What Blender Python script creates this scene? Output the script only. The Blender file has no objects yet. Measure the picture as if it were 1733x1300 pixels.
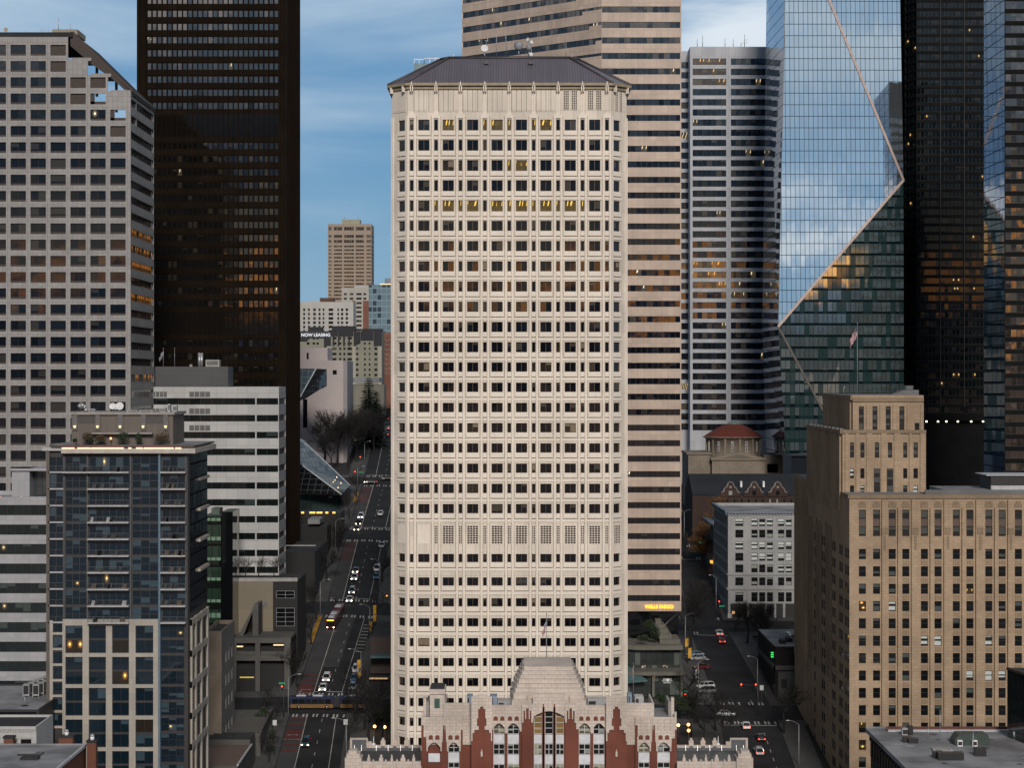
import bpy, math, random
from mathutils import Vector, Matrix
rad = math.radians
R = random.Random(7)
SC = bpy.context.scene
COL = SC.collection
# ------------------------------------------------------------------ camera, sky, sun, exposure
F = 3504.0          # focal length in photo pixels
HC = 79.0           # camera height over the avenue level
YH = 640.0          # photo row of the horizon
cam = bpy.data.objects.new('camera', bpy.data.cameras.new('camera'))
COL.objects.link(cam)
cam.location = (0, 0, HC); cam.rotation_euler = (rad(90), 0, 0)
cam.data.sensor_width = 36; cam.data.lens = F/1733*36
cam.data.shift_y = -10/1733
cam.data.clip_start = 1; cam.data.clip_end = 30000
SC.camera = cam
SUN_EL, SUN_AZ = rad(27), rad(174)
W = bpy.data.worlds.new('World'); SC.world = W; W.use_nodes = True
def build_world():
    nt = W.node_tree; nt.nodes.clear()
    def n(t, **k):
        o = nt.nodes.new(t)
        for a, b in k.items(): setattr(o, a, b)
        return o
    def L(a, b): nt.links.new(a, b)
    def mth(op, a, b=None, c=None):
        o = n('ShaderNodeMath', operation=op)
        for i, x in enumerate((a, b, c)):
            if x is None: continue
            if isinstance(x, (int, float)): o.inputs[i].default_value = x
            else: L(x, o.inputs[i])
        return o.outputs[0]
    def ramp(v, a, b):
        o = n('ShaderNodeMapRange', interpolation_type='SMOOTHSTEP'); L(v, o.inputs[0])
        o.inputs[1].default_value = a; o.inputs[2].default_value = b
        return o.outputs[0]
    def mix(f, a, b):
        o = n('ShaderNodeMix', data_type='RGBA')
        if isinstance(f, float): o.inputs[0].default_value = f
        else: L(f, o.inputs[0])
        for s, x in ((6, a), (7, b)):
            if isinstance(x, tuple): o.inputs[s].default_value = (*x, 1)
            else: L(x, o.inputs[s])
        return o.outputs[2]
    tc = n('ShaderNodeTexCoord'); sep = n('ShaderNodeSeparateXYZ'); L(tc.outputs['Generated'], sep.inputs[0])
    sky = n('ShaderNodeTexSky', sky_type='NISHITA', sun_disc=False, sun_elevation=SUN_EL, sun_rotation=SUN_AZ,
            altitude=60, air_density=1.0, dust_density=0.8, ozone_density=3.0)
    tint = n('ShaderNodeMix', data_type='RGBA', blend_type='MULTIPLY'); tint.inputs[0].default_value = 1
    L(sky.outputs[0], tint.inputs[6]); tint.inputs[7].default_value = (*SKY_TINT, 1)
    el = sep.outputs[2]
    west = ramp(sep.outputs[1], 0.3, -0.5)
    cmb = n('ShaderNodeCombineXYZ'); L(sep.outputs[0], cmb.inputs[0]); L(sep.outputs[1], cmb.inputs[1])
    L(mth('MULTIPLY', el, 4.5), cmb.inputs[2])
    off = n('ShaderNodeVectorMath', operation='ADD'); L(cmb.outputs[0], off.inputs[0]); off.inputs[1].default_value = SKY_OFF
    cmb = off
    n1 = n('ShaderNodeTexNoise'); L(cmb.outputs[0], n1.inputs[0])
    n1.inputs['Scale'].default_value = 4.2; n1.inputs['Detail'].default_value = 7; n1.inputs['Roughness'].default_value = 0.52
    n1.inputs['Distortion'].default_value = 0.35
    n2 = n('ShaderNodeTexNoise'); L(cmb.outputs[0], n2.inputs[0])
    n2.inputs['Scale'].default_value = 1.7; n2.inputs['Detail'].default_value = 3
    s = mth('ADD', mth('MULTIPLY', n1.outputs[0], 0.62), mth('MULTIPLY', n2.outputs[0], 0.38))
    mask = mth('MULTIPLY', ramp(s, 0.43, 0.67), 0.85)
    ccol = mix(west, CLOUD_E, CLOUD_W)
    base = mix(0.78, tint.outputs[2], SKY_BLUE)
    c = mix(mask, base, ccol)
    # the west is dusky below, bright cloud higher up
    bank = mth('MULTIPLY', mth('MULTIPLY', ramp(el, 0.152, 0.168), ramp(el, 0.222, 0.196)), west)
    c = mix(mth('MULTIPLY', bank, ramp(n1.outputs[0], 0.40, 0.56)), c, (15.0, 14.0, 13.4))
    hi = mth('MULTIPLY', mth('MULTIPLY', ramp(el, 0.235, 0.28), ramp(el, 0.42, 0.34)), west)
    c = mix(mth('MULTIPLY', hi, mth('MULTIPLY', ramp(n1.outputs[0], 0.36, 0.60), 0.75)), c, (7.5, 8.2, 8.8))
    # heavy cloud overhead keeps the streets dark
    c = mix(ramp(el, 0.30, 0.75), c, (0.6, 0.72, 0.9))
    dim = mth('MULTIPLY', ramp(el, 0.150, 0.105), west)
    c = mix(mth('MULTIPLY', dim, 0.93), c, (0.55, 0.95, 1.7))
    c = mix(mth('MULTIPLY', mth('MULTIPLY', ramp(el, 0.12, 0.0), ramp(sep.outputs[1], 0.0, 0.5)), 0.5), c, (3.6, 5.2, 6.6))
    tr = mth('MULTIPLY', mth('MULTIPLY', ramp(el, 0.115, 0.165), ramp(sep.outputs[0], 0.045, 0.10)), ramp(sep.outputs[1], 0.0, 0.5))
    c = mix(mth('MULTIPLY', tr, ramp(n1.outputs[0], 0.30, 0.55)), c, (7.2, 8.0, 8.8))
    # orange strip of the sunset low over the water behind the camera
    band = mth('MULTIPLY', mth('MULTIPLY', ramp(el, 0.034, 0.042), ramp(el, 0.060, 0.050)), west)
    n3 = n('ShaderNodeTexNoise'); L(cmb.outputs[0], n3.inputs[0]); n3.inputs['Scale'].default_value = 16; n3.inputs['Detail'].default_value = 3
    c = mix(mth('MULTIPLY', band, ramp(mth('ADD', n3.outputs[0], mth('MULTIPLY', ramp(sep.outputs[0], 0.0, 0.06), 0.16)), 0.38, 0.54)), c, GLOW)
    pale = mth('MULTIPLY', mth('MULTIPLY', ramp(el, 0.045, 0.060), ramp(el, 0.105, 0.075)), west)
    c = mix(mth('MULTIPLY', pale, 0.75), c, (4.6, 4.2, 3.4))
    low = mth('MULTIPLY', ramp(el, 0.032, 0.012), west)
    c = mix(mth('MULTIPLY', low, 0.93), c, (0.10, 0.09, 0.10))
    bg = n('ShaderNodeBackground'); L(c, bg.inputs[0]); bg.inputs[1].default_value = 0.10
    out = n('ShaderNodeOutputWorld'); L(bg.outputs[0], out.inputs[0])
SKY_OFF = (-12.56, 19.70, 14.40)
SKY_TINT = (0.62, 0.92, 1.12)
SKY_BLUE = (1.2, 2.55, 4.35); CLOUD_E = (4.9, 6.2, 7.4); CLOUD_W = (5.5, 6.0, 6.6); GLOW = (22.0, 8.6, 2.0)
build_world()
sl = bpy.data.lights.new('sun', 'SUN'); sl.energy = 2.7; sl.angle = rad(12); sl.color = (1.0, 0.90, 0.80)
sun = bpy.data.objects.new('sun', sl); COL.objects.link(sun)
sd = Vector((math.sin(SUN_AZ)*math.cos(SUN_EL), math.cos(SUN_AZ)*math.cos(SUN_EL), math.sin(SUN_EL)))
sun.rotation_euler = sd.to_track_quat('Z', 'Y').to_euler(); sun.location = (0, -50, 300)
SC.view_settings.view_transform = 'Standard'; SC.view_settings.look = 'None'
SC.view_settings.exposure = 0.0; SC.view_settings.gamma = 1.0
SC.cycles.max_bounces = 6; SC.cycles.glossy_bounces = 4; SC.cycles.diffuse_bounces = 3
SC.cycles.sample_clamp_indirect = 4.0
# ------------------------------------------------------------------ helpers
def X(px, D): return (px-866.5)/F*D
def Z(py, D): return HC-(py-YH)/F*D
def DX(px, x): return x*F/(px-866.5)
ZL = [(150,-31),(230,-27),(360,-16),(450,-5.8),(500,-.2),(593,13),(686,27.1),(779,40.1),(872,55.2),(1000,66),(1300,76),(7000,76)]
ZR = [(150,-31),(230,-27),(360,-17),(450,-7),(500,-2.1),(593,7.6),(686,21.3),(779,34),(872,48),(1000,60),(1300,74),(7000,76)]
def lerp_t(T, y):
    if y <= T[0][0]: return T[0][1]
    for (a, p), (b, q) in zip(T, T[1:]):
        if y <= b: return p+(q-p)*(y-a)/(b-a)
    return T[-1][1]
def zt(x, y):
    t = min(1, max(0, (x+47)/104))
    return lerp_t(ZL, y)*(1-t)+lerp_t(ZR, y)*t
class MB:
    def __init__(s): s.v = []; s.f = []; s.m = []; s.uv = []; s.sm = []
    def face(s, pts, mat, uv=None):
        k = len(s.v); s.v.extend(pts); s.f.append(tuple(range(k, k+len(pts)))); s.m.append(mat); s.uv.append(uv); s.sm.append(False)
    def add(s, vs, fs, mat, smooth=True):
        k = len(s.v); s.v.extend(vs)
        for f in fs: s.f.append(tuple(i+k for i in f)); s.m.append(mat); s.uv.append(None); s.sm.append(smooth)
    def box(s, x0, x1, y0, y1, z0, z1, mat, top=None, skip=''):
        A=(x0,y0,z0);B=(x1,y0,z0);C=(x1,y1,z0);D=(x0,y1,z0);E=(x0,y0,z1);G=(x1,y0,z1);H=(x1,y1,z1);I=(x0,y1,z1)
        if 'f' not in skip: s.face([A,B,G,E], mat)
        if 'r' not in skip: s.face([B,C,H,G], mat)
        if 'b' not in skip: s.face([C,D,I,H], mat)
        if 'l' not in skip: s.face([D,A,E,I], mat)
        if 't' not in skip: s.face([E,G,H,I], top or mat)
        if 'u' not in skip: s.face([D,C,B,A], mat)
    def prism(s, poly, z0, z1, mat, top=None):
        n = len(poly)
        for i in range(n):
            a, b = poly[i], poly[(i+1) % n]
            s.face([(*a,z0),(*b,z0),(*b,z1),(*a,z1)], mat)
        s.face([(*p,z1) for p in poly], top or mat); s.face([(*p,z0) for p in reversed(poly)], mat)
    def ext(s, poly, y0, y1, mat):      # polygon in x,z pushed along y
        n = len(poly)
        for i in range(n):
            a, b = poly[i], poly[(i+1) % n]
            s.face([(a[0],y0,a[1]),(a[0],y1,a[1]),(b[0],y1,b[1]),(b[0],y0,b[1])], mat)
        s.face([(p[0],y0,p[1]) for p in poly], mat); s.face([(p[0],y1,p[1]) for p in reversed(poly)], mat)
    def tube(s, p, q, r0, r1, mat, n=6, cap=True):
        p = Vector(p); q = Vector(q); d = q-p
        if d.length < 1e-6: return
        d.normalize(); a = d.orthogonal().normalized(); b = d.cross(a)
        vs = []; 
        for c, r in ((p, r0), (q, r1)):
            for i in range(n):
                t = 2*math.pi*i/n; vs.append(tuple(c+a*(r*math.cos(t))+b*(r*math.sin(t))))
        fs = [(i, (i+1) % n, n+(i+1) % n, n+i) for i in range(n)]
        if cap: fs += [tuple(range(n-1, -1, -1)), tuple(range(n, 2*n))]
        s.add(vs, fs, mat, n > 4)
    def ball(s, c, r, mat, n=10, m=6, sc=(1,1,1)):
        vs = []; fs = []
        for j in range(m+1):
            t = math.pi*j/m
            for i in range(n):
                a = 2*math.pi*i/n
                vs.append((c[0]+sc[0]*r*math.sin(t)*math.cos(a), c[1]+sc[1]*r*math.sin(t)*math.sin(a), c[2]+sc[2]*r*math.cos(t)))
        for j in range(m):
            for i in range(n):
                fs.append((j*n+i, (j+1)*n+i, (j+1)*n+(i+1) % n, j*n+(i+1) % n))
        s.add(vs, fs, mat)
    def lathe(s, prof, c, mat, n=16):
        vs = []; fs = []
        for r, z in prof:
            for i in range(n):
                a = 2*math.pi*i/n; vs.append((c[0]+r*math.cos(a), c[1]+r*math.sin(a), c[2]+z))
        for j in range(len(prof)-1):
            for i in range(n): fs.append((j*n+i, j*n+(i+1) % n, (j+1)*n+(i+1) % n, (j+1)*n+i))
        s.add(vs, fs, mat)
    def append(s, o, M):
        k = len(s.v); s.v.extend([tuple(M @ Vector(v)) for v in o.v])
        s.f.extend([tuple(i+k for i in f) for f in o.f]); s.m.extend(o.m); s.uv.extend(o.uv); s.sm.extend(o.sm)
    def mesh(s, name):
        me = bpy.data.meshes.new(name); me.from_pydata(s.v, [], s.f)
        mats = []; idx = {}
        ids = []
        for m in s.m:
            if m.name not in idx: idx[m.name] = len(mats); mats.append(m)
            ids.append(idx[m.name])
        for m in mats: me.materials.append(m)
        me.polygons.foreach_set('material_index', ids); me.polygons.foreach_set('use_smooth', s.sm)
        uvl = me.uv_layers.new(name='uv'); flat = []
        for f, uv in zip(s.f, s.uv):
            if uv is not None:
                for a in uv: flat.extend(a)
                continue
            p = [s.v[i] for i in f]
            a, b, c = p[0], p[1], p[2]
            ux, uy, uz = b[0]-a[0], b[1]-a[1], b[2]-a[2]; vx, vy, vz = c[0]-a[0], c[1]-a[1], c[2]-a[2]
            nx, ny, nz = uy*vz-uz*vy, uz*vx-ux*vz, ux*vy-uy*vx
            h = math.hypot(nx, ny)
            if h < abs(nz)*0.6 or h < 1e-9:
                for q in p: flat.extend((q[0], q[1]))
            else:
                tx, ty = -ny/h, nx/h
                for q in p: flat.extend((q[0]*tx+q[1]*ty, q[2]))
        uvl.data.foreach_set('uv', flat)
        return me
    def build(s, name, parent=None, kind=None, label=None):
        o = bpy.data.objects.new(name, s.mesh(name)); COL.objects.link(o)
        if parent is not None:
            o.parent = parent; o.matrix_parent_inverse = Matrix.Translation(-wloc(parent))
        if kind: o['kind'] = kind
        if label: o['label'] = label
        return o
def wloc(o):
    v = Vector(o.location)
    while o.parent is not None:
        if o.matrix_parent_inverse != Matrix.Identity(4): v = v+o.matrix_parent_inverse.translation
        o = o.parent; v = v+o.location
    return v
def tag(o, label, cat, group=None):
    o['label'] = label; o['category'] = cat
    if group: o['group'] = group
    return o
def empty(name, loc, label=None, cat=None, group=None):
    o = bpy.data.objects.new(name, None); COL.objects.link(o); o.location = loc
    if label: tag(o, label, cat, group)
    return o
def copy_tree(o, parent=None):
    c = o.copy(); COL.objects.link(c)
    if parent is not None: c.parent = parent
    for ch in list(o.children): copy_tree(ch, c)
    return c
class Fr:
    def __init__(s, O, U):
        l = math.hypot(*U); s.O = O; s.U = (U[0]/l, U[1]/l); s.N = (s.U[1], -s.U[0]); s.ang = math.atan2(s.U[1], s.U[0])
    def P(s, u, d, z): return (s.O[0]+s.U[0]*u+s.N[0]*d, s.O[1]+s.U[1]*u+s.N[1]*d, z)
def fquad(mb, fr, u0, u1, z0, z1, m, d=0.0):
    if u1-u0 < 1e-4 or z1-z0 < 1e-4: return
    mb.face([fr.P(u0,d,z0), fr.P(u1,d,z0), fr.P(u1,d,z1), fr.P(u0,d,z1)], m)
def fbox(mb, fr, u0, u1, d0, d1, z0, z1, m):
    P = fr.P
    mb.face([P(u0,d1,z0),P(u1,d1,z0),P(u1,d1,z1),P(u0,d1,z1)], m)
    mb.face([P(u0,d0,z0),P(u0,d1,z0),P(u0,d1,z1),P(u0,d0,z1)], m)
    mb.face([P(u1,d1,z0),P(u1,d0,z0),P(u1,d0,z1),P(u1,d1,z1)], m)
    mb.face([P(u0,d1,z1),P(u1,d1,z1),P(u1,d0,z1),P(u0,d0,z1)], m)
    mb.face([P(u0,d0,z0),P(u1,d0,z0),P(u1,d1,z0),P(u0,d1,z0)], m)
def wall(mb, fr, u0, u1, z0, z1, us, zs, dep, m, skip=(), mr=None):
    wins = []; mr = mr or m; zc = z0; P = fr.P
    for j, (za, zb) in enumerate(zs):
        fquad(mb, fr, u0, u1, zc, za, m); uc = u0
        for i, (ua, ub) in enumerate(us):
            fquad(mb, fr, uc, ua, za, zb, m); uc = ub
            if (i, j) in skip: fquad(mb, fr, ua, ub, za, zb, m); continue
            mb.face([P(ua,0,za),P(ua,-dep,za),P(ua,-dep,zb),P(ua,0,zb)], mr)
            mb.face([P(ub,-dep,za),P(ub,0,za),P(ub,0,zb),P(ub,-dep,zb)], mr)
            mb.face([P(ua,0,za),P(ub,0,za),P(ub,-dep,za),P(ua,-dep,za)], mr)
            mb.face([P(ua,-dep,zb),P(ub,-dep,zb),P(ub,0,zb),P(ua,0,zb)], mr)
            wins.append((ua, ub, za, zb, i, j))
        fquad(mb, fr, uc, u1, za, zb, m); zc = zb
    fquad(mb, fr, u0, u1, zc, z1, m)
    return wins
WT = {}
def wtemplate(w, h, nx, ny, fw, fm, gm):
    key = (round(w,2), round(h,2), nx, ny, fw, fm.name, gm.name)
    if key in WT: return WT[key]
    b = MB(); pw = (w-fw*(nx+1))/nx; ph = (h-fw*(ny+1))/ny
    for i in range(nx+1):
        x = -w/2+i*(pw+fw); b.box(x, x+fw, -.05, .03, 0, h, fm, skip='b')
    for j in range(ny+1):
        z = j*(ph+fw)
        for i in range(nx):
            x = -w/2+fw+i*(pw+fw); b.box(x, x+pw, -.045, .03, z, z+fw, fm, skip='brl')
    for i in range(nx):
        for j in range(ny):
            x = -w/2+fw+i*(pw+fw); z = fw+j*(ph+fw)
            b.face([(x,0,z),(x+pw,0,z),(x+pw,0,z+ph),(x,0,z+ph)], gm, [(0,0),(1,0),(1,1),(0,1)])
    WT[key] = [b, None]
    return WT[key]
class Thing:
    LIM = 100
    def __init__(s, name, label, cat, loc, group=None):
        s.e = empty(name, loc, label, cat, group); s.loc = Vector(loc); s.w = {}
    def win(s, fr, wins, dep, nx=1, ny=1, fw=.07, fm=None, gm=None, name='window'):
        for (ua, ub, za, zb, *ij) in wins:
            g = gm(*ij) if callable(gm) else gm
            s.w.setdefault(name, []).append((fr, (ua+ub)/2, za, ub-ua, zb-za, dep, nx, ny, fw, fm, g))
    def finish(s, lim=None):
        lim = lim or s.LIM
        for name, L in s.w.items():
            if len(L) > lim: L = sorted(L, key=lambda t: -round(t[3]*t[4], 1))
            rest = MB()
            for k, (fr, uc, za, w, h, dep, nx, ny, fw, fm, g) in enumerate(L):
                t = wtemplate(w, h, nx, ny, fw, fm, g); p = Vector(fr.P(uc, -dep, za))
                if k < lim:
                    if t[1] is None: t[1] = t[0].mesh(name)
                    o = bpy.data.objects.new(name, t[1]); COL.objects.link(o); o.parent = s.e
                    o.location = p-s.loc; o.rotation_euler = (0, 0, fr.ang)
                else: rest.append(t[0], Matrix.Translation(p) @ Matrix.Rotation(fr.ang, 4, 'Z'))
            if rest.f: rest.build(name, s.e, 'stuff')
        return s
# ------------------------------------------------------------------ materials
MATS = {}
class NT:
    def __init__(s, name):
        s.mat = bpy.data.materials.new(name); s.mat.use_nodes = True; s.t = s.mat.node_tree
        s.b = s.t.nodes['Principled BSDF']; MATS[name] = s.mat
    def n(s, ty, **k):
        o = s.t.nodes.new(ty)
        for a, b in k.items(): setattr(o, a, b)
        return o
    def L(s, a, b): s.t.links.new(a, b)
    def m(s, op, a, b=None, c=None):
        o = s.n('ShaderNodeMath', operation=op)
        for i, x in enumerate((a, b, c)):
            if x is None: continue
            if isinstance(x, (int, float)): o.inputs[i].default_value = x
            else: s.L(x, o.inputs[i])
        return o.outputs[0]
    def ramp(s, v, a, b):
        o = s.n('ShaderNodeMapRange', interpolation_type='SMOOTHSTEP'); s.L(v, o.inputs[0])
        o.inputs[1].default_value = a; o.inputs[2].default_value = b; return o.outputs[0]
    def mix(s, f, a, b, mode='MIX'):
        o = s.n('ShaderNodeMix', data_type='RGBA', blend_type=mode)
        if isinstance(f, (int, float)): o.inputs[0].default_value = f
        else: s.L(f, o.inputs[0])
        for k, x in ((6, a), (7, b)):
            if isinstance(x, tuple): o.inputs[k].default_value = (*x, 1)
            else: s.L(x, o.inputs[k])
        return o.outputs[2]
    def noise(s, v, sc, det=4, ro=.55):
        o = s.n('ShaderNodeTexNoise'); s.L(v, o.inputs[0]); o.inputs['Scale'].default_value = sc
        o.inputs['Detail'].default_value = det; o.inputs['Roughness'].default_value = ro; return o.outputs[0]
    def vmul(s, v, t):
        o = s.n('ShaderNodeVectorMath', operation='MULTIPLY'); s.L(v, o.inputs[0]); o.inputs[1].default_value = t; return o.outputs[0]
    def set(s, **k):
        for a, b in k.items():
            i = s.b.inputs[a.replace('_', ' ')]
            if isinstance(b, tuple): i.default_value = (*b, 1)
            elif isinstance(b, (int, float)): i.default_value = b
            else: s.L(b, i)
    def bump(s, h, dist, st=1.0):
        o = s.n('ShaderNodeBump'); o.inputs['Strength'].default_value = st; o.inputs['Distance'].default_value = dist
        s.L(h, o.inputs['Height']); s.L(o.outputs[0], s.b.inputs['Normal'])
def _tiltn(s, a, b, c, k, g, sc, kn):
    """lean each pane a little its own way and let the glass ripple"""
    cb = s.n('ShaderNodeCombineXYZ')
    for i, x in enumerate((a, b, c)): s.L(s.m('MULTIPLY', s.m('SUBTRACT', x, .5), k), cb.inputs[i])
    nz = s.n('ShaderNodeTexNoise'); s.L(g, nz.inputs[0]); nz.inputs['Scale'].default_value = sc; nz.inputs['Detail'].default_value = 2
    v1 = s.n('ShaderNodeVectorMath', operation='SUBTRACT'); s.L(nz.outputs[1], v1.inputs[0]); v1.inputs[1].default_value = (.5,.5,.5)
    v2 = s.vmul(v1.outputs[0], (kn,kn,kn)); add = s.n('ShaderNodeVectorMath', operation='ADD'); s.L(cb.outputs[0], add.inputs[0]); s.L(v2, add.inputs[1])
    ge = s.n('ShaderNodeNewGeometry'); ad2 = s.n('ShaderNodeVectorMath', operation='ADD'); s.L(ge.outputs['Normal'], ad2.inputs[0]); s.L(add.outputs[0], ad2.inputs[1])
    no = s.n('ShaderNodeVectorMath', operation='NORMALIZE'); s.L(ad2.outputs[0], no.inputs[0]); s.L(no.outputs[0], s.b.inputs['Normal'])
NT.tiltn = _tiltn
def stone(name, col, joint=None, var=.18, streak=.25, rough=.85, jd=.55, spec=.3, tone=(.75,.68,.6)):
    if name in MATS: return MATS[name]
    t = NT(name); g = t.n('ShaderNodeNewGeometry').outputs['Position']; uv = t.n('ShaderNodeUVMap').outputs[0]
    c = t.mix(t.ramp(t.noise(g, .12, 5), .3, .7), tuple(x*(1-var) for x in col), tuple(min(1, x*(1+var*.6)) for x in col))
    if streak:
        st = t.noise(t.vmul(g, (2.2, 2.2, .10)), 1.0, 4, .6)
        c = t.mix(t.m('MULTIPLY', t.ramp(st, .50, .78), streak), c, tuple(a*b for a, b in zip(col, tone)))
    f = t.noise(g, 2.5, 3)
    c = t.mix(t.m('MULTIPLY', f, .22), c, tuple(x*.55 for x in col))
    if joint:
        b = t.n('ShaderNodeTexBrick', offset=joint[3] if len(joint) > 3 else 0.0)
        t.L(uv, b.inputs['Vector'])
        b.inputs['Scale'].default_value = 1; b.inputs['Brick Width'].default_value = joint[0]; b.inputs['Row Height'].default_value = joint[1]
        b.inputs['Mortar Size'].default_value = joint[2]; b.inputs['Mortar Smooth'].default_value = .2
        b.inputs['Color1'].default_value = (1, 1, 1, 1); b.inputs['Color2'].default_value = (.86, .87, .88, 1); b.inputs['Mortar'].default_value = (jd, jd, jd, 1)
        c = t.mix(1.0, c, b.outputs[0], 'MULTIPLY')
    t.set(Base_Color=c, Roughness=rough); t.b.inputs['Specular IOR Level'].default_value = spec
    t.bump(f, .02, .4)
    return t.mat
def flat(name, col, rough=.6, metal=0.0, var=.12):
    if name in MATS: return MATS[name]
    t = NT(name); g = t.n('ShaderNodeNewGeometry').outputs['Position']
    c = t.mix(t.ramp(t.noise(g, .9, 5), .3, .7), tuple(x*(1-var) for x in col), tuple(min(1, x*(1+var)) for x in col))
    t.set(Base_Color=c, Roughness=rough, Metallic=metal)
    return t.mat
def emis(name, col, st):
    if name in MATS: return MATS[name]
    t = NT(name); t.set(Base_Color=tuple(x*.5 for x in col), Emission_Color=col, Emission_Strength=st, Roughness=.4)
    return t.mat
def glass(name, col=(.012,.015,.02), blind=.15, bcol=(.22,.22,.2), ior=1.6, lit=0.0, lcol=(1.0,.72,.25), ls=1.2, tilt=.010, metal=0.0, pattern=1.0, room=.3, spot=False):
    """window pane: dark glass that mirrors the sky, some with blinds, some with a lit room"""
    if name in MATS: return MATS[name]
    t = NT(name); geo = t.n('ShaderNodeNewGeometry'); oi = t.n('ShaderNodeObjectInfo')
    r1 = t.m('FRACT', t.m('ADD', geo.outputs['Random Per Island'], oi.outputs['Random']))
    r2 = t.m('FRACT', t.m('MULTIPLY', r1, 17.31)); r3 = t.m('FRACT', t.m('MULTIPLY', r1, 41.7))
    sp = t.n('ShaderNodeSeparateXYZ'); t.L(t.n('ShaderNodeUVMap').outputs[0], sp.inputs[0]); u, v = sp.outputs[0], sp.outputs[1]
    g = geo.outputs['Position']
    bm = t.m('MULTIPLY', t.m('LESS_THAN', r1, blind), t.m('GREATER_THAN', v, t.m('MULTIPLY', r2, .85)))
    inn = t.m('MULTIPLY', t.ramp(t.noise(g, .8, 3), .52, .7), room)
    dark = t.mix(t.m('ADD', t.m('MULTIPLY', r3, .3), t.m('MULTIPLY', inn, .7)), col, tuple(x*1.9+.002 for x in col))
    c = t.mix(bm, dark, bcol)
    t.set(Base_Color=c, Roughness=.04, IOR=ior, Metallic=metal)
    if lit > 0:
        on = t.m('LESS_THAN', r3, lit)
        ph = t.m('FRACT', t.m('ADD', t.m('ADD', t.m('MULTIPLY', u, t.m('MULTIPLY', t.m('ADD', t.m('MULTIPLY', r2, .9), .55), pattern)), t.m('MULTIPLY', v, -.25)), t.m('ADD', r1, r2)))
        tubes = t.m('MULTIPLY', t.m('LESS_THAN', ph, .17), t.ramp(v, .45, .6))
        if spot:
            du = t.m('SUBTRACT', u, t.m('ADD', t.m('MULTIPLY', r2, .6), .2)); dv = t.m('SUBTRACT', v, .68)
            dd = t.m('ADD', t.m('MULTIPLY', du, du), t.m('MULTIPLY', dv, dv)); tubes = t.m('ADD', t.m('MULTIPLY', t.m('LESS_THAN', dd, .012), 2.2), t.m('MULTIPLY', t.ramp(dd, .16, .0), .28))
        glow = t.m('ADD', t.m('MULTIPLY', t.noise(g, 1.1, 2), .03 if spot else .16), t.m('MULTIPLY', tubes, 1.6))
        t.set(Emission_Color=lcol, Emission_Strength=t.m('MULTIPLY', t.m('MULTIPLY', on, glow), ls))
    t.tiltn(r2, r1, r3, tilt*1.2, g, .5, tilt)
    return t.mat
def curtain(name, pw, ph, col, metal=.9, mw=.1, mh=.12, mcol=(.03,.035,.04), sp=0.0, spcol=(.02,.02,.02), tilt=.02, rough=.03, var=.25, lit=0.0, lcol=(1,.8,.45), ls=1.5, dif=None, dp=.5, ior=1.8, wave=1.0):
    """skin of glass panes in a grid of mullions (coordinates in metres on the facade)"""
    if name in MATS: return MATS[name]
    t = NT(name); uv = t.n('ShaderNodeUVMap').outputs[0]; g = t.n('ShaderNodeNewGeometry').outputs['Position']
    s = t.vmul(uv, (1/pw, 1/ph, 0))
    fl = t.n('ShaderNodeVectorMath', operation='FLOOR'); t.L(s, fl.inputs[0])
    fr = t.n('ShaderNodeVectorMath', operation='FRACTION'); t.L(s, fr.inputs[0])
    wn = t.n('ShaderNodeTexWhiteNoise', noise_dimensions='2D'); t.L(fl.outputs[0], wn.inputs[0])
    rs = t.n('ShaderNodeSeparateXYZ'); t.L(wn.outputs[1], rs.inputs[0])
    a, b, c3 = rs.outputs
    q = t.n('ShaderNodeSeparateXYZ'); t.L(fr.outputs[0], q.inputs[0]); u, v = q.outputs[0], q.outputs[1]
    mull = t.m('MAXIMUM', t.m('LESS_THAN', u, mw/pw), t.m('LESS_THAN', v, mh/ph))
    base = t.mix(t.m('MULTIPLY', a, var), col, tuple(x*.35 for x in col))
    met = metal
    if dif:
        dm = t.m('LESS_THAN', b, dp)
        base = t.mix(dm, base, dif); met = t.m('MULTIPLY', t.m('SUBTRACT', 1.0, t.m('MULTIPLY', dm, .75)), metal)
    if sp:
        sm = t.m('LESS_THAN', v, sp); base = t.mix(sm, base, spcol)
    base = t.mix(mull, base, mcol)
    t.L(t.m('MULTIPLY', t.m('SUBTRACT', 1.0, mull), .5), t.b.inputs['Specular IOR Level'])
    t.set(Base_Color=base, Metallic=t.m('MULTIPLY', t.m('SUBTRACT', 1.0, mull), met), Roughness=t.m('ADD', t.m('MULTIPLY', mull, .4), rough), IOR=ior)
    if lit:
        on = t.m('MULTIPLY', t.m('LESS_THAN', c3, lit), t.m('SUBTRACT', 1.0, mull))
        on = t.m('MULTIPLY', on, t.m('GREATER_THAN', v, .55))
        t.set(Emission_Color=lcol, Emission_Strength=t.m('MULTIPLY', t.m('MULTIPLY', on, t.m('GREATER_THAN', t.noise(g, 1.6, 2), .52)), ls))
    t.tiltn(a, b, c3, tilt, g, .35, tilt*wave)
    return t.mat
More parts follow.
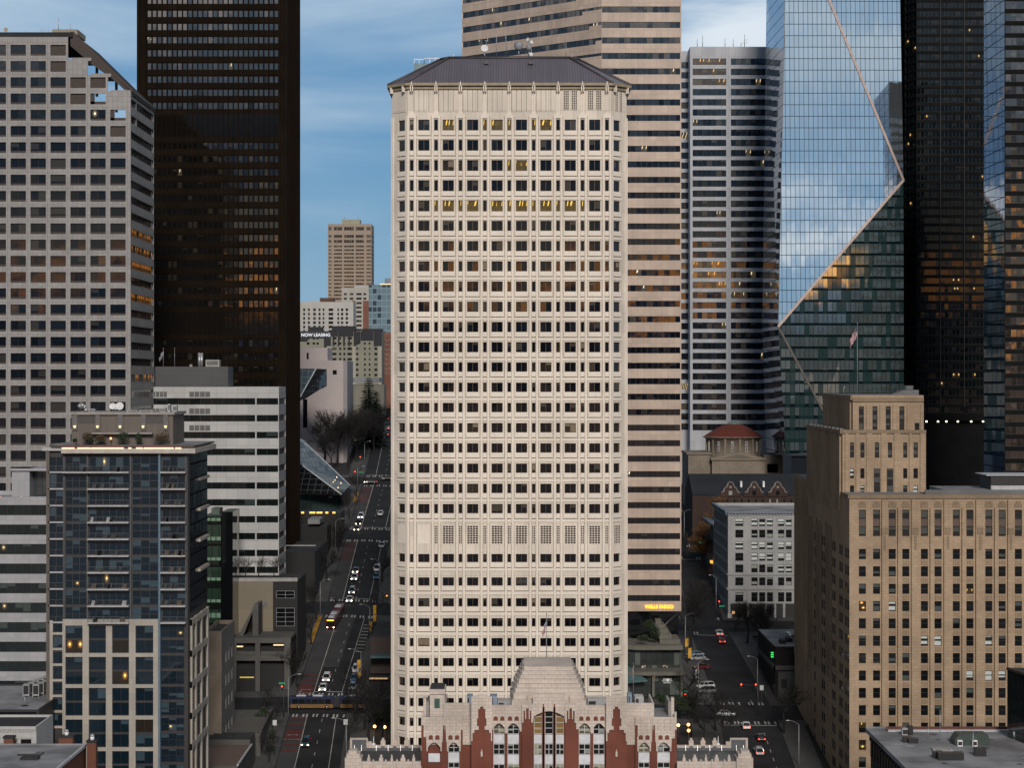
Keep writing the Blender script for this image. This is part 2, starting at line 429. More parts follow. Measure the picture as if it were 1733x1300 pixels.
# ------------------------------------------------------------------ material list
cream = stone('cream_precast', (.76,.685,.59), (2.535,4.21,.03), .14, .55)
louvd = flat('louvre_shadow', (.045,.028,.020), .9)
joint = flat('joint_and_edge_shade', (.13,.10,.07), .9)  # joint strips, darkened further to stand in for shade at panel edges
cream2 = stone('cream_rib', (.80,.73,.64), None, .08, .30)
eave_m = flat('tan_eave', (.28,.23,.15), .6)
roofmet = stone('purple_grey_standing_seam', (.135,.125,.155), (.55,40,.05), .08, .1, .45, .45)
ridge_m = flat('dark_bronze_ridge', (.05,.042,.045), .5)
bronze = flat('bronze_frame', (.075,.05,.035), .45)
darkfr = flat('dark_frame', (.02,.021,.023), .4)
alu = flat('grey_aluminium', (.30,.31,.32), .4, .5)
whitep = flat('white_paint', (.75,.75,.74), .5)
blackm = flat('black_metal', (.012,.012,.013), .5)
steel = flat('galvanised_steel', (.42,.43,.45), .4, .6)
gl_cream = glass('cream_tower_glass', (.003,.004,.006), .13, (.055,.048,.038), 1.62, room=.6)
gl_creamlit = glass('cream_tower_lit_glass', (.035,.026,.012), .0, lit=1.0, lcol=(1,.62,.09), ls=.75, pattern=.85)
gl_dim = glass('dim_room_glass', (.022,.018,.012), .3, (.20,.16,.11), 1.6)
gl_off = glass('office_glass', (.008,.010,.014), .10, (.11,.11,.10), 1.6, lit=.012, lcol=(1,.75,.4), ls=.5, spot=True)
gl_old = glass('old_sash_glass', (.008,.009,.010), .22, (.26,.28,.26), 1.52)
gl_blind = glass('drawn_blind_glass', (.02,.02,.02), 1.0, (.50,.55,.54), 1.45)
gl_res = glass('apartment_glass', (.005,.013,.021), .24, (.040,.068,.088), 1.75, lit=.015, lcol=(1,.55,.2), ls=.5, spot=True)
gl_warm = glass('lamp_lit_room_glass', (.02,.016,.012), .0, lit=.6, lcol=(1,.45,.10), ls=.9, spot=True)
def lo(D): return min(zt(-60, D), zt(60, D))-4
# ------------------------------------------------------------------ ground, water, streets
asph = stone('asphalt', (.020,.021,.024), None, .45, .0, .9, tone=(1,1,1))
asph2 = stone('worn_concrete_lane', (.055,.056,.059), (4.0,6.0,.05), .18, .2, .9, .6)
pave = stone('pavement_concrete', (.08,.08,.08), (1.5,1.5,.03), .15, .2, .9, .6)
redlane = stone('red_lane_paint', (.10,.030,.030), None, .3, .3, .85)
wline = stone('road_line_paint', (.42,.42,.40), None, .3, .4, .8)
earth = stone('city_ground', (.035,.035,.035), None, .3, .0, .95)
def build_ground():
    xs = [-6000,-2500,-1200,-700,-400,-250,-150,-100,-47,-20,5,30,57,80,120,200,350,600,1200,2500,6000]
    ys = [200,230,300,360,400,450,475,500,530,560,593,620,650,686,720,750,779,810,840,872,930,1000,1100,1300,2000,4000,9000]
    b = MB(); n = len(xs)
    vs = [(x, y, zt(x, y)-.35) for y in ys for x in xs]
    fs = [(j*n+i, j*n+i+1, (j+1)*n+i+1, (j+1)*n+i) for j in range(len(ys)-1) for i in range(n-1)]
    b.add(vs, fs, earth, False); b.build('ground', kind='structure')
    w = NT('bay_water'); w.set(Base_Color=(.006,.010,.013), Roughness=.12, IOR=1.33); w.b.inputs['Specular IOR Level'].default_value = .06
    w.bump(w.noise(w.n('ShaderNodeNewGeometry').outputs['Position'], .15, 4), .5)
    b = MB(); b.face([(-9000,-12000,-32),(9000,-12000,-32),(9000,240,-32),(-9000,240,-32)], w.mat); b.build('water', kind='structure')
LK = [(400,-51.0),(450,-51.6),(500,-53.2),(593,-53.4),(686,-55),(779,-56),(872,-58),(1250,-64)]
LR = [(400,-36.6),(450,-37.4),(500,-39.6),(593,-39),(686,-40),(779,-41),(872,-42.5),(1250,-47)]
RL = [(400,46),(450,47),(500,50),(593,50.5),(686,55),(779,58),(1250,75)]
RR = [(400,61.5),(450,62),(500,63.4),(593,61),(686,63.4),(779,67),(1250,86)]
AVE = [500, 593, 686, 779, 872]; AW = 6.6
def strip(b, fa, fb, y0, y1, dz, m, step=4.0, kerb=0):
    n = max(1, int((y1-y0)/step)); ys = [y0+(y1-y0)*i/n for i in range(n+1)]
    ks = [k for k, _ in ZL if y0 < k < y1]; ys = sorted(set(ys+ks))
    for a, c in zip(ys, ys[1:]):
        p = [(fa(a),a),(fb(a),a),(fb(c),c),(fa(c),c)]
        q = [(x, y, zt(x, y)+dz) for x, y in p]; b.face(q, m)
        if kerb:
            for s in ((0, 3), (1, 2)):
                u, v = q[s[0]], q[s[1]]
                b.face([(u[0],u[1],u[2]-kerb),(v[0],v[1],v[2]-kerb),v,u], m)
def T(tab, off=0): return lambda y: lerp_t(tab, y)+off
def cross_strip(b, x0, x1, y0, y1, dz, m, step=8.0, kerb=0):
    n = max(1, int((x1-x0)/step)); xs = sorted(set([x0+(x1-x0)*i/n for i in range(n+1)]+[k for k in (-47, 57) if x0 < k < x1]))
    for a, c in zip(xs, xs[1:]):
        q = [(x, y, zt(x, y)+dz) for x, y in ((a,y0),(c,y0),(c,y1),(a,y1))]; b.face(q, m)
        if kerb:
            for u, v in ((q[0], q[1]), (q[3], q[2])):
                b.face([(u[0],u[1],u[2]-kerb),(v[0],v[1],v[2]-kerb),v,u], m)
def build_streets():
    build_ground()
    b = MB(); strip(b, T(LK), T(LR), 400, 1250, 0, asph); strip(b, T(RL), T(RR), 400, 1250, 0, asph)
    b.build('road', kind='structure')
    b = MB()
    for y in AVE: cross_strip(b, -420, 420, y-AW, y+AW, .03, asph)
    b.build('cross_road', kind='structure')
    b = MB(); seg = [(400, AVE[0])]+list(zip(AVE, AVE[1:]))+[(AVE[-1], 1250)]
    for y0, y1 in seg:
        y0 = y0+AW if y0 != 400 else 400; y1 = y1-AW if y1 != 1250 else y1
        for tab, d0, d1 in ((LK,-6,0),(LR,0,7),(RL,-7,0),(RR,0,6)): strip(b, T(tab,d0), T(tab,d1), y0, y1, .15, pave, kerb=.3)
        for ya, yb in ((y0, y0+4.5), (y1-4.5, y1)):
            if ya < 420: continue
            cross_strip(b, -300, lerp_t(LK, ya)-6, ya, yb, .15, pave, kerb=.3)
            cross_strip(b, lerp_t(LR, ya)+7, lerp_t(RL, ya)-7, ya, yb, .15, pave, kerb=.3)
            cross_strip(b, lerp_t(RR, ya)+6, 300, ya, yb, .15, pave, kerb=.3)
    b.build('pavement', kind='structure')
    b = MB(); 
    for y0, y1 in ((430,492),(508,585),(601,678),(694,771)): strip(b, T(LK,.2), T(LK,4.3), y0, y1, .03, asph2)
    strip(b, T(LK,4.3), T(LR,-5.2), 533, 590, .03, asph2)
    b.build('bus_lane', kind='structure')
    b = MB()
    def bars(y0, y1, ks): 
        for k in ks: strip(b, T(LK,.4), T(LK,4.1), y0+(y1-y0)*k[0], y0+(y1-y0)*k[1], .05, redlane)
    bars(462, 491, ((.0,.06),(.14,.20),(.30,.62),(.70,.76),(.86,.92))); bars(507, 527, ((0,.55),(.66,.76),(.88,.97)))
    bars(650, 676, [(i/6, i/6+.09) for i in range(6)]); bars(740, 768, [(i/6, i/6+.09) for i in range(6)])
    b.build('red_bus_lane_paint', kind='structure')
    b = MB()
    for y0, y1 in ((430,490),(509,583),(602,676),(695,769),(788,862)):
        strip(b, T(LK,4.25), T(LK,4.42), y0, y1, .05, wline)
        strip(b, T(LR,-2.55), T(LR,-2.4), y0, y1, .05, wline)
        y = y0+2
        while y < y1-3: strip(b, T(LK,8.0), T(LK,8.14), y, y+2.6, .05, wline); y += 9
        y = y0+1
        while y < y1-3: strip(b, T(RR,-4.2), T(RR,-4.06), y, y+2.6, .05, wline); y += 7
    for yc in AVE[:4]:
        for s in (-1, 1):
            y = yc+s*(AW+2.2)
            for tab, tb in ((LK, LR), (RL, RR)):
                x0 = lerp_t(tab, y)+.8; x1 = lerp_t(tb, y)-.6; k = 0
                while x0 < x1:
                    b.face([(x, yy, zt(x, yy)+.06) for x, yy in ((x0,y-1.3),(x0+.42,y-1.3),(x0+.42,y+1.3),(x0,y+1.3))], wline)
                    x0 += .85 if k % 2 == 0 else 1.55; k += 1
                yy = y+s*2.6
                if (s < 0 and tab is RL) or (s > 0 and tab is LK):
                    strip(b, T(tab,.5), T(tb,-.5), yy, yy+.4, .06, wline)
    # hatched kerb strip beside the parked cars
    for i in range(9): 
        y = 548+i*3.4; strip(b, T(LR,-2.2), T(LR,-.2), y, y+.5, .05, wline)
    b.build('road_markings', kind='structure')
    b = MB(); strip(b, T(LK,-1.3), T(LK,-.15), 556, 584, .17, stone('yellow_kerb_paint', (.36,.19,.02), None, .25, .2)); strip(b, T(LK,-1.3), T(LK,-.15), 740, 758, .17, MATS['yellow_kerb_paint']); b.build('yellow_kerb', kind='structure')
build_streets()
def text_mesh(s, size, depth, mat, name, parent=None, bold=0.0, sx=1.0):
    cu = bpy.data.curves.new('t', 'FONT'); cu.body = s; cu.size = size; cu.extrude = depth; cu.align_x = 'CENTER'; cu.offset = bold
    o = bpy.data.objects.new('t', cu); COL.objects.link(o); dg = bpy.context.evaluated_depsgraph_get()
    me = bpy.data.meshes.new_from_object(o.evaluated_get(dg)); bpy.data.objects.remove(o)
    for v in me.vertices: v.co.x *= sx
    me.materials.clear(); me.materials.append(mat)
    r = bpy.data.objects.new(name, me); COL.objects.link(r)
    if parent: r.parent = parent
    return r
for yc, a in ((475, 'BUS'), (471.5, 'ONLY'), (513, 'BUS'), (510.2, 'ONLY')):
    o = text_mesh(a, 1.7, .01, wline, 'lane_lettering', None, .02, .9); x = lerp_t(LK, yc)+2.2
    o.location = (x, yc, zt(x, yc)+.08); o.rotation_euler = (rad(5), 0, math.pi); o['kind'] = 'structure'
# ------------------------------------------------------------------ generic block building
def uspx(L, D, x0): return [(X(a,D)-x0, X(b,D)-x0) for a, b in L]
def zspx(L, D): return sorted((Z(b,D), Z(a,D)) for a, b in L)
def block(t, x0, x1, y0, y1, z0, z1, m, roof, front=None, right=None, left=None, back=None, par=.9, pt=.35, name='wall', cap=None):
    b = MB(); FR = {'front': (Fr((x0,y0),(1,0)), x1-x0), 'right': (Fr((x1,y0),(0,1)), y1-y0), 'left': (Fr((x0,y1),(0,-1)), y1-y0), 'back': (Fr((x1,y1),(-1,0)), x1-x0)}
    for k, spec in (('front',front),('right',right),('left',left),('back',back)):
        fr, wd = FR[k]
        if not spec: fquad(b, fr, 0, wd, z0, z1, m); continue
        spec = dict(spec); d = spec.pop('dep', .3); us = spec.pop('us'); zs = spec.pop('zs'); sk = spec.pop('skip', ())
        w = wall(b, fr, 0, wd, z0, z1, us, zs, d, spec.pop('m', m), sk); t.win(fr, w, d, **spec)
    zr = z1-par if par else z1-.01
    r = MB(); r.face([(x0+pt,y0+pt,zr),(x1-pt,y0+pt,zr),(x1-pt,y1-pt,zr),(x0+pt,y1-pt,zr)], roof)
    if par:
        c = cap or m
        for p in ((x0,x1,y0,y0+pt),(x0,x1,y1-pt,y1),(x0,x0+pt,y0+pt,y1-pt),(x1-pt,x1,y0+pt,y1-pt)):
            b.face([(p[0],p[2],z1),(p[1],p[2],z1),(p[1],p[3],z1),(p[0],p[3],z1)], c)
        xi, xj, yi, yj = x0+pt, x1-pt, y0+pt, y1-pt
        b.face([(xj,yi,zr),(xi,yi,zr),(xi,yi,z1),(xj,yi,z1)], m); b.face([(xi,yj,zr),(xj,yj,zr),(xj,yj,z1),(xi,yj,z1)], m)
        b.face([(xi,yi,zr),(xi,yj,zr),(xi,yj,z1),(xi,yi,z1)], m); b.face([(xj,yj,zr),(xj,yi,zr),(xj,yi,z1),(xj,yj,z1)], m)
    o = b.build(name, t.e); r.build('roof', t.e)
    return FR
def reg(n, wd, a, b):      # n equal openings: window share a..b of each module
    p = wd/n; return [(i*p+a*p, i*p+b*p) for i in range(n)]
def rows(z0, n, p, h): return [(z0+i*p, z0+i*p+h) for i in range(n)]
roofgrey = stone('gravel_roof', (.25,.255,.27), None, .42, .0, .95)
roofdark = stone('tar_roof', (.035,.036,.04), None, .25, .0, .95)
# ------------------------------------------------------------------ cream tower in the middle
def cream_tower():
    D = 430; c = X(861.9, D); s = D/F
    t = Thing('office_tower', 'tall cream precast concrete tower with hipped dark roof in the middle of the view', 'tower', (c, 450, zt(c, 450)))
    hf, hs, ch = 21.1, 24.55, 3.45
    PL = [(c-hf,D),(c+hf,D),(c+hs,D+ch),(c+hs,D+40),(c+hf,D+40+ch),(c-hf,D+40+ch),(c-hs,D+40),(c-hs,D+ch)]
    ytops = [202+34.28*k for k in range(20)]+[938,977.7,1013,1046.8,1080.4,1114.2,1148.2,1182,1215.6,1249.4,1283,1317]
    hh = [18.4 if k < 5 else 17.2 if k < 12 else 16 if k < 20 else 14.2 for k in range(len(ytops))]
    zs = sorted((Z(y+h,D), Z(y,D)) for y, h in zip(ytops, hh)); n = len(zs)
    zb, ztop = -12, Z(141,D); mod = 41.3*s
    lit = {(n-1):(3,6,7,8,10,11), (n-3):(8,9), (n-5):(2,3,4,5,7,8,9,10,12,13,14,11)}
    b = MB()
    edges = [(PL[i], PL[(i+1) % 8]) for i in range(8)]
    for e, (p, q) in enumerate(edges):
        fr = Fr(p, (q[0]-p[0], q[1]-p[1])); wd = math.hypot(q[0]-p[0], q[1]-p[1])
        if e == 0:
            wide = [hf+(2*k-7)*mod/2 for k in range(8)]; nar = [hf+k*mod for k in range(-4, 5)]
        elif e in (1, 7):
            wide = [1.88] if e == 1 else [3.0]; nar = []
        elif e in (2, 6): wide = [wd/2+(2*k-6)*mod/2 for k in range(7)]; nar = []
        else: wide = []; nar = []
        w2 = 1.0 if e in (1, 7) else 1.17
        us = sorted([(u-w2, u+w2, 1) for u in wide]+[(u-.36, u+.36, 0) for u in nar])
        if us:
            wins = wall(b, fr, 0, wd, zb, ztop, [(a, d) for a, d, _ in us], zs, .38, cream)
            W1 = [w for w in wins if us[w[4]][2]]; W0 = [w for w in wins if not us[w[4]][2]]
            gf = lambda i, j: gl_creamlit if (e == 0 and j in lit and i in lit[j]) else gl_dim if R.random() < .05 else gl_cream
            t.win(fr, W1, .36, 2, 1, .09, bronze, gf); t.win(fr, W0, .36, 1, 1, .07, bronze, gf)
        else: fquad(b, fr, 0, wd, zb, ztop, cream)
        zc = Z(196, D)
        for u in nar:
            for sg in (-1, 1):
                for q in (.99, .42): fbox(b, fr, u+sg*q-.035, u+sg*q+.035, 0, .012, zb, zc, joint)
                a0, a1 = sorted((u+sg*.46, u+sg*.93)); fbox(b, fr, a0, a1, 0, .24, zb, zc, cream2)
                a0, a1 = sorted((u+sg*.60, u+sg*.79)); fbox(b, fr, a0, a1, .24, .36, zb, zc, cream2)
            P = fr.P; zg = Z(199, D)
            b.face([P(u-.93,.30,zg),P(u+.93,.30,zg),P(u+.5,.30,zg+.75),P(u,.30,zg+1.15),P(u-.5,.30,zg+.75)], cream2)
            b.face([P(u-.93,.30,zg),P(u-.5,.30,zg+.75),P(u-.5,0,zg+.75),P(u-.93,0,zg)], cream2)
            b.face([P(u-.5,.30,zg+.75),P(u,.30,zg+1.15),P(u,0,zg+1.15),P(u-.5,0,zg+.75)], cream2)
            b.face([P(u,.30,zg+1.15),P(u+.5,.30,zg+.75),P(u+.5,0,zg+.75),P(u,0,zg+1.15)], cream2)
            b.face([P(u+.5,.30,zg+.75),P(u+.93,.30,zg),P(u+.93,0,zg),P(u+.5,0,zg+.75)], cream2)
            fbox(b, fr, u-.93, u+.93, 0, .30, zg-.1, zg, cream2)
        if e in (1, 2, 6, 7):
            for u in (.1, wd-.5): fbox(b, fr, u, u+.4, 0, .22, zb, zc, cream2)
        for j, (za, z2) in enumerate(zs):
            for u, hw in [(u, 1.32 if e in (0, 2, 6) else 1.12) for u in wide]+[(u, .42) for u in nar]:
                fbox(b, fr, u-hw, u+hw, 0, .17, za-1.0, za-.02, cream2)
                fbox(b, fr, u-hw-.25*(hw > .5), u+hw+.25*(hw > .5), 0, .13, za-1.78, za-1.22, cream2)
                fbox(b, fr, u-hw-.2*(hw > .5), u+hw+.2*(hw > .5), 0, .02, za-1.17, za-1.06, joint)
        # blank louvre storey and ribbed top storey
        lz0, lz1 = Z(921, D), Z(889.5, D); tz0, tz1 = Z(188.5, D), Z(148, D)
        if e == 0:
            L1 = [(u-1.2, u+1.2, lz0, lz1) for u in wide[1:]]; L0 = [(u-.4, u+.4, lz0, lz1) for u in nar[1:]]
            t.win(fr, L1, -.02, 4, 8, .10, cream2, louvd, 'louver'); t.win(fr, L0, -.02, 2, 8, .10, cream2, louvd, 'louver')
            t.win(fr, [(u+o-.62, u+o+.62, tz0+.4, tz1-.5) for u in wide[6:] for o in (-.85, .85)], -.10, 3, 11, .09, cream2, louvd, 'louver')
            for k in range(8):
                if k >= 6: continue
                u0 = wide[k]-2.05
                for i in range(4): fbox(b, fr, u0+i*1.03+.04, u0+i*1.03+.97, 0, .10, tz0, tz1, cream); fbox(b, fr, u0+i*1.03-.04, u0+i*1.03+.03, 0, .015, tz0, tz1, joint)
            for u in nar[1:-1]: fbox(b, fr, u-.34, u-.06, 0, .2, zc, tz1+1, cream2); fbox(b, fr, u+.06, u+.34, 0, .2, zc, tz1+1, cream2)
            for k in (0,):
                for i in range(3): fbox(b, fr, wide[0]-1.2+i*.82, wide[0]-1.2+i*.82+.74, 0, .08, lz0, lz1, cream2)
        if e in (1, 7):
            if e == 1: t.win(fr, [(1.2+o, 2.1+o, tz0+.3, tz1-.5) for o in (0, 1.3)], -.10, 2, 11, .09, cream2, louvd, 'louver'); t.win(fr, [(.9, 2.9, lz0, lz1)], -.02, 4, 8, .10, cream2, louvd, 'louver')
            else:
                for i in range(4): fbox(b, fr, .5+i*1.0, .5+i*1.0+.92, 0, .10, tz0, tz1, cream); fbox(b, fr, .43+i*1.0, .49+i*1.0, 0, .015, tz0, tz1, joint)
                for i in range(3): fbox(b, fr, 1.9+i*.75, 1.9+i*.75+.66, 0, .08, lz0, lz1, cream2)
    b.build('wall', t.e)
    def ring(o): 
        k = o*.4142; return [(c-hf-k,D-o),(c+hf+k,D-o),(c+hs+o,D+ch-k),(c+hs+o,D+40+k),(c+hf+k,D+40+ch+o),(c-hf-k,D+40+ch+o),(c-hs-o,D+40+k),(c-hs-o,D+ch-k)]
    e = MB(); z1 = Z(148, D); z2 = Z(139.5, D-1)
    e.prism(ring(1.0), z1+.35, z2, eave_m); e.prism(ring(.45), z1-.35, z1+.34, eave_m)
    fr = Fr(PL[0], (1, 0))
    for k in range(-4, 5):
        for o in (-.32, .1): fbox(e, fr, hf+k*mod+o, hf+k*mod+o+.22, .35, 1.1, z1-.9, z1+.34, cream2)
        fbox(e, fr, hf+k*mod-.1, hf+k*mod+.1, 1.0, 1.15, z1+.35, z2+.25, cream2)
    for i in (1, 7):
        f2 = Fr(PL[i], (PL[(i+1) % 8][0]-PL[i][0], PL[(i+1) % 8][1]-PL[i][1]))
        for u in (.5, 4.2): fbox(e, f2, u, u+.25, .35, 1.05, z1-.9, z1+.34, cream2)
    e.build('cornice', t.e)
    r = MB(); A = ring(.85); k = 8.4
    B = [(c-hf+k,D+8.2),(c+hf-k,D+8.2),(c+hs-k-1.5,D+10.5),(c+hs-k-1.5,D+33),(c+hf-k,D+35.2),(c-hf+k,D+35.2),(c-hs+k+1.5,D+33),(c-hs+k+1.5,D+10.5)]
    zt2 = Z(98, D+8.2)
    for i in range(8):
        a, a2, b2, b1 = A[i], A[(i+1) % 8], B[(i+1) % 8], B[i]
        r.face([(*a,z2),(*a2,z2),(*b2,zt2),(*b1,zt2)], roofmet)
        r.tube((*a,z2+.1), (*b1,zt2+.1), .28, .28, ridge_m, 6)
        r.tube((*b1,zt2+.1), (*b2,zt2+.1), .32, .32, ridge_m, 6)
    r.face([(*p,zt2) for p in B], roofdark)
    ro = r.build('roof', t.e)
    for px in (823, 898):
        v = MB(); x = X(px, D+6.5); z = Z(107, D+6.5); v.box(x-.45, x+.45, D+5.2, D+7, z-.3, z+.35, ridge_m); v.build('roof_vent', ro)
    t.finish()
    return zt2
ZCREAM = cream_tower()
# ------------------------------------------------------------------ pink banded tower with the bank sign
pink = stone('pink_granite', (.53,.425,.35), (1.55,2.38,.035), .14, .10, .45, .62)
gl_band = glass('ribbon_glass', (.003,.004,.007), .06, (.025,.027,.026), 1.75, lit=.012, lcol=(1,.8,.5), ls=.8, tilt=.016)
gl_black = glass('black_glass', (.004,.005,.006), 0, ior=1.5, tilt=.006)
signy = emis('amber_sign_letters', (1.0,.47,.02), 2.2)
def pink_tower():
    D = 535; t = Thing('office_tower', 'pink granite banded high-rise behind the cream tower, its ribbon windows dark', 'tower', (X(1085,D), D+20, zt(40, D+20)))
    A = (X(1018,D), D); Bx = (X(1153,D), D); Lx = (X(782,567), 567)
    PL = [Lx, A, Bx, (Bx[0], D+45), (Lx[0], D+60)]
    zbase = Z(1035, D); b = MB(); p = 26.25
    tops = [10.2+p*k for k in range(-2, 39)]
    wins = []
    for e in range(5):
        q0, q1 = PL[e], PL[(e+1) % 5]; fr = Fr(q0, (q1[0]-q0[0], q1[1]-q0[1])); wd = math.hypot(q1[0]-q0[0], q1[1]-q0[1])
        zs = sorted((Z(y+10.4,D), Z(y,D)) for y in tops)
        dep = .28
        w = wall(b, fr, 0, wd, zbase, Z(-90, D), [(0, wd)], zs, dep, pink)
        nx = max(4, round(wd/1.5))
        if e in (0, 1): t.win(fr, w, dep, nx, 1, .06, darkfr, gl_band)
        else:
            for (ua, ub, za, zb, *_) in w: fquad(b, fr, ua, ub, za, zb, gl_black, -dep)
        if e == 0:   # stepped stone blocks climbing the corner of the left face
            for j, (za, zb) in enumerate(zs):
                if j > 30:
                    l = 2.0+((j-31) % 5)*2.2; fbox(b, fr, wd-l, wd-.02, -.25, -.03, za, za+(zb-za)*.55, pink)
    b.face([(*q,Z(-90,D)) for q in PL], roofdark)
    b.build('wall', t.e)
    # black glass lobby with slanting braces under the tower
    g = MB(); L2 = [(A[0]-14, D+13), (A[0], D+1.5), (Bx[0]-.6, D+1.5), (Bx[0]-.6, D+40), (A[0]-14, D+50)]
    g.prism(L2, -3, zbase, gl_black); g.build('lobby', t.e)
    for x0, y0, x1, y1 in ((1148,1037,1090,1092), (1060,1075,1078,1093)):
        m = MB(); m.tube((X(x0,D), D+.6, Z(y0,D)), (X(x1,D), D-.5, Z(y1,D)), .5, .5, darkfr, 6); m.build('brace', t.e)
    sg = text_mesh('WELLS FARGO', 1.28, .10, signy, 'sign_lettering', t.e, .035, .88)
    sg.location = Vector((X(1115.5,D), D-.14, Z(1030.2,D)))-t.loc; sg.rotation_euler = (rad(90), 0, 0)
    t.finish()
    # stepped terraces and glazed pavilion at the foot
    t = Thing('pavilion', 'dark glass shopfront pavilion with canopy roofs at the foot of the pink banded high-rise', 'building', (X(1100,518), 520, zt(35, 518)))
    pale = stone('pale_terrace_stone', (.16,.155,.135), (1.2,.6,.02), .12, .2)
    b = MB(); D1 = 519
    steps = [(1118,1153,1092,1086),(1118,1139,1086,1078),(1116,1134,1078,1070),(1112,1129,1070,1064),(1114,1124,1064,1058)]
    for i, (a, c, yb, yt) in enumerate(steps): b.box(X(a,D1), X(c,D1), D1+3+i*1.6, D1+14, Z(yb,D1)-.5, Z(yt,D1), pale)
    b.build('stepped_planter', t.e)
    zr1 = Z(1093, D1); zr2 = Z(1137, 514)
    b = MB(); b.prism([(X(1020,D1),D1+3),(X(1075,D1),D1-1),(X(1155,D1),D1-1),(X(1155,D1),D1+14),(X(1020,D1),D1+14)], zr1-1.0, zr1, pale); b.build('canopy', t.e)
    gm = curtain('shopfront_glass', 1.4, 3.4, (.05,.06,.06), .3, .08, .1, (.02,.022,.022), dif=(.10,.12,.11), dp=.25, lit=.04, lcol=(1,.7,.4), ls=.35)
    b = MB(); b.box(X(1030,D1), X(1152,D1), D1+1, D1+13, zr2, zr1-1.0, gm); b.build('upper_glazing', t.e)
    b = MB(); b.prism([(X(1035,514),516),(X(1085,514),513),(X(1158,514),513),(X(1158,514),524),(X(1035,514),524)], zr2-.9, zr2, pale); b.build('canopy', t.e)
    b = MB(); b.box(X(1050,514), X(1155,514), 515, 523, zt(35,514), zr2-.9, gm); b.build('shopfront', t.e)
    b = MB()
    for px in (1106, 1154): b.box(X(px,513)-.3, X(px,513)+.3, 513.6, 514.2, zt(35,513), zr2-.9, pale)
    b.build('column', t.e)
    # teal sloping awning
    aw = flat('teal_awning', (.06,.12,.13), .5); b = MB(); D2 = 512
    b.face([(X(1050,D2+6),D2+6,Z(1122,D2+6)),(X(1062,D2+6),D2+6,Z(1127,D2+6)),(X(1096,D2),D2,Z(1152,D2)),(X(1050,D2),D2,Z(1156,D2))], aw)
    b.face([(X(1050,D2),D2,Z(1156,D2)),(X(1096,D2),D2,Z(1152,D2)),(X(1096,D2),D2,Z(1154,D2)),(X(1050,D2),D2,Z(1158,D2))], aw); b.build('awning', t.e)
    sm = flat('pale_shop_emblem', (.30,.33,.34), .5)
    for (p, q, ya, yb) in ((1122.5,1137,1149.5,1152.5),(1121,1138.5,1152.9,1155),(1123,1136,1156,1158.2)):
        g = MB(); g.box(X(p,514), X(q,514), 514.86, 514.98, Z(yb,514), Z(ya,514), sm); g.build('shop_emblem', t.e)
    g = MB(); xe, ze = X(1130.5,514), Z(1151.5,514); g.face([(xe-.4,514.8,ze),(xe,514.8,ze-.7),(xe+.4,514.8,ze),(xe,514.8,ze+.3)], whitep); g.build('shop_emblem', t.e)
    t.finish()
pink_tower()
# ------------------------------------------------------------------ black tower
def black_tower():
    D = 610; x0, x1, y1 = X(232,D), X(485,D), 649
    t = Thing('office_tower', 'black bronze steel tower with close rows of small panes, left of the sky gap', 'tower', (X(360,D), 630, zt(-80, 630)))
    brz = stone('dark_bronze_panel', (.013,.0085,.0055), (1.46,3.88,.05), .25, .2, .8, .6, .05)
    gl = glass('bronze_tinted_glass', (.004,.0036,.003), .14, (.028,.023,.017), 2.0, lit=.006, lcol=(1,.8,.5), ls=.7, tilt=.014, pattern=.8)
    gdk = glass('louvre_black', (.006,.005,.004), 0, ior=1.4)
    tops = [-51.4+22.3*k for k in range(0, 11)]+[239.5+22.3*k for k in range(0, 13)]+[574+22.3*k for k in range(0, 14)]
    zs = sorted((Z(y+14.2,D), Z(y,D)) for y in tops)
    wd = x1-x0; ua, ub = X(248,D)-x0, X(472.5,D)-x0; b = MB()
    fr = Fr((x0,D), (1,0)); w = wall(b, fr, 0, wd, lo(D), Z(-90,D), [(ua, ub)], zs, .25, brz)
    n = 26; t.win(fr, w, .22, n, 1, .34, brz, gl)
    p = (ub-ua)/n
    for i in range(n+1): fbox(b, fr, ua+i*p-.1, ua+i*p+.1, 0, .32, lo(D), Z(-90,D), brz)
    for u0, u1 in ((0, .7), (1.9, 2.6), (wd-2.3, wd-1.7), (wd-.6, wd)): fbox(b, fr, u0, u1, 0, .5, lo(D), Z(-90,D), brz)
    for ya, yb in ((193,231),(528,566)): fbox(b, fr, ua, ub, 0, .05, Z(yb,D), Z(ya,D), gdk)
    f2 = Fr((x1,D), (0,1)); us = [(2.5, y1-D-2.5)]
    w = wall(b, f2, 0, y1-D, lo(D), Z(-90,D), us, zs, .2, brz); 
    for (a, c, za, zb, *_) in w: fquad(b, f2, a, c, za, zb, gdk, -.2)
    for i in range(20): fbox(b, f2, 2.5+i*1.78, 2.65+i*1.78, 0, .3, lo(D), Z(-90,D), brz)
    f3 = Fr((x0,y1), (0,-1)); fquad(b, f3, 0, y1-D, lo(D), Z(-90,D), brz); f4 = Fr((x1,y1), (-1,0)); fquad(b, f4, 0, wd, lo(D), Z(-90,D), brz)
    b.face([(x0,D,Z(-90,D)),(x1,D,Z(-90,D)),(x1,y1,Z(-90,D)),(x0,y1,Z(-90,D))], roofdark)
    b.build('wall', t.e); t.finish()
black_tower()
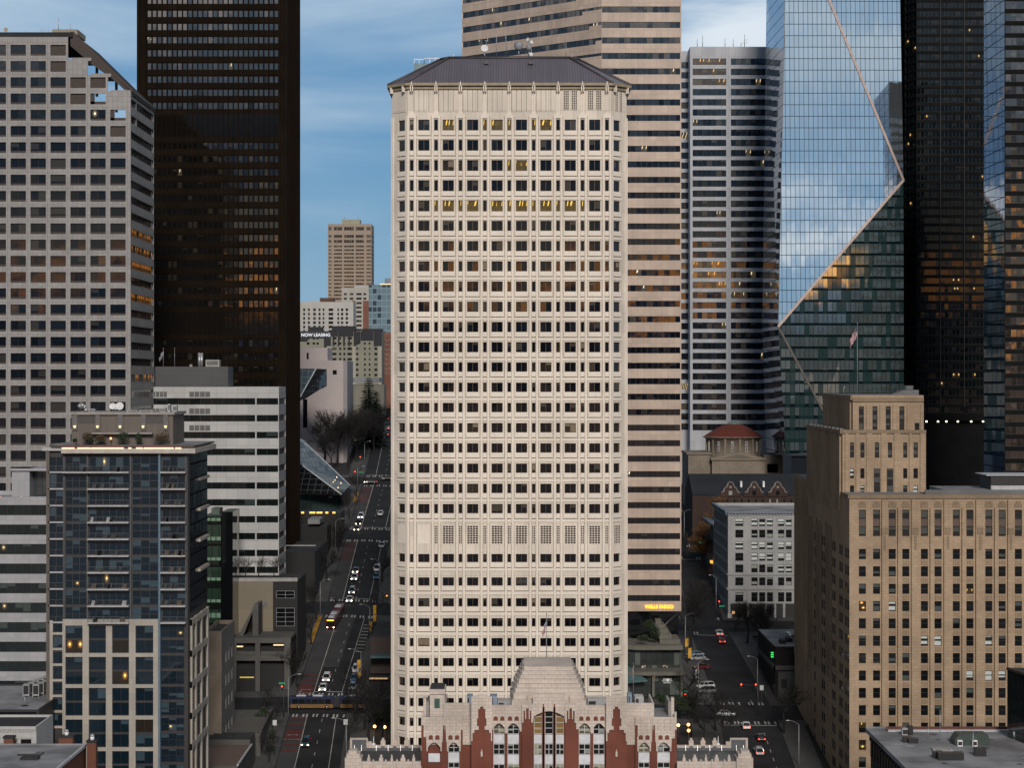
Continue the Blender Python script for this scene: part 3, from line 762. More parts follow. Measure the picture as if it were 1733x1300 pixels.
# ------------------------------------------------------------------ grey gridded tower with stepped top, left edge
gran = stone('grey_granite', (.32,.31,.305), (1.235,1.34,.035), .12, .22, .6, .55)
brown = flat('brown_sill_panel', (.045,.032,.027), .7)
gl_grid = glass('grid_tower_glass', (.005,.008,.012), .10, (.035,.035,.034), 1.58, lit=.012, lcol=(1,.8,.5), ls=.5, spot=True)
def grid_tower():
    D = 512; s = D/F; t = Thing('office_tower', 'grey granite tower of square windows with a sloping stepped top, cut by the left edge', 'tower', (X(120,D), D+15, zt(-80, D+15)))
    p = 33.75; cols = [(17.8+p*k, 43.9+p*k) for k in range(-4, 6)]
    rowt = [75.3+27.5*k for k in range(0, 33)]
    b = MB(); x0 = X(-152,D); xr = X(221,D); tops = {6: 58, 7: 95, 8: 122, 9: 150}
    fr = Fr((x0,D), (1,0)); zb = -6
    # facade built bay by bay so that its top can step down
    for k, (a, c) in enumerate(cols):
        u0 = X(a-3.75-(3.8 if k == 0 else 0), D)-x0; u1 = X(a-3.75+p, D)-x0
        if k == 0: u0 = 0
        if k == len(cols)-1: u1 = xr-x0
        yt = tops.get(k, 58); zt_ = Z(yt+4, D)
        zs = zspx([(y, y+18.2) for y in rowt if y > yt+8], D)
        w = wall(b, fr, u0, u1, zb, zt_, [(X(a,D)-x0, X(c,D)-x0)], zs, .55, gran)
        nrow = len(zs); hole = {6: 2, 7: 2, 8: 2, 9: 2}.get(k, 0)
        see = {8: nrow-2, 9: nrow-1}.get(k, -1)
        wf = [q for q in w if q[5] < nrow-hole]
        for q in w:
            if q[5] >= nrow-hole and q[5] != see: fquad(b, fr, q[0], q[1], q[2], q[3], brown, -.5)
            if q[5] == see: fbox(b, fr, q[0], q[0]+1.0, -.5, -.3, q[2], q[3], brown); fbox(b, fr, q[0], q[1], -.5, -.3, q[2], q[2]+.7, brown)
        t.win(fr, wf, .5, 2 if k % 3 else 1, 1, .05, darkfr, gl_grid)
        for q in wf: fbox(b, fr, q[0], q[1], -.5, -.30, q[2], q[2]+.52, brown)
    side = Fr((xr,D), (0,1)); sd_ = 33.5
    zs = zspx([(y+6, y+19) for y in [160+27.5*k for k in range(0, 27)]], D)
    w = wall(b, side, 0, sd_, zb, Z(150,D), [(.8, sd_-.8)], zs, .3, gran)
    gs = glass('side_ribbon_glass', (.012,.011,.012), .1, (.05,.04,.03), 1.7, tilt=.03)
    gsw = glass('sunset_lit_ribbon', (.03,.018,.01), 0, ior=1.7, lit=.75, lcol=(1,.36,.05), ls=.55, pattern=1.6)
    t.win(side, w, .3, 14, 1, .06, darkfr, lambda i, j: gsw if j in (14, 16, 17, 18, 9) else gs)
    b.build('wall', t.e)
    # sloping roof slab behind the steps, beams, penthouse roof
    r = MB(); zt0 = Z(58,D)+.6
    poly = [(X(118,D), zt0), (X(122,D), zt0), (X(223,D), Z(153,D)), (X(223,D), Z(160,D)), (X(118,D), Z(68,D))]
    r.ext(poly, D+2.0, D+sd_, roofdark)
    r.ext([(X(118,D), zt0+.3), (X(123,D), zt0+.3), (X(224,D), Z(151,D)), (X(224,D), Z(155,D)), (X(118,D), Z(63,D))], D+.9, D+2.0, brown)
    r.ext([(X(118,D),Z(64,D)),(X(122,D),Z(62,D)),(X(223,D),Z(156,D)),(X(223,D),Z(163,D)),(X(190,D),Z(133,D)),(X(155,D),Z(108,D)),(X(118,D),Z(76,D))], D+.62, D+.88, brown)
    r.box(x0, X(122,D), D+.02, D+sd_, Z(62,D), zt0, roofdark)
    for k, (xa, ya) in enumerate(((154.5,95),(188,122),(221,150))):
        r.box(X(xa-33.7,D), X(xa,D)-.03, D+.05, D+8, Z(ya+4,D)-.5, Z(ya+4,D)+.3, gran)
        r.box(X(xa-4,D), X(xa,D)-.05, D+8, D+9, Z(ya+60,D), Z(ya,D), gran)
    r.build('roof', t.e)
    h = MB(); h.box(X(88,D+8), X(131,D+8), D+8, D+18, Z(58,D+8), Z(49,D+8), stone('beige_penthouse', (.30,.27,.22), None)); h.build('penthouse', t.e)
    t.finish()
grid_tower()
# ------------------------------------------------------------------ white banded office block beside it
def banded_block():
    D = 545; t = Thing('office_block', 'white panelled office block with black ribbon windows beneath the black tower', 'building', (X(370,D), D+8, zt(-70, D+8)))
    wp = stone('white_panel', (.47,.475,.475), (2.78,2.78,.04), .08, .22, .5, .6)
    x0, x1, y1 = X(225,D), X(472,D), 561.5
    yt = [674+28.55*k for k in range(0, 12)]; zs = sorted((Z(y+11,D), Z(y,D)) for y in yt); zs = [q for q in zs if q[0] > lo(D)+1]
    gb = glass('black_ribbon_glass', (.006,.009,.009), .12, (.03,.045,.045), 1.55, tilt=.012)
    FRS = block(t, x0, x1, D, y1, lo(D), Z(655,D), wp, roofgrey, front=dict(us=[(.2, x1-x0-.2)], zs=zs, dep=.2, nx=13, fw=.08, fm=darkfr, gm=gb), right=dict(us=[(.2, 16.2)], zs=zs, dep=.2, nx=6, fw=.08, fm=darkfr, gm=gb))
    fr = FRS['front'][0]; gm = flat('grey_vent_grille', (.10,.10,.105), .6)
    for y in (663, 691.5, 720, 748.5):
        for pa in ((257,283),(320,356)):
            v = MB(); n = 4
            for i in range(n):
                a = pa[0]+(pa[1]-pa[0])*i/n; fbox(v, fr, X(a,D)-x0+.08, X(a+(pa[1]-pa[0])/n,D)-x0-.08, 0, .08, Z(y+9,D), Z(y,D), gm)
            if y < 700 or pa[0] > 300: v.build('vent_grille', t.e)
    v = MB(); fbox(v, fr, X(432,D)-x0, X(434.5,D)-x0, 0, .25, lo(D), Z(655,D), wp); v.build('pilaster', t.e)
    ph = MB(); ph.box(X(240,D+4), X(386,D+4), D+4, D+14, Z(655,D)-1, Z(620.5,D+4), stone('grey_metal_cladding', (.085,.09,.095), (40,.4,.04), .1, .1, .5, .7)); ph.build('penthouse', t.e)
    t.finish()
banded_block()
# ------------------------------------------------------------------ red brick building with white terracotta crown, front
def old_brick():
    D = 345; brick = stone('red_brick', (.20,.068,.046), (.30,.10,.012,.5), .28, .45, .85, .7, tone=(.7,.7,.7))
    tc = stone('white_terracotta', (.62,.54,.475), (1.1,.55,.03,.5), .20, .60, .6, .62)
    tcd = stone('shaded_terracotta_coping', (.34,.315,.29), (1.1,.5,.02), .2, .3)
    wpn = flat('white_spandrel', (.60,.62,.66), .5); tarp = flat('blue_grey_membrane', (.20,.26,.33), .6)
    fr_w = flat('white_sash', (.55,.56,.55), .5)
    gA = glass('brick_block_glass', (.010,.011,.010), .5, (.30,.29,.22), 1.5)
    t = Thing('brick_office_building', 'red brick building with a jagged white terracotta crown in front of the cream tower', 'building', (X(929,D), D+12, -17))
    xx = lambda p: X(p, D); zz = lambda p: Z(p, D); zb = -17
    # (left px, right px, forward offset, brick top py, window columns)
    mir = lambda a: 1858-a
    segs = [(713,783,0.0,1216,[(724,745.5),(758.5,777.5)]), (783,798,-.6,1226,[]), (798,833,1.5,1190,[]), (833,883,.35,1200,[(835,854),(859,878.5)]), (883,902,.9,1198,[]), (902,956,.5,1204,[(903.5,917.5),(922,936),(940.5,954.5)])]
    segs += [(mir(b), mir(a), d, tp, [(mir(q), mir(p)) for p, q in reversed(w)]) for a, b, d, tp, w in segs[:5]]
    b = MB(); c = MB()
    def panel(fr, *a):
        q = MB(); fbox(q, fr, *a); q.build('spandrel_panel', t.e)
    def C(poly, d0, d1): c.ext([(xx(p), zz(q)) for p, q in poly], D-d1, D-d0, tc)
    for a, e, d, tp, cols in segs:
        fr = Fr((xx(a), D-d), (1,0)); wd = xx(e)-xx(a)
        big = len(cols) == 3; out = a < 790 or a > 1070
        y0 = (1204 if big else 1258 if out else 1226)
        us = [(xx(p)-xx(a), xx(q)-xx(a)) for p, q in cols]
        if us:
            w = wall(b, fr, 0, wd, zb, zz(tp), us, [(zb+2, zz(y0))], .55, brick)
            for (ua, ub, *_ , i, j) in w:
                fquad(b, fr, ua, ub, zb+2, zz(y0), brick, -.56)
                blind = (out and ((a < 790 and i == 0)))
                yy = y0 if big else y0
                if blind:
                    panel(fr, ua+.1, ub-.1, -.5, -.2, zz(1291), zz(1276.5), wpn); continue
                if big:
                    t.win(fr, [(ua, ub, zz(1243), zz(1204))], .5, 1, 4, .09, fr_w, gl_old if i == 1 else gl_tan)
                    sr = [(1244,1259),(1278.5,1293.5),(1313,1328)]; wr = [(1259.5,1278),(1294,1312.5)]
                elif out: sr = [(1275.5,1291.5),(1310,1326)]; wr = [(1258.5,1275),(1292,1309.5)]
                else: sr = [(1244,1259.5),(1278.5,1294),(1313,1328)]; wr = [(1226.5,1243.5),(1260,1278),(1294.5,1312.5)]
                for ya, yb in sr: panel(fr, ua, ub, -.52, -.30, zz(yb), zz(ya), wpn)
                for k, (ya, yb) in enumerate(wr): t.win(fr, [(ua, ub, zz(yb), zz(ya))], .48, 2, 2, .09, fr_w, gl_old if (i+k) % 3 else gl_blindtan)
        else: fquad(b, fr, 0, wd, zb, zz(tp), brick)
        for u in (0, wd):
            f2 = (fr.P(u,0,zb), fr.P(u,-2.2,zb), fr.P(u,-2.2,zz(tp)), fr.P(u,0,zz(tp))); b.face(list(f2), brick)
        # crown of terracotta
        dd = d+.12
        def archpoly(p, q, ysp, rise, n=8): 
            return [(p+(q-p)*i/n, ysp-rise*math.sin(math.pi*i/n)) for i in range(n+1)]
        L = (lambda P: P) if True else None
        if out and cols:
            A1 = archpoly(cols[0][0], cols[0][1], 1266, 9); A2 = archpoly(cols[1][0], cols[1][1], 1266, 9)
            C([(a,1214),(e,1214),(e,1236),(e-3,1236),(e-3,1250),(cols[1][1]+2.5,1250),(cols[1][1]+2,1272),(cols[1][1],1272)]+A2[::-1]+[(cols[1][0],1272),(cols[1][0]-2,1272),(cols[1][0]-2.5,1256),((cols[0][1]+cols[1][0])/2+3,1256),((cols[0][1]+cols[1][0])/2+2,1228),((cols[0][1]+cols[1][0])/2-2,1228),((cols[0][1]+cols[1][0])/2-3,1256),(cols[0][1]+2.5,1256),(cols[0][1]+2,1272),(cols[0][1],1272)]+A1[::-1]+[(cols[0][0],1272),(cols[0][0]-2,1272),(cols[0][0]-2.5,1248),(a+4,1248),(a+4,1228),(a,1228)], d-.05, dd+.15)
        elif cols and not big:
            A1 = archpoly(cols[0][0], cols[0][1], 1232, 8); A2 = archpoly(cols[1][0], cols[1][1], 1232, 8)
            C([(a,1194),(e,1194),(e,1238),(cols[1][1]+2,1238),(cols[1][1],1234)]+A2[::-1]+[(cols[1][0],1238),(cols[1][0]-1,1241),(cols[0][1]+1,1241),(cols[0][1],1238)]+A1[::-1]+[(cols[0][0],1234),(a,1234)], d-.05, dd+.15)
        elif big:
            A = archpoly(a+1, e-1, 1212, 9, 12)
            C([(a,1174),(e,1174),(e,1216),(e-1,1216)]+A[::-1]+[(a+1,1216),(a,1216)], d-.05, dd+.2)
            for q in (919.7, 938.2): 
                for dx, yt in ((1.7,1196),(1.0,1191)): b.box(xx(q-dx), xx(q+dx), D-d-.5, D-d, zb, zz(yt), brick)
        elif a in (798, mir(833)):
            m = (a+e)/2
            C([(a,1177),(m-9,1177),(m-7,1174),(m+7,1174),(m+9,1177),(e,1177),(e,1252),(e-2,1252),(e-2,1238),(e-5,1238),(e-5,1233),(m+5,1233),(m+5,1227),(m+8,1227),(m+8,1214),(m+6,1214),(m+6,1206),(m+6,1198),(m+3,1198),(m+3,1194),(m-3,1194),(m-3,1198),(m-6,1198),(m-6,1206),(m-6,1214),(m-8,1214),(m-8,1227),(m-5,1227),(m-5,1233),(a+5,1233),(a+5,1238),(a+2,1238),(a+2,1252),(a,1252)], d-.05, dd+.18)
            c.box(xx(m)-.16, xx(m)+.16, D-d-.3, D-d, zz(1278), zz(1270), tc); c.tube((xx(m),D-d-.15,zz(1270)), (xx(m),D-d-.15,zz(1266)), .16, .02, tc, 6)
            for o in (-12, -6, 0, 6, 12): c.box(xx(m+o-.6), xx(m+o+.6), D-dd-.3, D-dd-.1, zz(1192), zz(1178), tc)
        elif a in (883, mir(902)):
            m = (a+e)/2
            C([(a,1190),(e,1190),(e,1222),(e-3,1222),(e-3,1202),(e-5.5,1202),(e-5.5,1216),(m+2.2,1216),(m+2.2,1198),(m-2.2,1198),(m-2.2,1216),(a+5.5,1216),(a+5.5,1202),(a+3,1202),(a+3,1222),(a,1222)], d-.05, dd+.15)
        else:
            s_ = 1 if a < 929 else -1; q0, q1 = (a, e) if s_ > 0 else (e, a); w_ = (q1-q0)
            C([(q0,1214),(q1,1214),(q1,1227),(q0+w_*.75,1227),(q0+w_*.75,1231),(q0+w_*.5,1231),(q0+w_*.5,1238),(q0+w_*.25,1238),(q0+w_*.25,1250),(q0,1250)], d-.05, dd+.15)
        # paired niches over the arches, thin flutes
        for p, q in cols if not big else []:
            yn = 1252 if out else 1219.5; hh = 8
            for sg in (-1, 1):
                m = (p+q)/2+sg*5.6
                b.ext([(xx(m-3.6),zz(yn)),(xx(m+3.6),zz(yn))]+[(xx(m+3.6*math.cos(k*math.pi/6)), zz(yn-hh+4-3.6*math.sin(k*math.pi/6))) for k in range(0, 7)], D-dd-.2, D-d, brick)
        if cols and not big:
            ya, yb = (1236, 1216) if out else (1209, 1196); n = 7
            for i in range(1, n): 
                px = a+(e-a)*i/n; c.box(xx(px-.5), xx(px+.5), D-dd-.3, D-dd-.1, zz(ya), zz(yb), tc)
    b.build('brick_wall', t.e)
    # upper masses of terracotta and the stepped pyramid
    for s_ in (0, 1):
        f = (lambda p: p) if s_ == 0 else mir
        def bx(p, q, yt, yb, d0, d1, m=tc, top=None):
            p, q = sorted((f(p), f(q))); c.box(X(p,D+d0), X(q,D+d0), D+d0, D+d1, zz(yb), Z(yt,D+d0), m, top)
        bx(751, 800, 1191, 1240, 1.2, 1.8); bx(751, 754, 1191, 1240, 1.81, 12); bx(754, 868, 1202, 1240, 12, 12.4)
        bx(833, 868, 1194.1, 1240, .8, 1.2)
        bx(713, 798, 1216, 1262, .4, 11, tc, roofgrey); bx(798, 868, 1199, 1240, 1.81, 11.9, roofgrey)
        bx(713, 716.5, 1206, 1262, .36, .9); 
    for i, (p, q, yt) in enumerate([(866,992,1186),(869,989,1174),(872,986,1166),(875,983,1158),(878,980,1150),(881,977,1143),(884,974,1136),(887,971,1129),(889.5,968.5,1121)]):
        last = i == 8
        ZD = lambda y, d=0: Z(y, D+.9+i*.75+d)
        if not last: c.box(xx(p), xx(q), D+.9+i*.75, D+22-i*.5, zz(1216), ZD(yt), tc)
        else:
            c.box(xx(p), xx(q), D+17.5, D+18.2, Z(1140,D+17), Z(1122,D+17.5), tc)
            for u0, u1 in ((p, p+3), (q-3, q)): c.box(xx(u0), xx(u1), D+7.6, D+17.45, Z(1140,D+7), Z(1130,D+8), tc)
        if i < 8:
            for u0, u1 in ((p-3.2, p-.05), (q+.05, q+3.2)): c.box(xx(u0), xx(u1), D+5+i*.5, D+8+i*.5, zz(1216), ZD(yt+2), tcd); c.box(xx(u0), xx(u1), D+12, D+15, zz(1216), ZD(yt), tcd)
    for p in (893, 911, 929, 947, 965): c.box(xx(p-.6), xx(p+.6), D+.6, D+.9, zz(1196), zz(1177), tc)
    c.build('terracotta_crown', t.e)
    r = MB(); zp = Z(1136,D+7)
    r.box(xx(892), xx(966), D+8.5, D+17, zp-.5, zp+.15, roofgrey); r.box(xx(928), xx(945), D+15.8, D+17.3, zp, Z(1121.5,D+16), tc)
    r.box(xx(895), xx(916), D+12, D+13.5, zp, zp+.5, steel); r.box(xx(948), xx(962), D+11, D+13, zp, zp+.4, blackm); r.build('roof', t.e)
    # left stair penthouse with green window
    p = MB(); p.box(xx(726.5), xx(752), D+1.85, D+7, zz(1240), zz(1174), tc); p.box(xx(725.5), xx(753), D+1.6, D+7.3, zz(1178), zz(1170), tc); p.box(xx(728), xx(751), D+2, D+6.8, zz(1170), zz(1166.5), roofdark)
    ph = p.build('stair_penthouse', t.e)
    g = MB(); fr = Fr((xx(734.5), D+1.8), (1,0)); fbox(g, fr, 0, xx(743.5)-xx(734.5), 0, .05, zz(1202), zz(1186), flat('verdigris_shutter', (.03,.085,.07), .5)); g.build('shutter', ph)
    # dormer-like scroll gables at both ends
    for s_ in (0, 1):
        f = (lambda p: p) if s_ == 0 else mir
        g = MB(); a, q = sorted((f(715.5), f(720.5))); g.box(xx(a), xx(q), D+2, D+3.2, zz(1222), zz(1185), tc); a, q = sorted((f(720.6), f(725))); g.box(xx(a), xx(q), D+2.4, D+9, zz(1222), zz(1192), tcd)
        g.build('scroll_gable', t.e)
    # rooftop plant under membranes
    for (p, q, ya, yb, m) in ((789,799,1179,1192,tarp),(829,841,1179,1193,tarp),(842,868,1187,1194,steel),(996,1030,1184,1193,steel),(1065,1072,1176,1192,tarp),(1077,1092,1180,1192,steel)):
        v = MB(); x0, x1 = xx(p), xx(q); v.box(x0, x1, D+4, D+7, zz(1206), Z(ya,D+4), m); v.box(x0+.2, x0+(x1-x0)*.4, D+3.6, D+4, Z(yb,D+4), Z(ya+3,D+4), blackm); v.build('plant_box', t.e)
    # low wings
    for s_ in (0, 1):
        f = (lambda p: p) if s_ == 0 else mir
        w = MB(); D2 = 343; x2 = lambda p: X(f(p), D2); y2 = lambda p: Z(p, D2)
        def wx(p, q, yt, yb, d0, d1, m=tc):
            a, e = sorted((x2(p), x2(q))); w.box(a, e, D2+d0, D2+d1, (y2(yb) if yb else zb), y2(yt), m)
        wx(586, 712, 1290, 0, 0, .7)
        wx(587, 711, 1296, 1299, .71, 13.2, flat('dark_gutter_roof', (.030,.032,.035), .6))
        for q, wd in ((624,5),(645,7),(663,4),(682,8),(700,5)): wx(q-wd/2, q+wd/2, 1284, 1290, 0, .7); wx(q-wd/4, q+wd/4, 1279, 1284, .1, .6)
        for q in (632,653,672,691): wx(q-1.2, q+1.2, 1286, 1300, -.25, 0); 
        wx(584, 612, 1283, 0, -.6, 3.0); wx(587, 609, 1276, 1283, -.4, 2.6); wx(590, 604, 1271, 1276, -.2, 2.2)
        D3 = 357
        def wy(p, q, yt, yb, d0, d1, m=tc):
            a, e = sorted((X(f(p),D3), X(f(q),D3))); w.box(a, e, D3+d0, D3+d1, Z(yb,D3), Z(yt,D3), m)
        wy(592, 712, 1263, 1300, .3, .9); slate = flat('grey_lead_flashing', (.085,.09,.10), .5)
        wy(594, 712, 1267, 1300, .05, .29, slate); wy(592, 622, 1251, 1263, .25, .95); wy(596, 620, 1253, 1300, .04, .24, slate); wy(622, 629, 1257, 1263, .25, .95)
        for q in (648, 668, 688): wy(q-4, q+4, 1255, 1263, .25, .95); wy(q-2, q+2, 1251, 1255, .3, .9); wy(q-3, q+3, 1264, 1300, -.02, .04, slate)
        for q in (600, 612, 637, 657, 678, 698): a = X(f(q),D3); w.tube((a, D3-.1, Z(1262,D3)), (a, D3-1.2, Z(1290,D3)), .05, .05, steel, 4)
        w.build('parapet_wing', t.e)
    # spiky finials of white metal on the wings
    t.finish()
    for px, lb in ((632, 'left'), (1216, 'right')):
        v = MB(); x = X(px, 357); z = Z(1263, 357); v.tube((x,357.6,z),(x,357.6,z+.3),.35,.3,whitep,8); v.tube((x,357.6,z+.3),(x,357.6,z+1.6),.13,.02,whitep,6)
        o = v.build('finial'); tag(o, 'white pointed finial on the parapet of the %s wing of the red brick building' % ('street-of-buses' if lb == 'left' else 'red-traffic-light street'), 'finial')
gl_tan = glass('boarded_tan_window', (.20,.13,.05), .4, (.34,.25,.12), 1.5)
gl_blindtan = glass('tan_blind_window', (.10,.095,.07), .8, (.34,.33,.25), 1.5)
old_brick()
# ------------------------------------------------------------------ tan stepped tower on the right
def tan_building():
    sand = stone('tan_stone', (.40,.295,.20), (1.25,.62,.025,.5), .20, .35, .8, .66, tone=(.6,.55,.5))
    sandt = stone('tan_stone_trim', (.27,.20,.135), (1.25,.62,.02), .14, .4, .8, .8, tone=(.55,.5,.45))
    cap = stone('lead_capping', (.16,.165,.17), None); woodp = flat('brown_spandrel', (.09,.06,.045), .6)
    frm = flat('black_window_frame', (.012,.012,.012), .5)
    t = Thing('stepped_tower', 'tan stone art deco tower block stepping up in three tiers on the right', 'building', (X(1437,430)+20, 450, -9))
    D = 430; x0 = X(1437.5, D); x1 = X(1800, D); s = D/F; zb = -9
    gt = glass('tan_block_glass', (.006,.007,.008), .16, (.07,.085,.085), 1.5, lit=.012, lcol=(1,.6,.15), ls=.5)
    cpx = [(1453.5,1465.5),(1477.5,1489.5),(1504,1516),(1527,1539),(1558.5,1570.5),(1581.5,1593.5),(1612.5,1624.5),(1635.5,1647.5),(1667.5,1679.5),(1690,1702),(1717.5,1729.5),(1745,1757)]
    us = uspx(cpx, D, x0); rt = [929.5+29.42*k for k in range(0, 14)]
    zs = zspx([(y, y+17.5) for y in rt]+[(863,908)], D)
    pale = {(9,4),(10,4),(4,9),(5,9),(3,12)}
    b = MB(); fr = Fr((x0,D),(1,0)); zt1 = Z(837,D)
    w = wall(b, fr, 0, x1-x0, zb, zt1, us, zs, .42, sand)
    nr = len(zs)
    pl = {(7,6),(8,6),(9,6),(4,8),(5,8),(8,8),(2,10)}
    gf = lambda i, j: gl_blind if (i, j) in pl else gl_warm if (i, j) in ((0,10),(0,2),(2,2)) else gt
    t.win(fr, [q for q in w if q[5] < nr-1], .4, 1, 2, .07, frm, gf)
    gtop = glass('tall_pale_window', (.02,.021,.021), .9, (.075,.08,.075), 1.5)
    t.win(fr, [q for q in w if q[5] == nr-1], .4, 1, 3, .08, frm, gtop, 'tall_window')
    for q in w:
        if q[5] == nr-1: fbox(b, fr, q[0]+.05, q[1]-.05, -.38, -.30, q[2]+2.1, q[2]+3.5, woodp)
    piers = [(1492,1501),(1519,1524.5),(1542,1555.5),(1573.5,1579),(1597,1610),(1627.5,1633),(1651,1665),(1682.5,1687.5),(1705,1715)]
    for a, c in piers: fbox(b, fr, X(a,D)-x0, X(c,D)-x0, 0, .55, zb, Z(846 if c-a > 8 else 860,D), sand)
    fbox(b, fr, 0, x1-x0, 0, .30, zt1-.85, zt1, sandt)
    for a, c in cpx[2:]:   # fluted spandrels
        for y in rt:
            for k in range(4):
                u = X(a,D)-x0+.12+k*.36; fbox(b, fr, u, u+.2, 0, .09, Z(y+27.5,D), Z(y+19.5,D), sandt)
    for a, c in cpx:       # carved heads over the top windows
        m = (X(a,D)+X(c,D))/2-x0; fbox(b, fr, m-.8, m+.8, 0, .14, Z(859,D), Z(852,D), sandt); fbox(b, fr, m-.5, m+.5, 0, .2, Z(852,D), Z(848.5,D), sandt)
    for a, c in piers:
        if c-a > 8: m = (X(a,D)+X(c,D))/2-x0; fbox(b, fr, m-.62, m+.62, .55, .7, Z(904,D), Z(893,D), sandt); fbox(b, fr, m-.25, m+.25, .55, .66, Z(930,D), Z(906,D), sandt)
    # left flank
    yb_ = 512; f2 = Fr((x0,yb_),(0,-1)); fl = yb_-D
    vs = []
    for cu in (10.5, 13.5, 33, 45, 47.6, 60, 62.6, 69.8, 72.4, 77.6, 80.4): vs.append((cu-.95, cu+.95))
    w = wall(b, f2, 0, fl, zb, zt1, vs, zs[:-1], .07, sand); t.win(f2, w, .06, 1, 2, .07, frm, gt)
    for k in range(24):
        u = 15+k*1.85
        if any(a-.5 < u < c+.5 for a, c in vs): continue
        fbox(b, f2, u, u+.75, 0, .22, zb+22, Z(906,D)+R.uniform(-.5,.5), sandt if k % 2 else sand)
    fbox(b, f2, 0, fl, 0, .28, zt1-.85, zt1, sandt)
    xw = X(1567,D); b.face([(x0,D,zt1-.02),(xw,D,zt1-.02),(xw,yb_,zt1-.02),(x0,yb_,zt1-.02)], roofgrey); b.face([(xw,D,zt1-.02),(x1,D,zt1-.02),(x1,D+13,zt1-.02),(xw,D+13,zt1-.02)], roofdark)
    fquad(b, Fr((x1,D+13),(-1,0)), 0, x1-xw, zb, zt1, sand); fquad(b, Fr((xw,D+13),(0,1)), 0, yb_-D-13, zb, zt1, sand); fquad(b, Fr((xw,yb_),(-1,0)), 0, xw-x0, zb, zt1, sand)
    b.box(X(1567,D), x1, D+.5, D+1.2, zt1, zt1+.9, cap)
    b.build('lower_tier', t.e)
    # rear low shoulder, middle tier, top tier
    m_ = MB(); m_.box(x0-.3, x0+18, 490, 511, zb, Z(806,500), sand, roofgrey)
    for k in range(10): u = 491+k*2.05; m_.box(x0-.55, x0-.3, u, u+.8, zb+20, Z(810,500), sand)
    m_.build('shoulder', t.e)
    D2 = 439; xa, xb = x0, X(1567,D2); zt2 = Z(728,D2); b = MB(); fr = Fr((xa,D2),(1,0))
    cm = [(1438.5,1445.5),(1456,1463),(1480.5,1488),(1502.5,1510),(1528.5,1535.5),(1546,1553.5)]
    us = uspx(cm, D2, xa); w = wall(b, fr, 0, xb-xa, zt1-.5, zt2, us, zspx([(749,775),(793,810),(822,837)], D2), .4, sand)
    gm = lambda i, j: gl_blind if (i, j) in ((0,1),(1,0),(5,0)) else gtop if j == 2 else gt
    t.win(fr, [q for q in w if not (q[4] in (2,3) and q[5] < 2)], .38, 1, 2, .07, frm, gm)
    for k in (2, 3):
        u0, u1 = us[k]; t.win(fr, [(u0-.2, u1+.2, Z(837,D2), Z(793,D2))], -.03, 1, 3, .08, frm, gtop, 'tall_window')
    for a, c in ((1430,1435),(1448.5,1453),(1466,1476),(1491,1500),(1513,1524),(1538.5,1543.5),(1557,1566)): fbox(b, fr, X(a,D2)-xa, X(c,D2)-xa, 0, .3, zt1, Z(733,D2), sand)
    fbox(b, fr, 0, xb-xa, 0, .34, zt2-.7, zt2, sandt)
    fl2 = Fr((xa,490),(0,-1)); fquad(b, fl2, 0, 51, zt1-.5, zt2, sand)
    for k in range(19): fbox(b, fl2, .8+k*2.65, 2.1+k*2.65, 0, .45, zt1-4, zt2-.9-(k % 5 == 2)*1.2, sand)
    fbox(b, fl2, 0, 51, 0, .5, zt2-.8, zt2, sandt)
    fquad(b, Fr((xb,D2),(0,1)), 0, 51, zt1-.5, zt2, sand)
    b.face([(xa,D2,zt2-.02),(xb,D2,zt2-.02),(xb,490,zt2-.02),(xa,490,zt2-.02)], roofgrey)
    for k in range(9): b.box(xa-.4, xa+.3, 440+k*5.5, 441.3+k*5.5, zt2, zt2+.35, cap)
    b.build('middle_tier', t.e)
    D3 = 441.5; xa, xb = X(1443,D3), X(1563,D3); zt3 = Z(669,D3); b = MB(); fr = Fr((xa,D3),(1,0))
    us = uspx([(1453.5,1462),(1476.5,1485),(1499,1507.5),(1522,1530.5)], D3, xa)
    w = wall(b, fr, 0, xb-xa, zt2-.5, zt3, us, zspx([(688,731)], D3), .4, sand); t.win(fr, w, .38, 1, 3, .08, frm, gtop, 'tall_window')
    t.win(fr, [(X(1548,D3)-xa, X(1556,D3)-xa, Z(731,D3), Z(716,D3))], -.03, 1, 2, .08, frm, gt)
    for a, c in ((1443,1450),(1466,1472),(1489,1495),(1511,1518),(1535,1541),(1557.5,1563)): fbox(b, fr, X(a,D3)-xa, X(c,D3)-xa, 0, .25, zt2, Z(684,D3), sand)
    fbox(b, fr, 0, xb-xa, 0, .28, zt3-1.4, zt3-.5, sandt)
    fl3 = Fr((xa,482),(0,-1)); fquad(b, fl3, 0, 40.5, zt2-.5, zt3, sand)
    for k in range(16): fbox(b, fl3, .6+k*2.5, 1.8+k*2.5, 0, .4, zt2-.5, zt3-1.0, sand)
    fbox(b, fl3, 0, 40.5, 0, .45, zt3-1.0, zt3, sandt); fquad(b, Fr((xb,D3),(0,1)), 0, 40.5, zt2-.5, zt3, sand)
    b.face([(xa,D3,zt3-.02),(xb,D3,zt3-.02),(xb,482,zt3-.02),(xa,482,zt3-.02)], cap)
    b.build('upper_tier', t.e)
    c = MB(); xk = X(1538.5,446); c.ext([(xk-4.2,zt3),(xk+1.9,zt3),(xk+1.9,Z(660,446)),(xk-1.3,Z(660,446)),(xk-2.2,zt3+.6)], 445, 448.5, cap); c.tube((xk,446.5,Z(660,446)),(xk,446.5,Z(654,446)),1.0,1.0,cap,12); c.tube((xk,446.5,Z(654,446)),(xk,446.5,Z(652.8,446)),1.2,.9,cap,12); c.build('chimney', t.e)
    t.finish(); return zt3
ZTAN = tan_building()
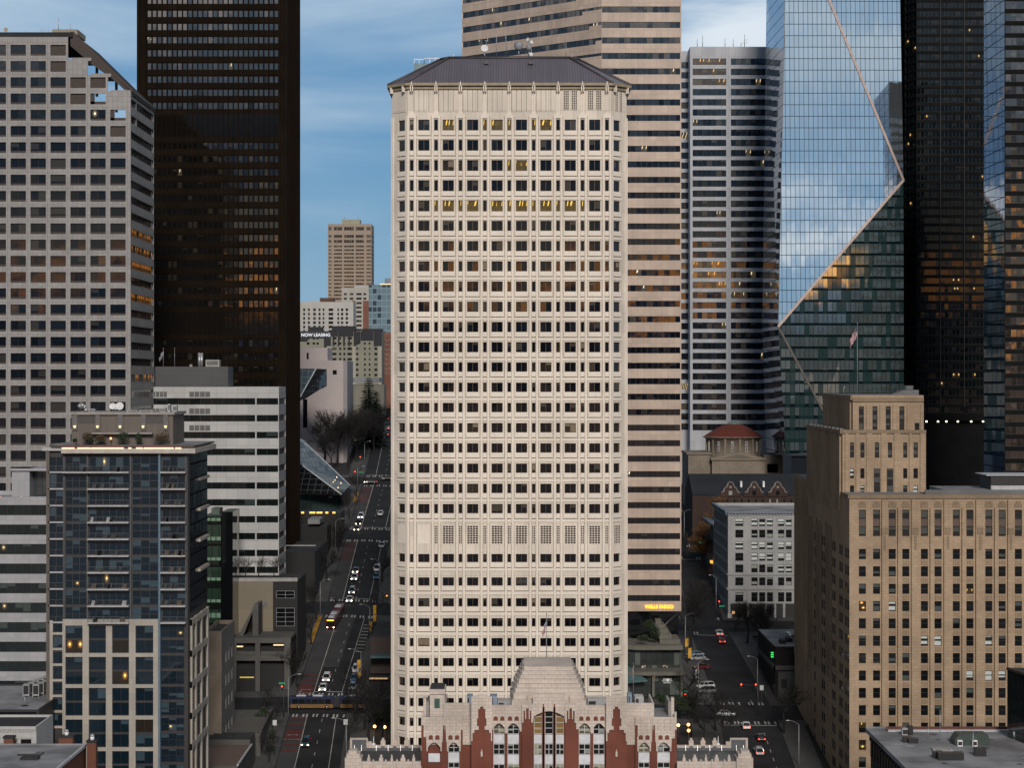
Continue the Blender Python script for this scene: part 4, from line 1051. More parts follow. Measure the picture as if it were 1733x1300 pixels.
# ------------------------------------------------------------------ faceted blue glass tower
def facet_tower():
    D = 720; t = Thing('glass_tower', 'faceted blue glass skyscraper with pale zigzag edge lines, on the right', 'tower', (X(1420,D), D+20, zt(110, D+20)))
    def P(px, py, d): return (X(px,d), d, Z(py,d))
    z2 = -70
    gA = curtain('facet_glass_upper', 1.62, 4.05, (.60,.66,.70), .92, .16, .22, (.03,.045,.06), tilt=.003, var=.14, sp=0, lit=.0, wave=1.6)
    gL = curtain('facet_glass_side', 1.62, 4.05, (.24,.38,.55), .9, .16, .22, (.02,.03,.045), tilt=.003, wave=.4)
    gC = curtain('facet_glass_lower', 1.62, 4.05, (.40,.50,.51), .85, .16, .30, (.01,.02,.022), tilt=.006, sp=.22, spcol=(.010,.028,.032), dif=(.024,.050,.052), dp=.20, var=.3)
    # key points: upper tip, fold tips, lower fold (depths tilt the facets)
    tl = P(1330,z2,723.5); tr = P(1522,z2,724.0)
    n1 = P(1392,-28,723.0)     # zigzag where it leaves the frame
    q1 = P(1529,305,719); q2 = P(1317,553,716); q3 = P(1392,692,717.2); q3b = P(1428,760,718)
    tl2 = P(1330,0,735)
    bl = P(1330,770,718.5); br = P(1530,770,720)
    bk = 760
    lb_t = P(1298,z2,772); lb_m = P(1290,553,768); lb_b = P(1296,770,770)
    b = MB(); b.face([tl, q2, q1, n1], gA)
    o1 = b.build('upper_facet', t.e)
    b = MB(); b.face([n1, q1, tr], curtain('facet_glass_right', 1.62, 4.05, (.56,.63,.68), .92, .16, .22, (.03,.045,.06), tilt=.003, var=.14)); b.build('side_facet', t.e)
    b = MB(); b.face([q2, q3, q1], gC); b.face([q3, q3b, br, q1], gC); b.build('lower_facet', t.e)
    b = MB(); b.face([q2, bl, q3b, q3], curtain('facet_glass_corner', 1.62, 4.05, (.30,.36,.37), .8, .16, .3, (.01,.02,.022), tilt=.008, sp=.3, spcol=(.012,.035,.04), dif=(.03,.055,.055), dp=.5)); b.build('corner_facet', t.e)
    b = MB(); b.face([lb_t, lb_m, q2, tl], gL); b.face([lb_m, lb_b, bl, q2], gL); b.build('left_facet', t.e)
    k = MB(); bt = P(1525,z2,780); bb = P(1530,770,780)
    k.face([tr, q1, br, bb, bt], gL); k.face([lb_t, bt, tr, n1, tl], roofdark); k.face([lb_t, lb_b, bb, bt], gL); k.build('rear_skin', t.e)
    edge = flat('pale_copper_trim', (.40,.30,.26), .5); dk = flat('dark_edge_trim', (.03,.035,.04), .4)
    for a, c, r, m in ((n1, q1, .55, edge), (q1, q2, .62, edge), (q2, q3b, .5, flat('dull_copper_trim', (.13,.115,.105), .4, .3)), (tl, q2, .16, dk)):
        e = MB(); e.tube(a, c, r, r, m, 4); e.build('edge_trim', t.e)
    w = MB(); fr = Fr((0,0),(1,0)); x, y, z = P(1438.5,543,719.2); w.box(x-.7, x+.7, y-.4, y, z-1.1, z+.9, emis('amber_lit_window', (1,.45,.03), 1.3)); w.build('lit_window', t.e)
    t.finish()
facet_tower()
# ------------------------------------------------------------------ grey striped tower
def striped_tower():
    D = 795; t = Thing('office_tower', 'pale grey tower striped with dark ribbon windows left of the blue glass tower', 'tower', (X(1230,D), D+18, zt(80, D+18)))
    g = stone('grey_metal_panel', (.43,.45,.49), (2.6,3.9,.05), .08, .15, .45, .7)
    gb = glass('striped_tower_glass', (.007,.010,.014), .14, (.06,.055,.045), 1.75, lit=.035, lcol=(1,.75,.4), ls=.6, tilt=.014, pattern=1.2)
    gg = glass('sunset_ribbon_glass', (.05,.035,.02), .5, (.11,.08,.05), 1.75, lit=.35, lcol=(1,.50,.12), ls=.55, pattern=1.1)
    p = 17.2; tops = [98.5+p*k for k in range(0, 37)]; zs = sorted((Z(y+10.9,D), Z(y,D)) for y in tops); n = len(zs)
    x0, xm, x1 = X(1168,D), X(1233,D), X(1297,D); ztp = Z(78.5,D); zb = lo(D)
    b = MB(); fr = Fr((x0,D),(1,0)); hw = .9
    w = wall(b, fr, 0, x1-x0, zb, ztp, [(.95, xm-x0-hw), (xm-x0+hw, x1-x0-.2)], zs, .35, g)
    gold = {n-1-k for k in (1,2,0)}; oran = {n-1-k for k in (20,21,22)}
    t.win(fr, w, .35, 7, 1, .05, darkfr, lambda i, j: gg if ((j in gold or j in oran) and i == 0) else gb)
    PL = [(x1,D),(X(1345,D),D+9),(X(1345,D),D+40)]
    for a, c in zip(PL, PL[1:]):
        f2 = Fr(a,(c[0]-a[0],c[1]-a[1])); wd = math.hypot(c[0]-a[0],c[1]-a[1]); w = wall(b, f2, 0, wd, zb, ztp, [(.3, wd-.3)], zs, .35, g)
        if a == (x1,D): t.win(f2, w, .35, 5, 1, .05, darkfr, gb)
        else:
            for (ua,ub,za,z2,*_) in w: fquad(b, f2, ua, ub, za, z2, gl_black, -.35)
    # recessed left flank with its own stripes
    x2 = X(1152,D+9); f3 = Fr((x2,D+9),(1,0)); w = wall(b, f3, 0, x0-x2, zb, Z(86,D+9), [(.2, x0-x2)], zs, .35, g)
    for (ua,ub,za,z2,*_) in w: fquad(b, f3, ua, ub, za, z2, gb, -.35)
    fquad(b, Fr((x0,D+9),(0,-1)), 0, 9, zb, ztp, g); fquad(b, Fr((x2,D+40),(0,-1)), 0, 31, zb, Z(86,D+9), g)
    b.face([(x0,D,ztp),(x1,D,ztp),(X(1345,D),D+9,ztp),(X(1345,D),D+40,ztp),(x0,D+40,ztp)], roofgrey)
    b.build('wall', t.e); t.finish(); return ztp
ZSTR = striped_tower()
# ------------------------------------------------------------------ two near-black towers, right edge
def dark_towers():
    D = 755; t = Thing('office_tower', 'near-black granite skyscraper right of the blue glass tower', 'tower', (X(1600,D), D+25, zt(150, D)))
    dk = stone('black_granite', (.012,.0125,.013), (3.2,3.6,.05), .2, .1, .8, .6, .04)
    gd = glass('black_tower_glass', (.002,.004,.005), .16, (.016,.015,.013), 1.4, lit=.015, lcol=(1,.6,.2), ls=.4, tilt=.01, spot=True)
    p = 14.6; tops = [-70+p*k for k in range(0, 54)]; zs = sorted((Z(y+9.6,D), Z(y,D)) for y in tops)
    PL = [(X(1524,D+22),D+22),(X(1531,D+8),D+8),(X(1551,D),D),(X(1672,D),D),(X(1672,D),D+40),(X(1524,D+22),D+45)]
    zb = lo(D); zT = Z(-90,D); b = MB(); zs = [q for q in zs if q[0] > Z(700,D)]
    for e in range(6):
        a, c = PL[e], PL[(e+1) % 6]; fr = Fr(a,(c[0]-a[0],c[1]-a[1])); wd = math.hypot(c[0]-a[0],c[1]-a[1])
        if e > 2: fquad(b, fr, 0, wd, zb, zT, dk); continue
        us = [(.25, wd-.25)] if e < 2 else reg(3, wd, .02, .985)
        w = wall(b, fr, 0, wd, zb, zT, us, zs, .3, dk); t.win(fr, w, .3, 3 if e < 2 else 6, 1, .06, blackm, gd)
        if e == 2:
            for k in range(1, 4): fbox(b, fr, wd*k/3-.12, wd*k/3+.12, 0, .35, Z(690,D), zT, flat('granite_fin', (.018,.017,.017), .7))
    b.face([(*q,zT) for q in PL], dk); b.build('wall', t.e)
    s = MB(); s.box(X(1562,D), X(1672,D), D-2.5, D-.05, Z(712,D), Z(703,D), dk); s.build('canopy', t.e)
    em = emis('downlight', (1.0,.92,.6), 3.0)
    for px in (1566.5, 1586, 1600, 1619.5, 1642, 1662):
        l = MB(); x = X(px,D); z = Z(712,D); l.tube((x,D-1.6,z-.02),(x,D-1.6,z-.55),.30,.38,em,8); l.build('downlight', t.e)
    t.finish()
    D = 620; t = Thing('glass_tower', 'dark blue glass tower cut off by the right edge, gold sunset mirrored in its front', 'tower', (X(1740,D), D+15, zt(160, D)))
    gs = curtain('navy_side_glass', 1.5, 3.7, (.09,.16,.26), .85, .12, .25, (.01,.015,.02), tilt=.004, wave=.3)
    x0 = X(1700,D); gf = glass('gold_mirror_glass', (.02,.016,.012), .12, (.06,.05,.04), 2.0, tilt=.035)
    b = MB(); zT = Z(-60,D); zb = lo(D); fquad(b, Fr((x0,D+27),(0,-1)), 0, 27, zb, zT, gs); b.build('side_wall', t.e)
    b = MB(); fr = Fr((x0,D),(1,0)); p = 20.6; zs = sorted((Z(y+13,D), Z(y,D)) for y in [-40+p*k for k in range(44)])
    w = wall(b, fr, 0, 30, zb, zT, [(.3,29.7)], zs, .15, dk); t.win(fr, w, .15, 18, 1, .10, blackm, gf)
    b.face([(x0,D,zT),(x0+30,D,zT),(x0+30,D+27,zT),(x0,D+27,zT)], roofdark); b.build('wall', t.e); t.finish()
dark_towers()
# ------------------------------------------------------------------ glass apartment tower with cream grid, left front
def condo():
    D = 385; t = Thing('apartment_tower', 'blue glass apartment tower over a cream gridded base, planted roof terrace, left front', 'apartment building', (X(210,D), D+12, zt(-70, D)))
    cr = stone('cream_stone_grid', (.40,.37,.325), (1.6,2.9,.02), .10, .2); pan = flat('dark_bay_panel', (.030,.029,.030), .5)
    slab = flat('balcony_slab', (.36,.36,.37), .6); rail = flat('balcony_rail_metal', (.07,.075,.08), .4)
    x = lambda p: X(p, D); z = lambda p: Z(p, D)
    x0, x1, y1 = x(82), x(318), 409.5; zb = -18; zt_ = z(757)
    b = MB(); b.box(x0, x1, D, y1, zb, zt_, pan, roofgrey)
    b.box(x0-.3, x0+.3, D-.5, D-.002, zb, zt_, flat('taupe_column', (.09,.075,.066), .6)); b.box(x(269.5), x(272.6), D-.9, D-.002, zb, zt_, flat('blue_grey_fin', (.09,.16,.22), .4))
    for p in (109, 148.5, 221.5, 315): b.box(x(p)-.13, x(p)+.13, D-.35, D-.002, z(1048), zt_, rail)
    b.build('core', t.e)
    slabs = [799.4-28.25]+[799.4+28.25*k for k in range(0, 10)]
    fr = Fr((x0,D),(1,0)); U = lambda p: x(p)-x0
    fmg = flat('grey_mullion', (.06,.063,.067), .4, .3)
    for k in range(10):
        ya = slabs[k]+2; yb = slabs[k+1]-1
        zz = (z(yb), z(ya))
        for (p, q, nx) in ((84,107,2),(111,147,3),(151,220,6),(224,268,3),(275,314,3)):
            bal = (p in (151, 275)) or (p == 84)
            t.win(fr, [(U(p), U(q), zz[0]+.05, zz[1])], -.06 if not bal else -.04, nx, 2 if not bal else 1, .07, fmg, gl_res)
    for k in range(1, 11):
        y = slabs[k]
        for (p, q, dd) in ((82,108,.5),(150,220,1.5),(273.5,315.5,1.5)):
            if k == 1 and p == 150: p = 107
            s = MB(); s.box(x(p), x(q), D-dd, D-.003, z(y+1.2), z(y-1.2), slab); o = s.build('balcony', t.e)
            r = MB(); zr = z(y-1.2)
            r.box(x(p)+.05, x(q)-.05, D-dd+.03, D-dd+.08, zr+.98, zr+1.06, rail)
            n = int((x(q)-x(p))/1.3)
            for i in range(n+1): 
                xi = x(p)+.05+(x(q)-x(p)-.15)*i/n; r.box(xi, xi+.05, D-dd+.03, D-dd+.08, zr, zr+.98, rail)
            for h in (.25, .5, .75): r.box(x(p)+.05, x(q)-.05, D-dd+.045, D-dd+.065, zr+h, zr+h+.02, rail)
            if dd > 1: 
                for xe in (x(p)+.03, x(q)-.08): r.box(xe, xe+.05, D-dd+.1, D-.01, zr+.98, zr+1.06, rail)
            r.build('railing', o)
            if dd > 1 and R.random() < .75:
                n = R.randint(2, 4); m = R.choice((fmg, slab, flat('terrace_wicker', (.10,.08,.06), .7)))
                for i in range(n):
                    f = MB(); xi = R.uniform(x(p)+.5, x(q)-1.2); w = R.uniform(.5, .9); f.box(xi, xi+w, D-1.1, D-.5, zr, zr+.4, m); f.box(xi, xi+w, D-.5, D-.38, zr, zr+.8, m); f.build('balcony_seat', o)
    # cream grid base
    g = MB(); yt = 1048; piers = [(106.5,111.5),(140.5,151),(180,190.5),(219,230),(260,268.5)]
    for p, q in piers: fbox(g, fr, U(p), U(q), -.1, .45, zb, z(yt), cr)
    beams = [(1048,1059),(1105.5,1112),(1158.5,1164.5),(1211.5,1218),(1265,1271.5),(1318,1324)]
    bays = [(111.5,140.5),(151,180),(190.5,219),(230,260)]
    for p, q in bays:
        for ya, yb in beams: fbox(g, fr, U(p), U(q), -.1, .43, z(yb), z(ya), cr)
    fbox(g, fr, U(83), U(90), -.1, .40, z(1246), z(1050), cr)
    for k in range(7): fbox(g, fr, U(90), U(106.5), -.1, .38, z(1074.5+26.4*k), z(1070.5+26.4*k), cr)
    for p, q in bays:
        for (a, c), (d, e) in zip(beams, beams[1:]):
            m = (c+d)/2
            for ya, yb in ((c+.5, m-1.6), (m+1.6, d-.5)):
                gm = gl_warm if (p, c) in ((111.5,1059),(190.5,1059),(190.5,1112)) and ya > m-5 or R.random() < .02 else gl_res
                t.win(fr, [(U(p)+.05, U(q)-.05, z(yb), z(ya))], -.06, 2, 1, .06, darkfr, gm)
    for k in range(7): t.win(fr, [(U(91), U(105.5), z(1070+26.4*k), z(1051+26.4*k))], -.06, 2, 1, .06, darkfr, gl_res)
    for k in range(10): t.win(fr, [(U(272.8), U(312), z(1081+26.4*k-2), z(1057+26.4*k))], -.06, 3, 2, .06, darkfr, gl_res)
    g.build('stone_grid', t.e)
    # right flank: dark glass, cream frames low down
    f2 = Fr((x1,D),(0,1)); fl = y1-D; h = MB()
    dg = curtain('flank_glass', 1.9, 2.85, (.06,.07,.08), .55, .12, .3, (.012,.012,.013), tilt=.01, dif=(.03,.035,.04), dp=.5)
    fquad(h, f2, 2.5, fl-.2, z(1048)+1, zt_-.3, dg, .05)
    for y in (812, 865, 919, 971): fbox(h, f2, fl*.5, fl-.1, .05, .5, z(y+7), z(y+2), cr)
    for u0, u1 in ((3,4.2),(fl*.33,fl*.33+1.2),(fl*.62,fl*.62+1.4),(fl-1.5,fl)): fbox(h, f2, u0, u1, 0, .35, zb, z(1051), cr)
    for k in range(5): fbox(h, f2, 3, fl, 0, .33, z(1054+53.2*k+9), z(1052+53.2*k), cr)
    h.build('side_wall', t.e)
    # roof slab edge with its light strip, penthouse
    e = MB(); e.box(x(106.5), x1+1.6, D-1.6, y1+1, z(767), z(758.5), flat('roof_fascia', (.40,.37,.33), .6)); e.box(x0-1, x(106), D-.8, y1+.5, z(763), z(757), slab)
    e.prism([(x(106.5)-2,D-1.2),(x1+1.3,D-1.2),(x1+1.3,y1+.9),(x0-.5,y1+.9),(x0-.5,D+3),(x(106.5)-2,D+3)], z(757)+.02, z(756)+.25, flat('bronze_roof_edge', (.055,.043,.035), .6), roofgrey)
    ee = e.build('roof_slab', t.e)
    lm = emis('pink_white_light_strip', (1.0,.42,.28), 2.6)
    for p, q in ((108,129),(134,156),(157,184),(184.5,212),(220,225),(233,244),(246,296),(299,309)):
        l = MB(); l.box(x(p), x(q), D-1.70, D-1.602, z(759.4), z(757.2), lm); l.build('light_strip', ee)
    p = MB(); tau = stone('taupe_cladding', (.155,.135,.12), (.6,20,.02), .06, .1); DP = D+3; X2 = lambda q: X(q, DP); Z2 = lambda q: Z(q, DP)
    p.box(X2(121), X2(293), DP, DP+13, zt_, Z2(702), tau); p.box(X2(119), X2(296), DP-.5, DP+13.5, Z2(702), Z2(697.5), flat('penthouse_fascia', (.26,.24,.22), .6), roofgrey)
    p.box(X2(154), X2(260), DP-1.5, DP-.003, Z2(734.5), Z2(732.5), flat('terrace_canopy', (.30,.28,.26), .6))
    for q in (127.5, 166, 204, 243, 281): p.box(X2(q-4), X2(q+4), DP-.35, DP-.003, Z2(728), Z2(702.2), flat('grey_pilaster', (.11,.105,.105), .5))
    for q, w in ((132,162),(247,277)): 
        for i in range(6): p.box(X2(q), X2(w), DP-.06, DP-.003, Z2(717-i*2.4), Z2(715.2-i*2.4), flat('louvre_slat', (.06,.057,.055), .5))
    pp = p.build('penthouse', t.e)
    for q in (127.5, 166, 204, 243, 281):
        l = MB(); l.tube((X2(q),DP-.6,Z2(724.5)),(X2(q),DP-.6,Z2(720.5)),.14,.28,emis('warm_sconce', (1,.80,.40), 1.3),8); l.build('wall_lamp', pp)
    t.finish()
    # roof garden shrubs and rooftop equipment are separate things
    return D+3
DPH = condo()
# ------------------------------------------------------------------ other left-hand buildings
def left_buildings():
    # white banded low block at the left edge
    D = 412; t = Thing('office_block', 'low white banded office block at the left edge', 'building', (X(30,D), D+10, zt(-95, D)))
    wp = stone('pale_grey_panel', (.38,.385,.41), (1.5,3.9,.03), .06, .2, .5, .75)
    gb = glass('green_grey_ribbon_glass', (.014,.019,.020), .25, (.055,.072,.07), 1.55, lit=.05, lcol=(1,.7,.35), ls=.35, spot=True)
    x0, x1 = X(-120,D), X(79,D); zs = sorted((Z(y+17.5,D), Z(y,D)) for y in [855+33.1*k for k in range(0, 10)])
    block(t, x0, x1, D, D+22, -16, Z(841,D), wp, roofgrey, front=dict(us=[(.1, x1-x0-.1)], zs=zs, dep=.25, nx=15, fw=.07, fm=darkfr, gm=gb))
    p = MB(); p.box(X(20,D+3), X(50,D+3), D+3, D+10, Z(842,D), Z(793,D+3), wp, roofgrey); p.box(X(50,D+6), X(79,D+6), D+6, D+12, Z(842,D), Z(799,D+6), curtain('stair_glass', 1.2, 3, (.12,.14,.15), .6, .1, .1)); p.box(X(19,D+3), X(80,D+3), D+2.5, D+12.5, Z(797,D+3), Z(793,D+3), wp); p.build('roof_stair', t.e); t.finish()
    # flat dark-fronted low building with the condensers
    D = 372; t = Thing('low_building', 'low building with dark glass front and pale flat roof at left, roof condensers behind', 'building', (X(20,D), D+14, -17))
    bk = flat('charcoal_cladding', (.02,.021,.023), .5); gd = glass('dark_shopfront_glass', (.008,.011,.012), .1, (.05,.07,.07), 1.5)
    x0, x1 = X(-150,D), X(66,D); block(t, x0, x1, D, 403, -18, Z(1202,D), bk, roofgrey, front=dict(us=[(.4, x1-x0-.4)], zs=[(Z(1229,D), Z(1206,D))], dep=.3, nx=8, fw=.08, fm=blackm, gm=gd), par=.25)
    t.finish()
    # white cornice building
    D = 356; t = Thing('painted_building', 'white painted brick building with dentil cornice at the left edge', 'building', (X(0,D), D+6, -18))
    wb = stone('white_painted_brick', (.50,.50,.49), (.4,.13,.01,.5), .08, .25, .8, .85); x0, x1 = X(-120,D), X(61.5,D); b_us = uspx([(-60,-42),(-18,0),(8,26),(35,53)], D, x0)
    FR = block(t, x0, x1, D, D+13, -18, Z(1231,D), wb, roofdark, front=dict(us=b_us, zs=[(Z(1275,D), Z(1252,D))], dep=.3, nx=2, ny=2, fw=.07, fm=darkfr, gm=gl_old), par=.4)
    fr = FR['front'][0]; c = MB(); fbox(c, fr, 0, x1-x0, 0, .35, Z(1235,D), Z(1230,D), wb)
    n = 44
    for i in range(n): fbox(c, fr, (x1-x0)*i/n, (x1-x0)*(i+.55)/n, 0, .28, Z(1239,D), Z(1235,D), wb)
    for a, e in b_us: fbox(c, fr, a-.15, e+.15, 0, .15, Z(1250,D), Z(1247.5,D), wb)
    c.build('cornice', t.e); t.finish()
    # grey roof with brick chimneys
    D = 334; t = Thing('brick_building', 'red brick building under a pale grey flat roof in the bottom left corner', 'building', (X(60,D), D+7, -19))
    br = stone('brown_red_brick', (.17,.07,.045), (.30,.10,.012,.5), .15, .2, .85, .75); zr = Z(1262,352)
    x1 = X(127,D); pts = [(X(-150,D),D-14),(x1-2.0,D-14),(X(146,352),352),(X(-150,D),352)]
    b = MB(); b.prism(pts, -19, zr, br, roofgrey); b.tube((x1-2.0,D-14,zr+.1),(X(146,352),352,zr+.1),.3,.3,flat('white_coping',(.42,.43,.45),.6),4); b.tube((X(-150,D),352,zr+.1),(X(146,352),352,zr+.1),.22,.22,roofgrey,4)
    b.build('wall', t.e)
    for (p, q, ya, yb, d) in ((147,162,1258,1330,350),(99,123,1250,1263,352.5),(6,22,1251,1263,352.5),(35,63,1287,1298,338)):
        c = MB(); c.box(X(p,d), X(q,d), d, d+1.6, zr-6 if p == 147 else zr, Z(ya,d), br); c.box(X(p,d)-.12, X(q,d)+.12, d-.12, d+1.72, Z(ya,d), Z(ya,d)+.35, roofdark); k = c.build('chimney', t.e)
        if p in (147, 99): v = MB(); xm = X((p+q)/2,d); v.tube((xm,d+.8,Z(ya,d)+.35),(xm,d+.8,Z(ya,d)+.9),.35,.35,whitep,8); v.ball((xm,d+.8,Z(ya,d)+1.1),.42,steel,8,5,(1,1,.7)); v.build('cowl', k)
    s = MB(); xa, xb = X(29,342), X(69,342); s.box(xa, xb, 342, 344.5, zr, zr+.25, darkfr, glass('skylight_glass', (.10,.11,.12), 0, ior=1.5)); s.build('skylight', t.e); t.finish()
    # green glass block
    D = 516; t = Thing('glass_block', 'dark building with a lit green glass stair front, just right of the glass apartment tower', 'building', (X(370,D), D+8, zt(-70, D)))
    gg = curtain('green_stair_glass', 1.7, 5.3, (.05,.10,.07), .5, .15, .5, (.008,.010,.009), sp=.38, spcol=(.008,.012,.010), dif=(.022,.045,.03), dp=.7, lit=.0)
    b = MB(); x0, xm, x1 = X(348,D), X(374,D), X(393,D); b.box(x0, xm, D, D+16, -3, Z(872,D), gg, flat('green_copper_roof', (.06,.085,.075), .6)); b.box(xm+.01, x1, D+1, D+14, -3, Z(867,D), gl_black, flat('green_copper_roof', (.06,.085,.075), .6)); b.box(x0+1, xm-.8, D+3, D+9, Z(872,D), Z(862,D), flat('green_copper_roof', (.06,.085,.075), .6)); b.build('glass_wall', t.e)
    em = emis('green_lit_pane', (.25,.45,.30), .02)
    for k, (y, h) in enumerate(((877,5),(909,6),(944,5),(978,5),(1015,5),(1038,8))):
        for i in range(3):
            l = MB(); u = x0+(xm-x0)*(i+.12)/3; l.box(u, u+(xm-x0)*.27, D-.08, D-.003, Z(y+h,D), Z(y,D), em); l.build('lit_pane', t.e)
    t.finish()
    # stone checker block with a windowed flank
    D = 452; t = Thing('stone_building', 'brown checkered stone block with narrow windows along its street flank', 'building', (X(370,D), D+14, zt(-65, D)))
    st = stone('checker_stone', (.23,.19,.15), (1.75,1.75,.02), .3, .2, .8, .8); st2 = stone('pale_flank_stone', (.21,.205,.195), (1.5,1.6,.02), .1, .2)
    x0, x1 = X(345,D), X(375,D); y1 = DX(397, x1); fl = y1-D
    us = [(fl*.25, fl*.36), (fl*.48, fl*.58), (fl*.72, fl*.82)]
    zs = sorted((Z(y+20,480), Z(y,480)) for y in (1081, 1118, 1155, 1198))
    block(t, x0, x1, D, y1, -8, Z(1069,D), st, roofdark, right=dict(us=us, zs=zs, dep=.35, nx=1, ny=2, fw=.08, fm=blackm, gm=gl_old, m=st2)); t.finish()
    # beige blank box with dark wing
    D = 528; t = Thing('blank_building', 'beige blank-walled block with a black window wing beside the street of buses', 'building', (X(440,D), D+8, zt(-60, D)))
    be = stone('beige_render', (.215,.19,.145), (60,5,.02), .06, .2); x0, xm, x1 = X(391,D), X(462,D), X(503,D)
    b = MB(); b.box(x0, xm, D, D+22, -2, Z(985,D), be, roofdark); fr = Fr((x0,D),(1,0)); fbox(b, fr, X(428,D)-x0, X(452,D)-x0, 0, .12, Z(1026.5,D), Z(1020,D), flat('grey_wall_plate', (.11,.125,.13), .5)); b.box(x0, x1, D+.5, D+1.5, Z(985,D), Z(979,D), flat('pale_coping', (.28,.28,.27), .7)); b.build('wall', t.e)
    b = MB(); b.box(xm+.01, x1, D+.8, D+22, -2, Z(984,D), flat('black_cladding', (.007,.0075,.008), .7), roofdark); b.build('dark_wing', t.e)
    fr = Fr((xm,D+.8),(1,0)); U = lambda p: X(p,D)-xm
    t.win(fr, [(U(467), U(498), Z(1013.5,D), Z(1001,D))], -.06, 2, 2, .07, steel, gl_black); t.win(fr, [(U(467), U(498), Z(1061,D), Z(1030,D))], -.06, 2, 4, .07, steel, gl_black); t.finish()
    # concrete frame portico
    D = 513; t = Thing('concrete_building', 'grey concrete framed low building with lit portico at the street corner', 'building', (X(445,D), D+6, zt(-60, D)))
    cc = stone('grey_concrete_frame', (.10,.098,.094), (3,1.6,.02), .15, .3, .9, .75); x0, x1 = X(396,D), X(492,D); b = MB(); z = lambda y: Z(y,D)
    b.box(x0, x1, D+2, D+13, -2, z(1085), flat('black_cladding', (.007,.0075,.008), .7), roofdark)
    for ya, yb in ((1080,1089),(1110,1119)): b.box(x0, x1, D, D+12.9, z(yb), z(ya), cc)
    for p, q in ((396,400),(432,440),(481,491)): b.box(X(p,D), X(q,D), D+.003, D+1.2, -2, z(1089), cc)
    b.box(x0, x1, D+1.2, D+1.5, z(1110), z(1104), cc)
    b.ext([(X(400,D),z(1080)),(X(428,D),z(1026)),(X(434,D),z(1026)),(X(434,D),z(1080)),(X(424,D),z(1080)),(X(424,D),z(1040)),(X(408,D),z(1080))], D+4, D+12, cc)
    b.build('frame', t.e); em = emis('portico_lamp', (1,.75,.42), 1.0)
    for p, q, y in ((400,410,1095),(462,479,1092.5)): l = MB(); l.box(X(p,D), X(q,D), D+.8, D+1.6, z(y+1.6), z(y), em); l.build('ceiling_lamp', t.e)
    l = MB(); l.box(X(404,D), X(428,D), D+1.9, D+1.99, z(1150), z(1148), emis('yellow_shop_strip', (1,.75,.15), .35)); l.build('shop_lamp', t.e); t.finish()
    # planter terrace and low roofs, bottom
    D = 466; t = Thing('planter_terrace', 'raised corner terrace with planting beds beside the brown checkered stone block', 'terrace', (X(400,D), D, zt(-62, D)))
    b = MB(); zr = Z(1232,D); x0, x1 = X(352,D), X(462,492); b.prism([(x0,D-8),(X(441,D-8),D-8),(x1,491),(x0,491)], -9, zr, cc, stone('terrace_paving', (.12,.115,.105), (1,1,.03), .1, .1)); b.tube((X(441,D-8),D-8,zr+.4),(x1,491,zr+.4),.28,.28,cc,4); b.build('terrace_wall', t.e); t.finish()
    D = 430; t = Thing('low_building', 'low grey building with a brown gravel flat roof next to the glass apartment tower', 'building', (X(390,D), D+6, -10))
    b = MB(); zr = Z(1262,446); b.prism([(X(318,D-8),D-8),(X(402,D-8),D-8),(X(426,446),446),(X(346,446),446)], -12, zr, cc, stone('brown_gravel_roof', (.13,.09,.075), None, .1, .1)); b.box(X(345,447), X(424,447), 446.01, 455, -10, zr+1.2, cc, roofdark); b.box(X(360,450), X(396,450), 448.5, 452, zr+1.2, zr+1.5, roofdark)
    b.tube((X(402,D-8),D-8,zr+.15),(X(426,446),446,zr+.15),.25,.25,flat('white_coping',(.42,.43,.45),.6),4); b.build('wall', t.e); t.finish()
left_buildings()
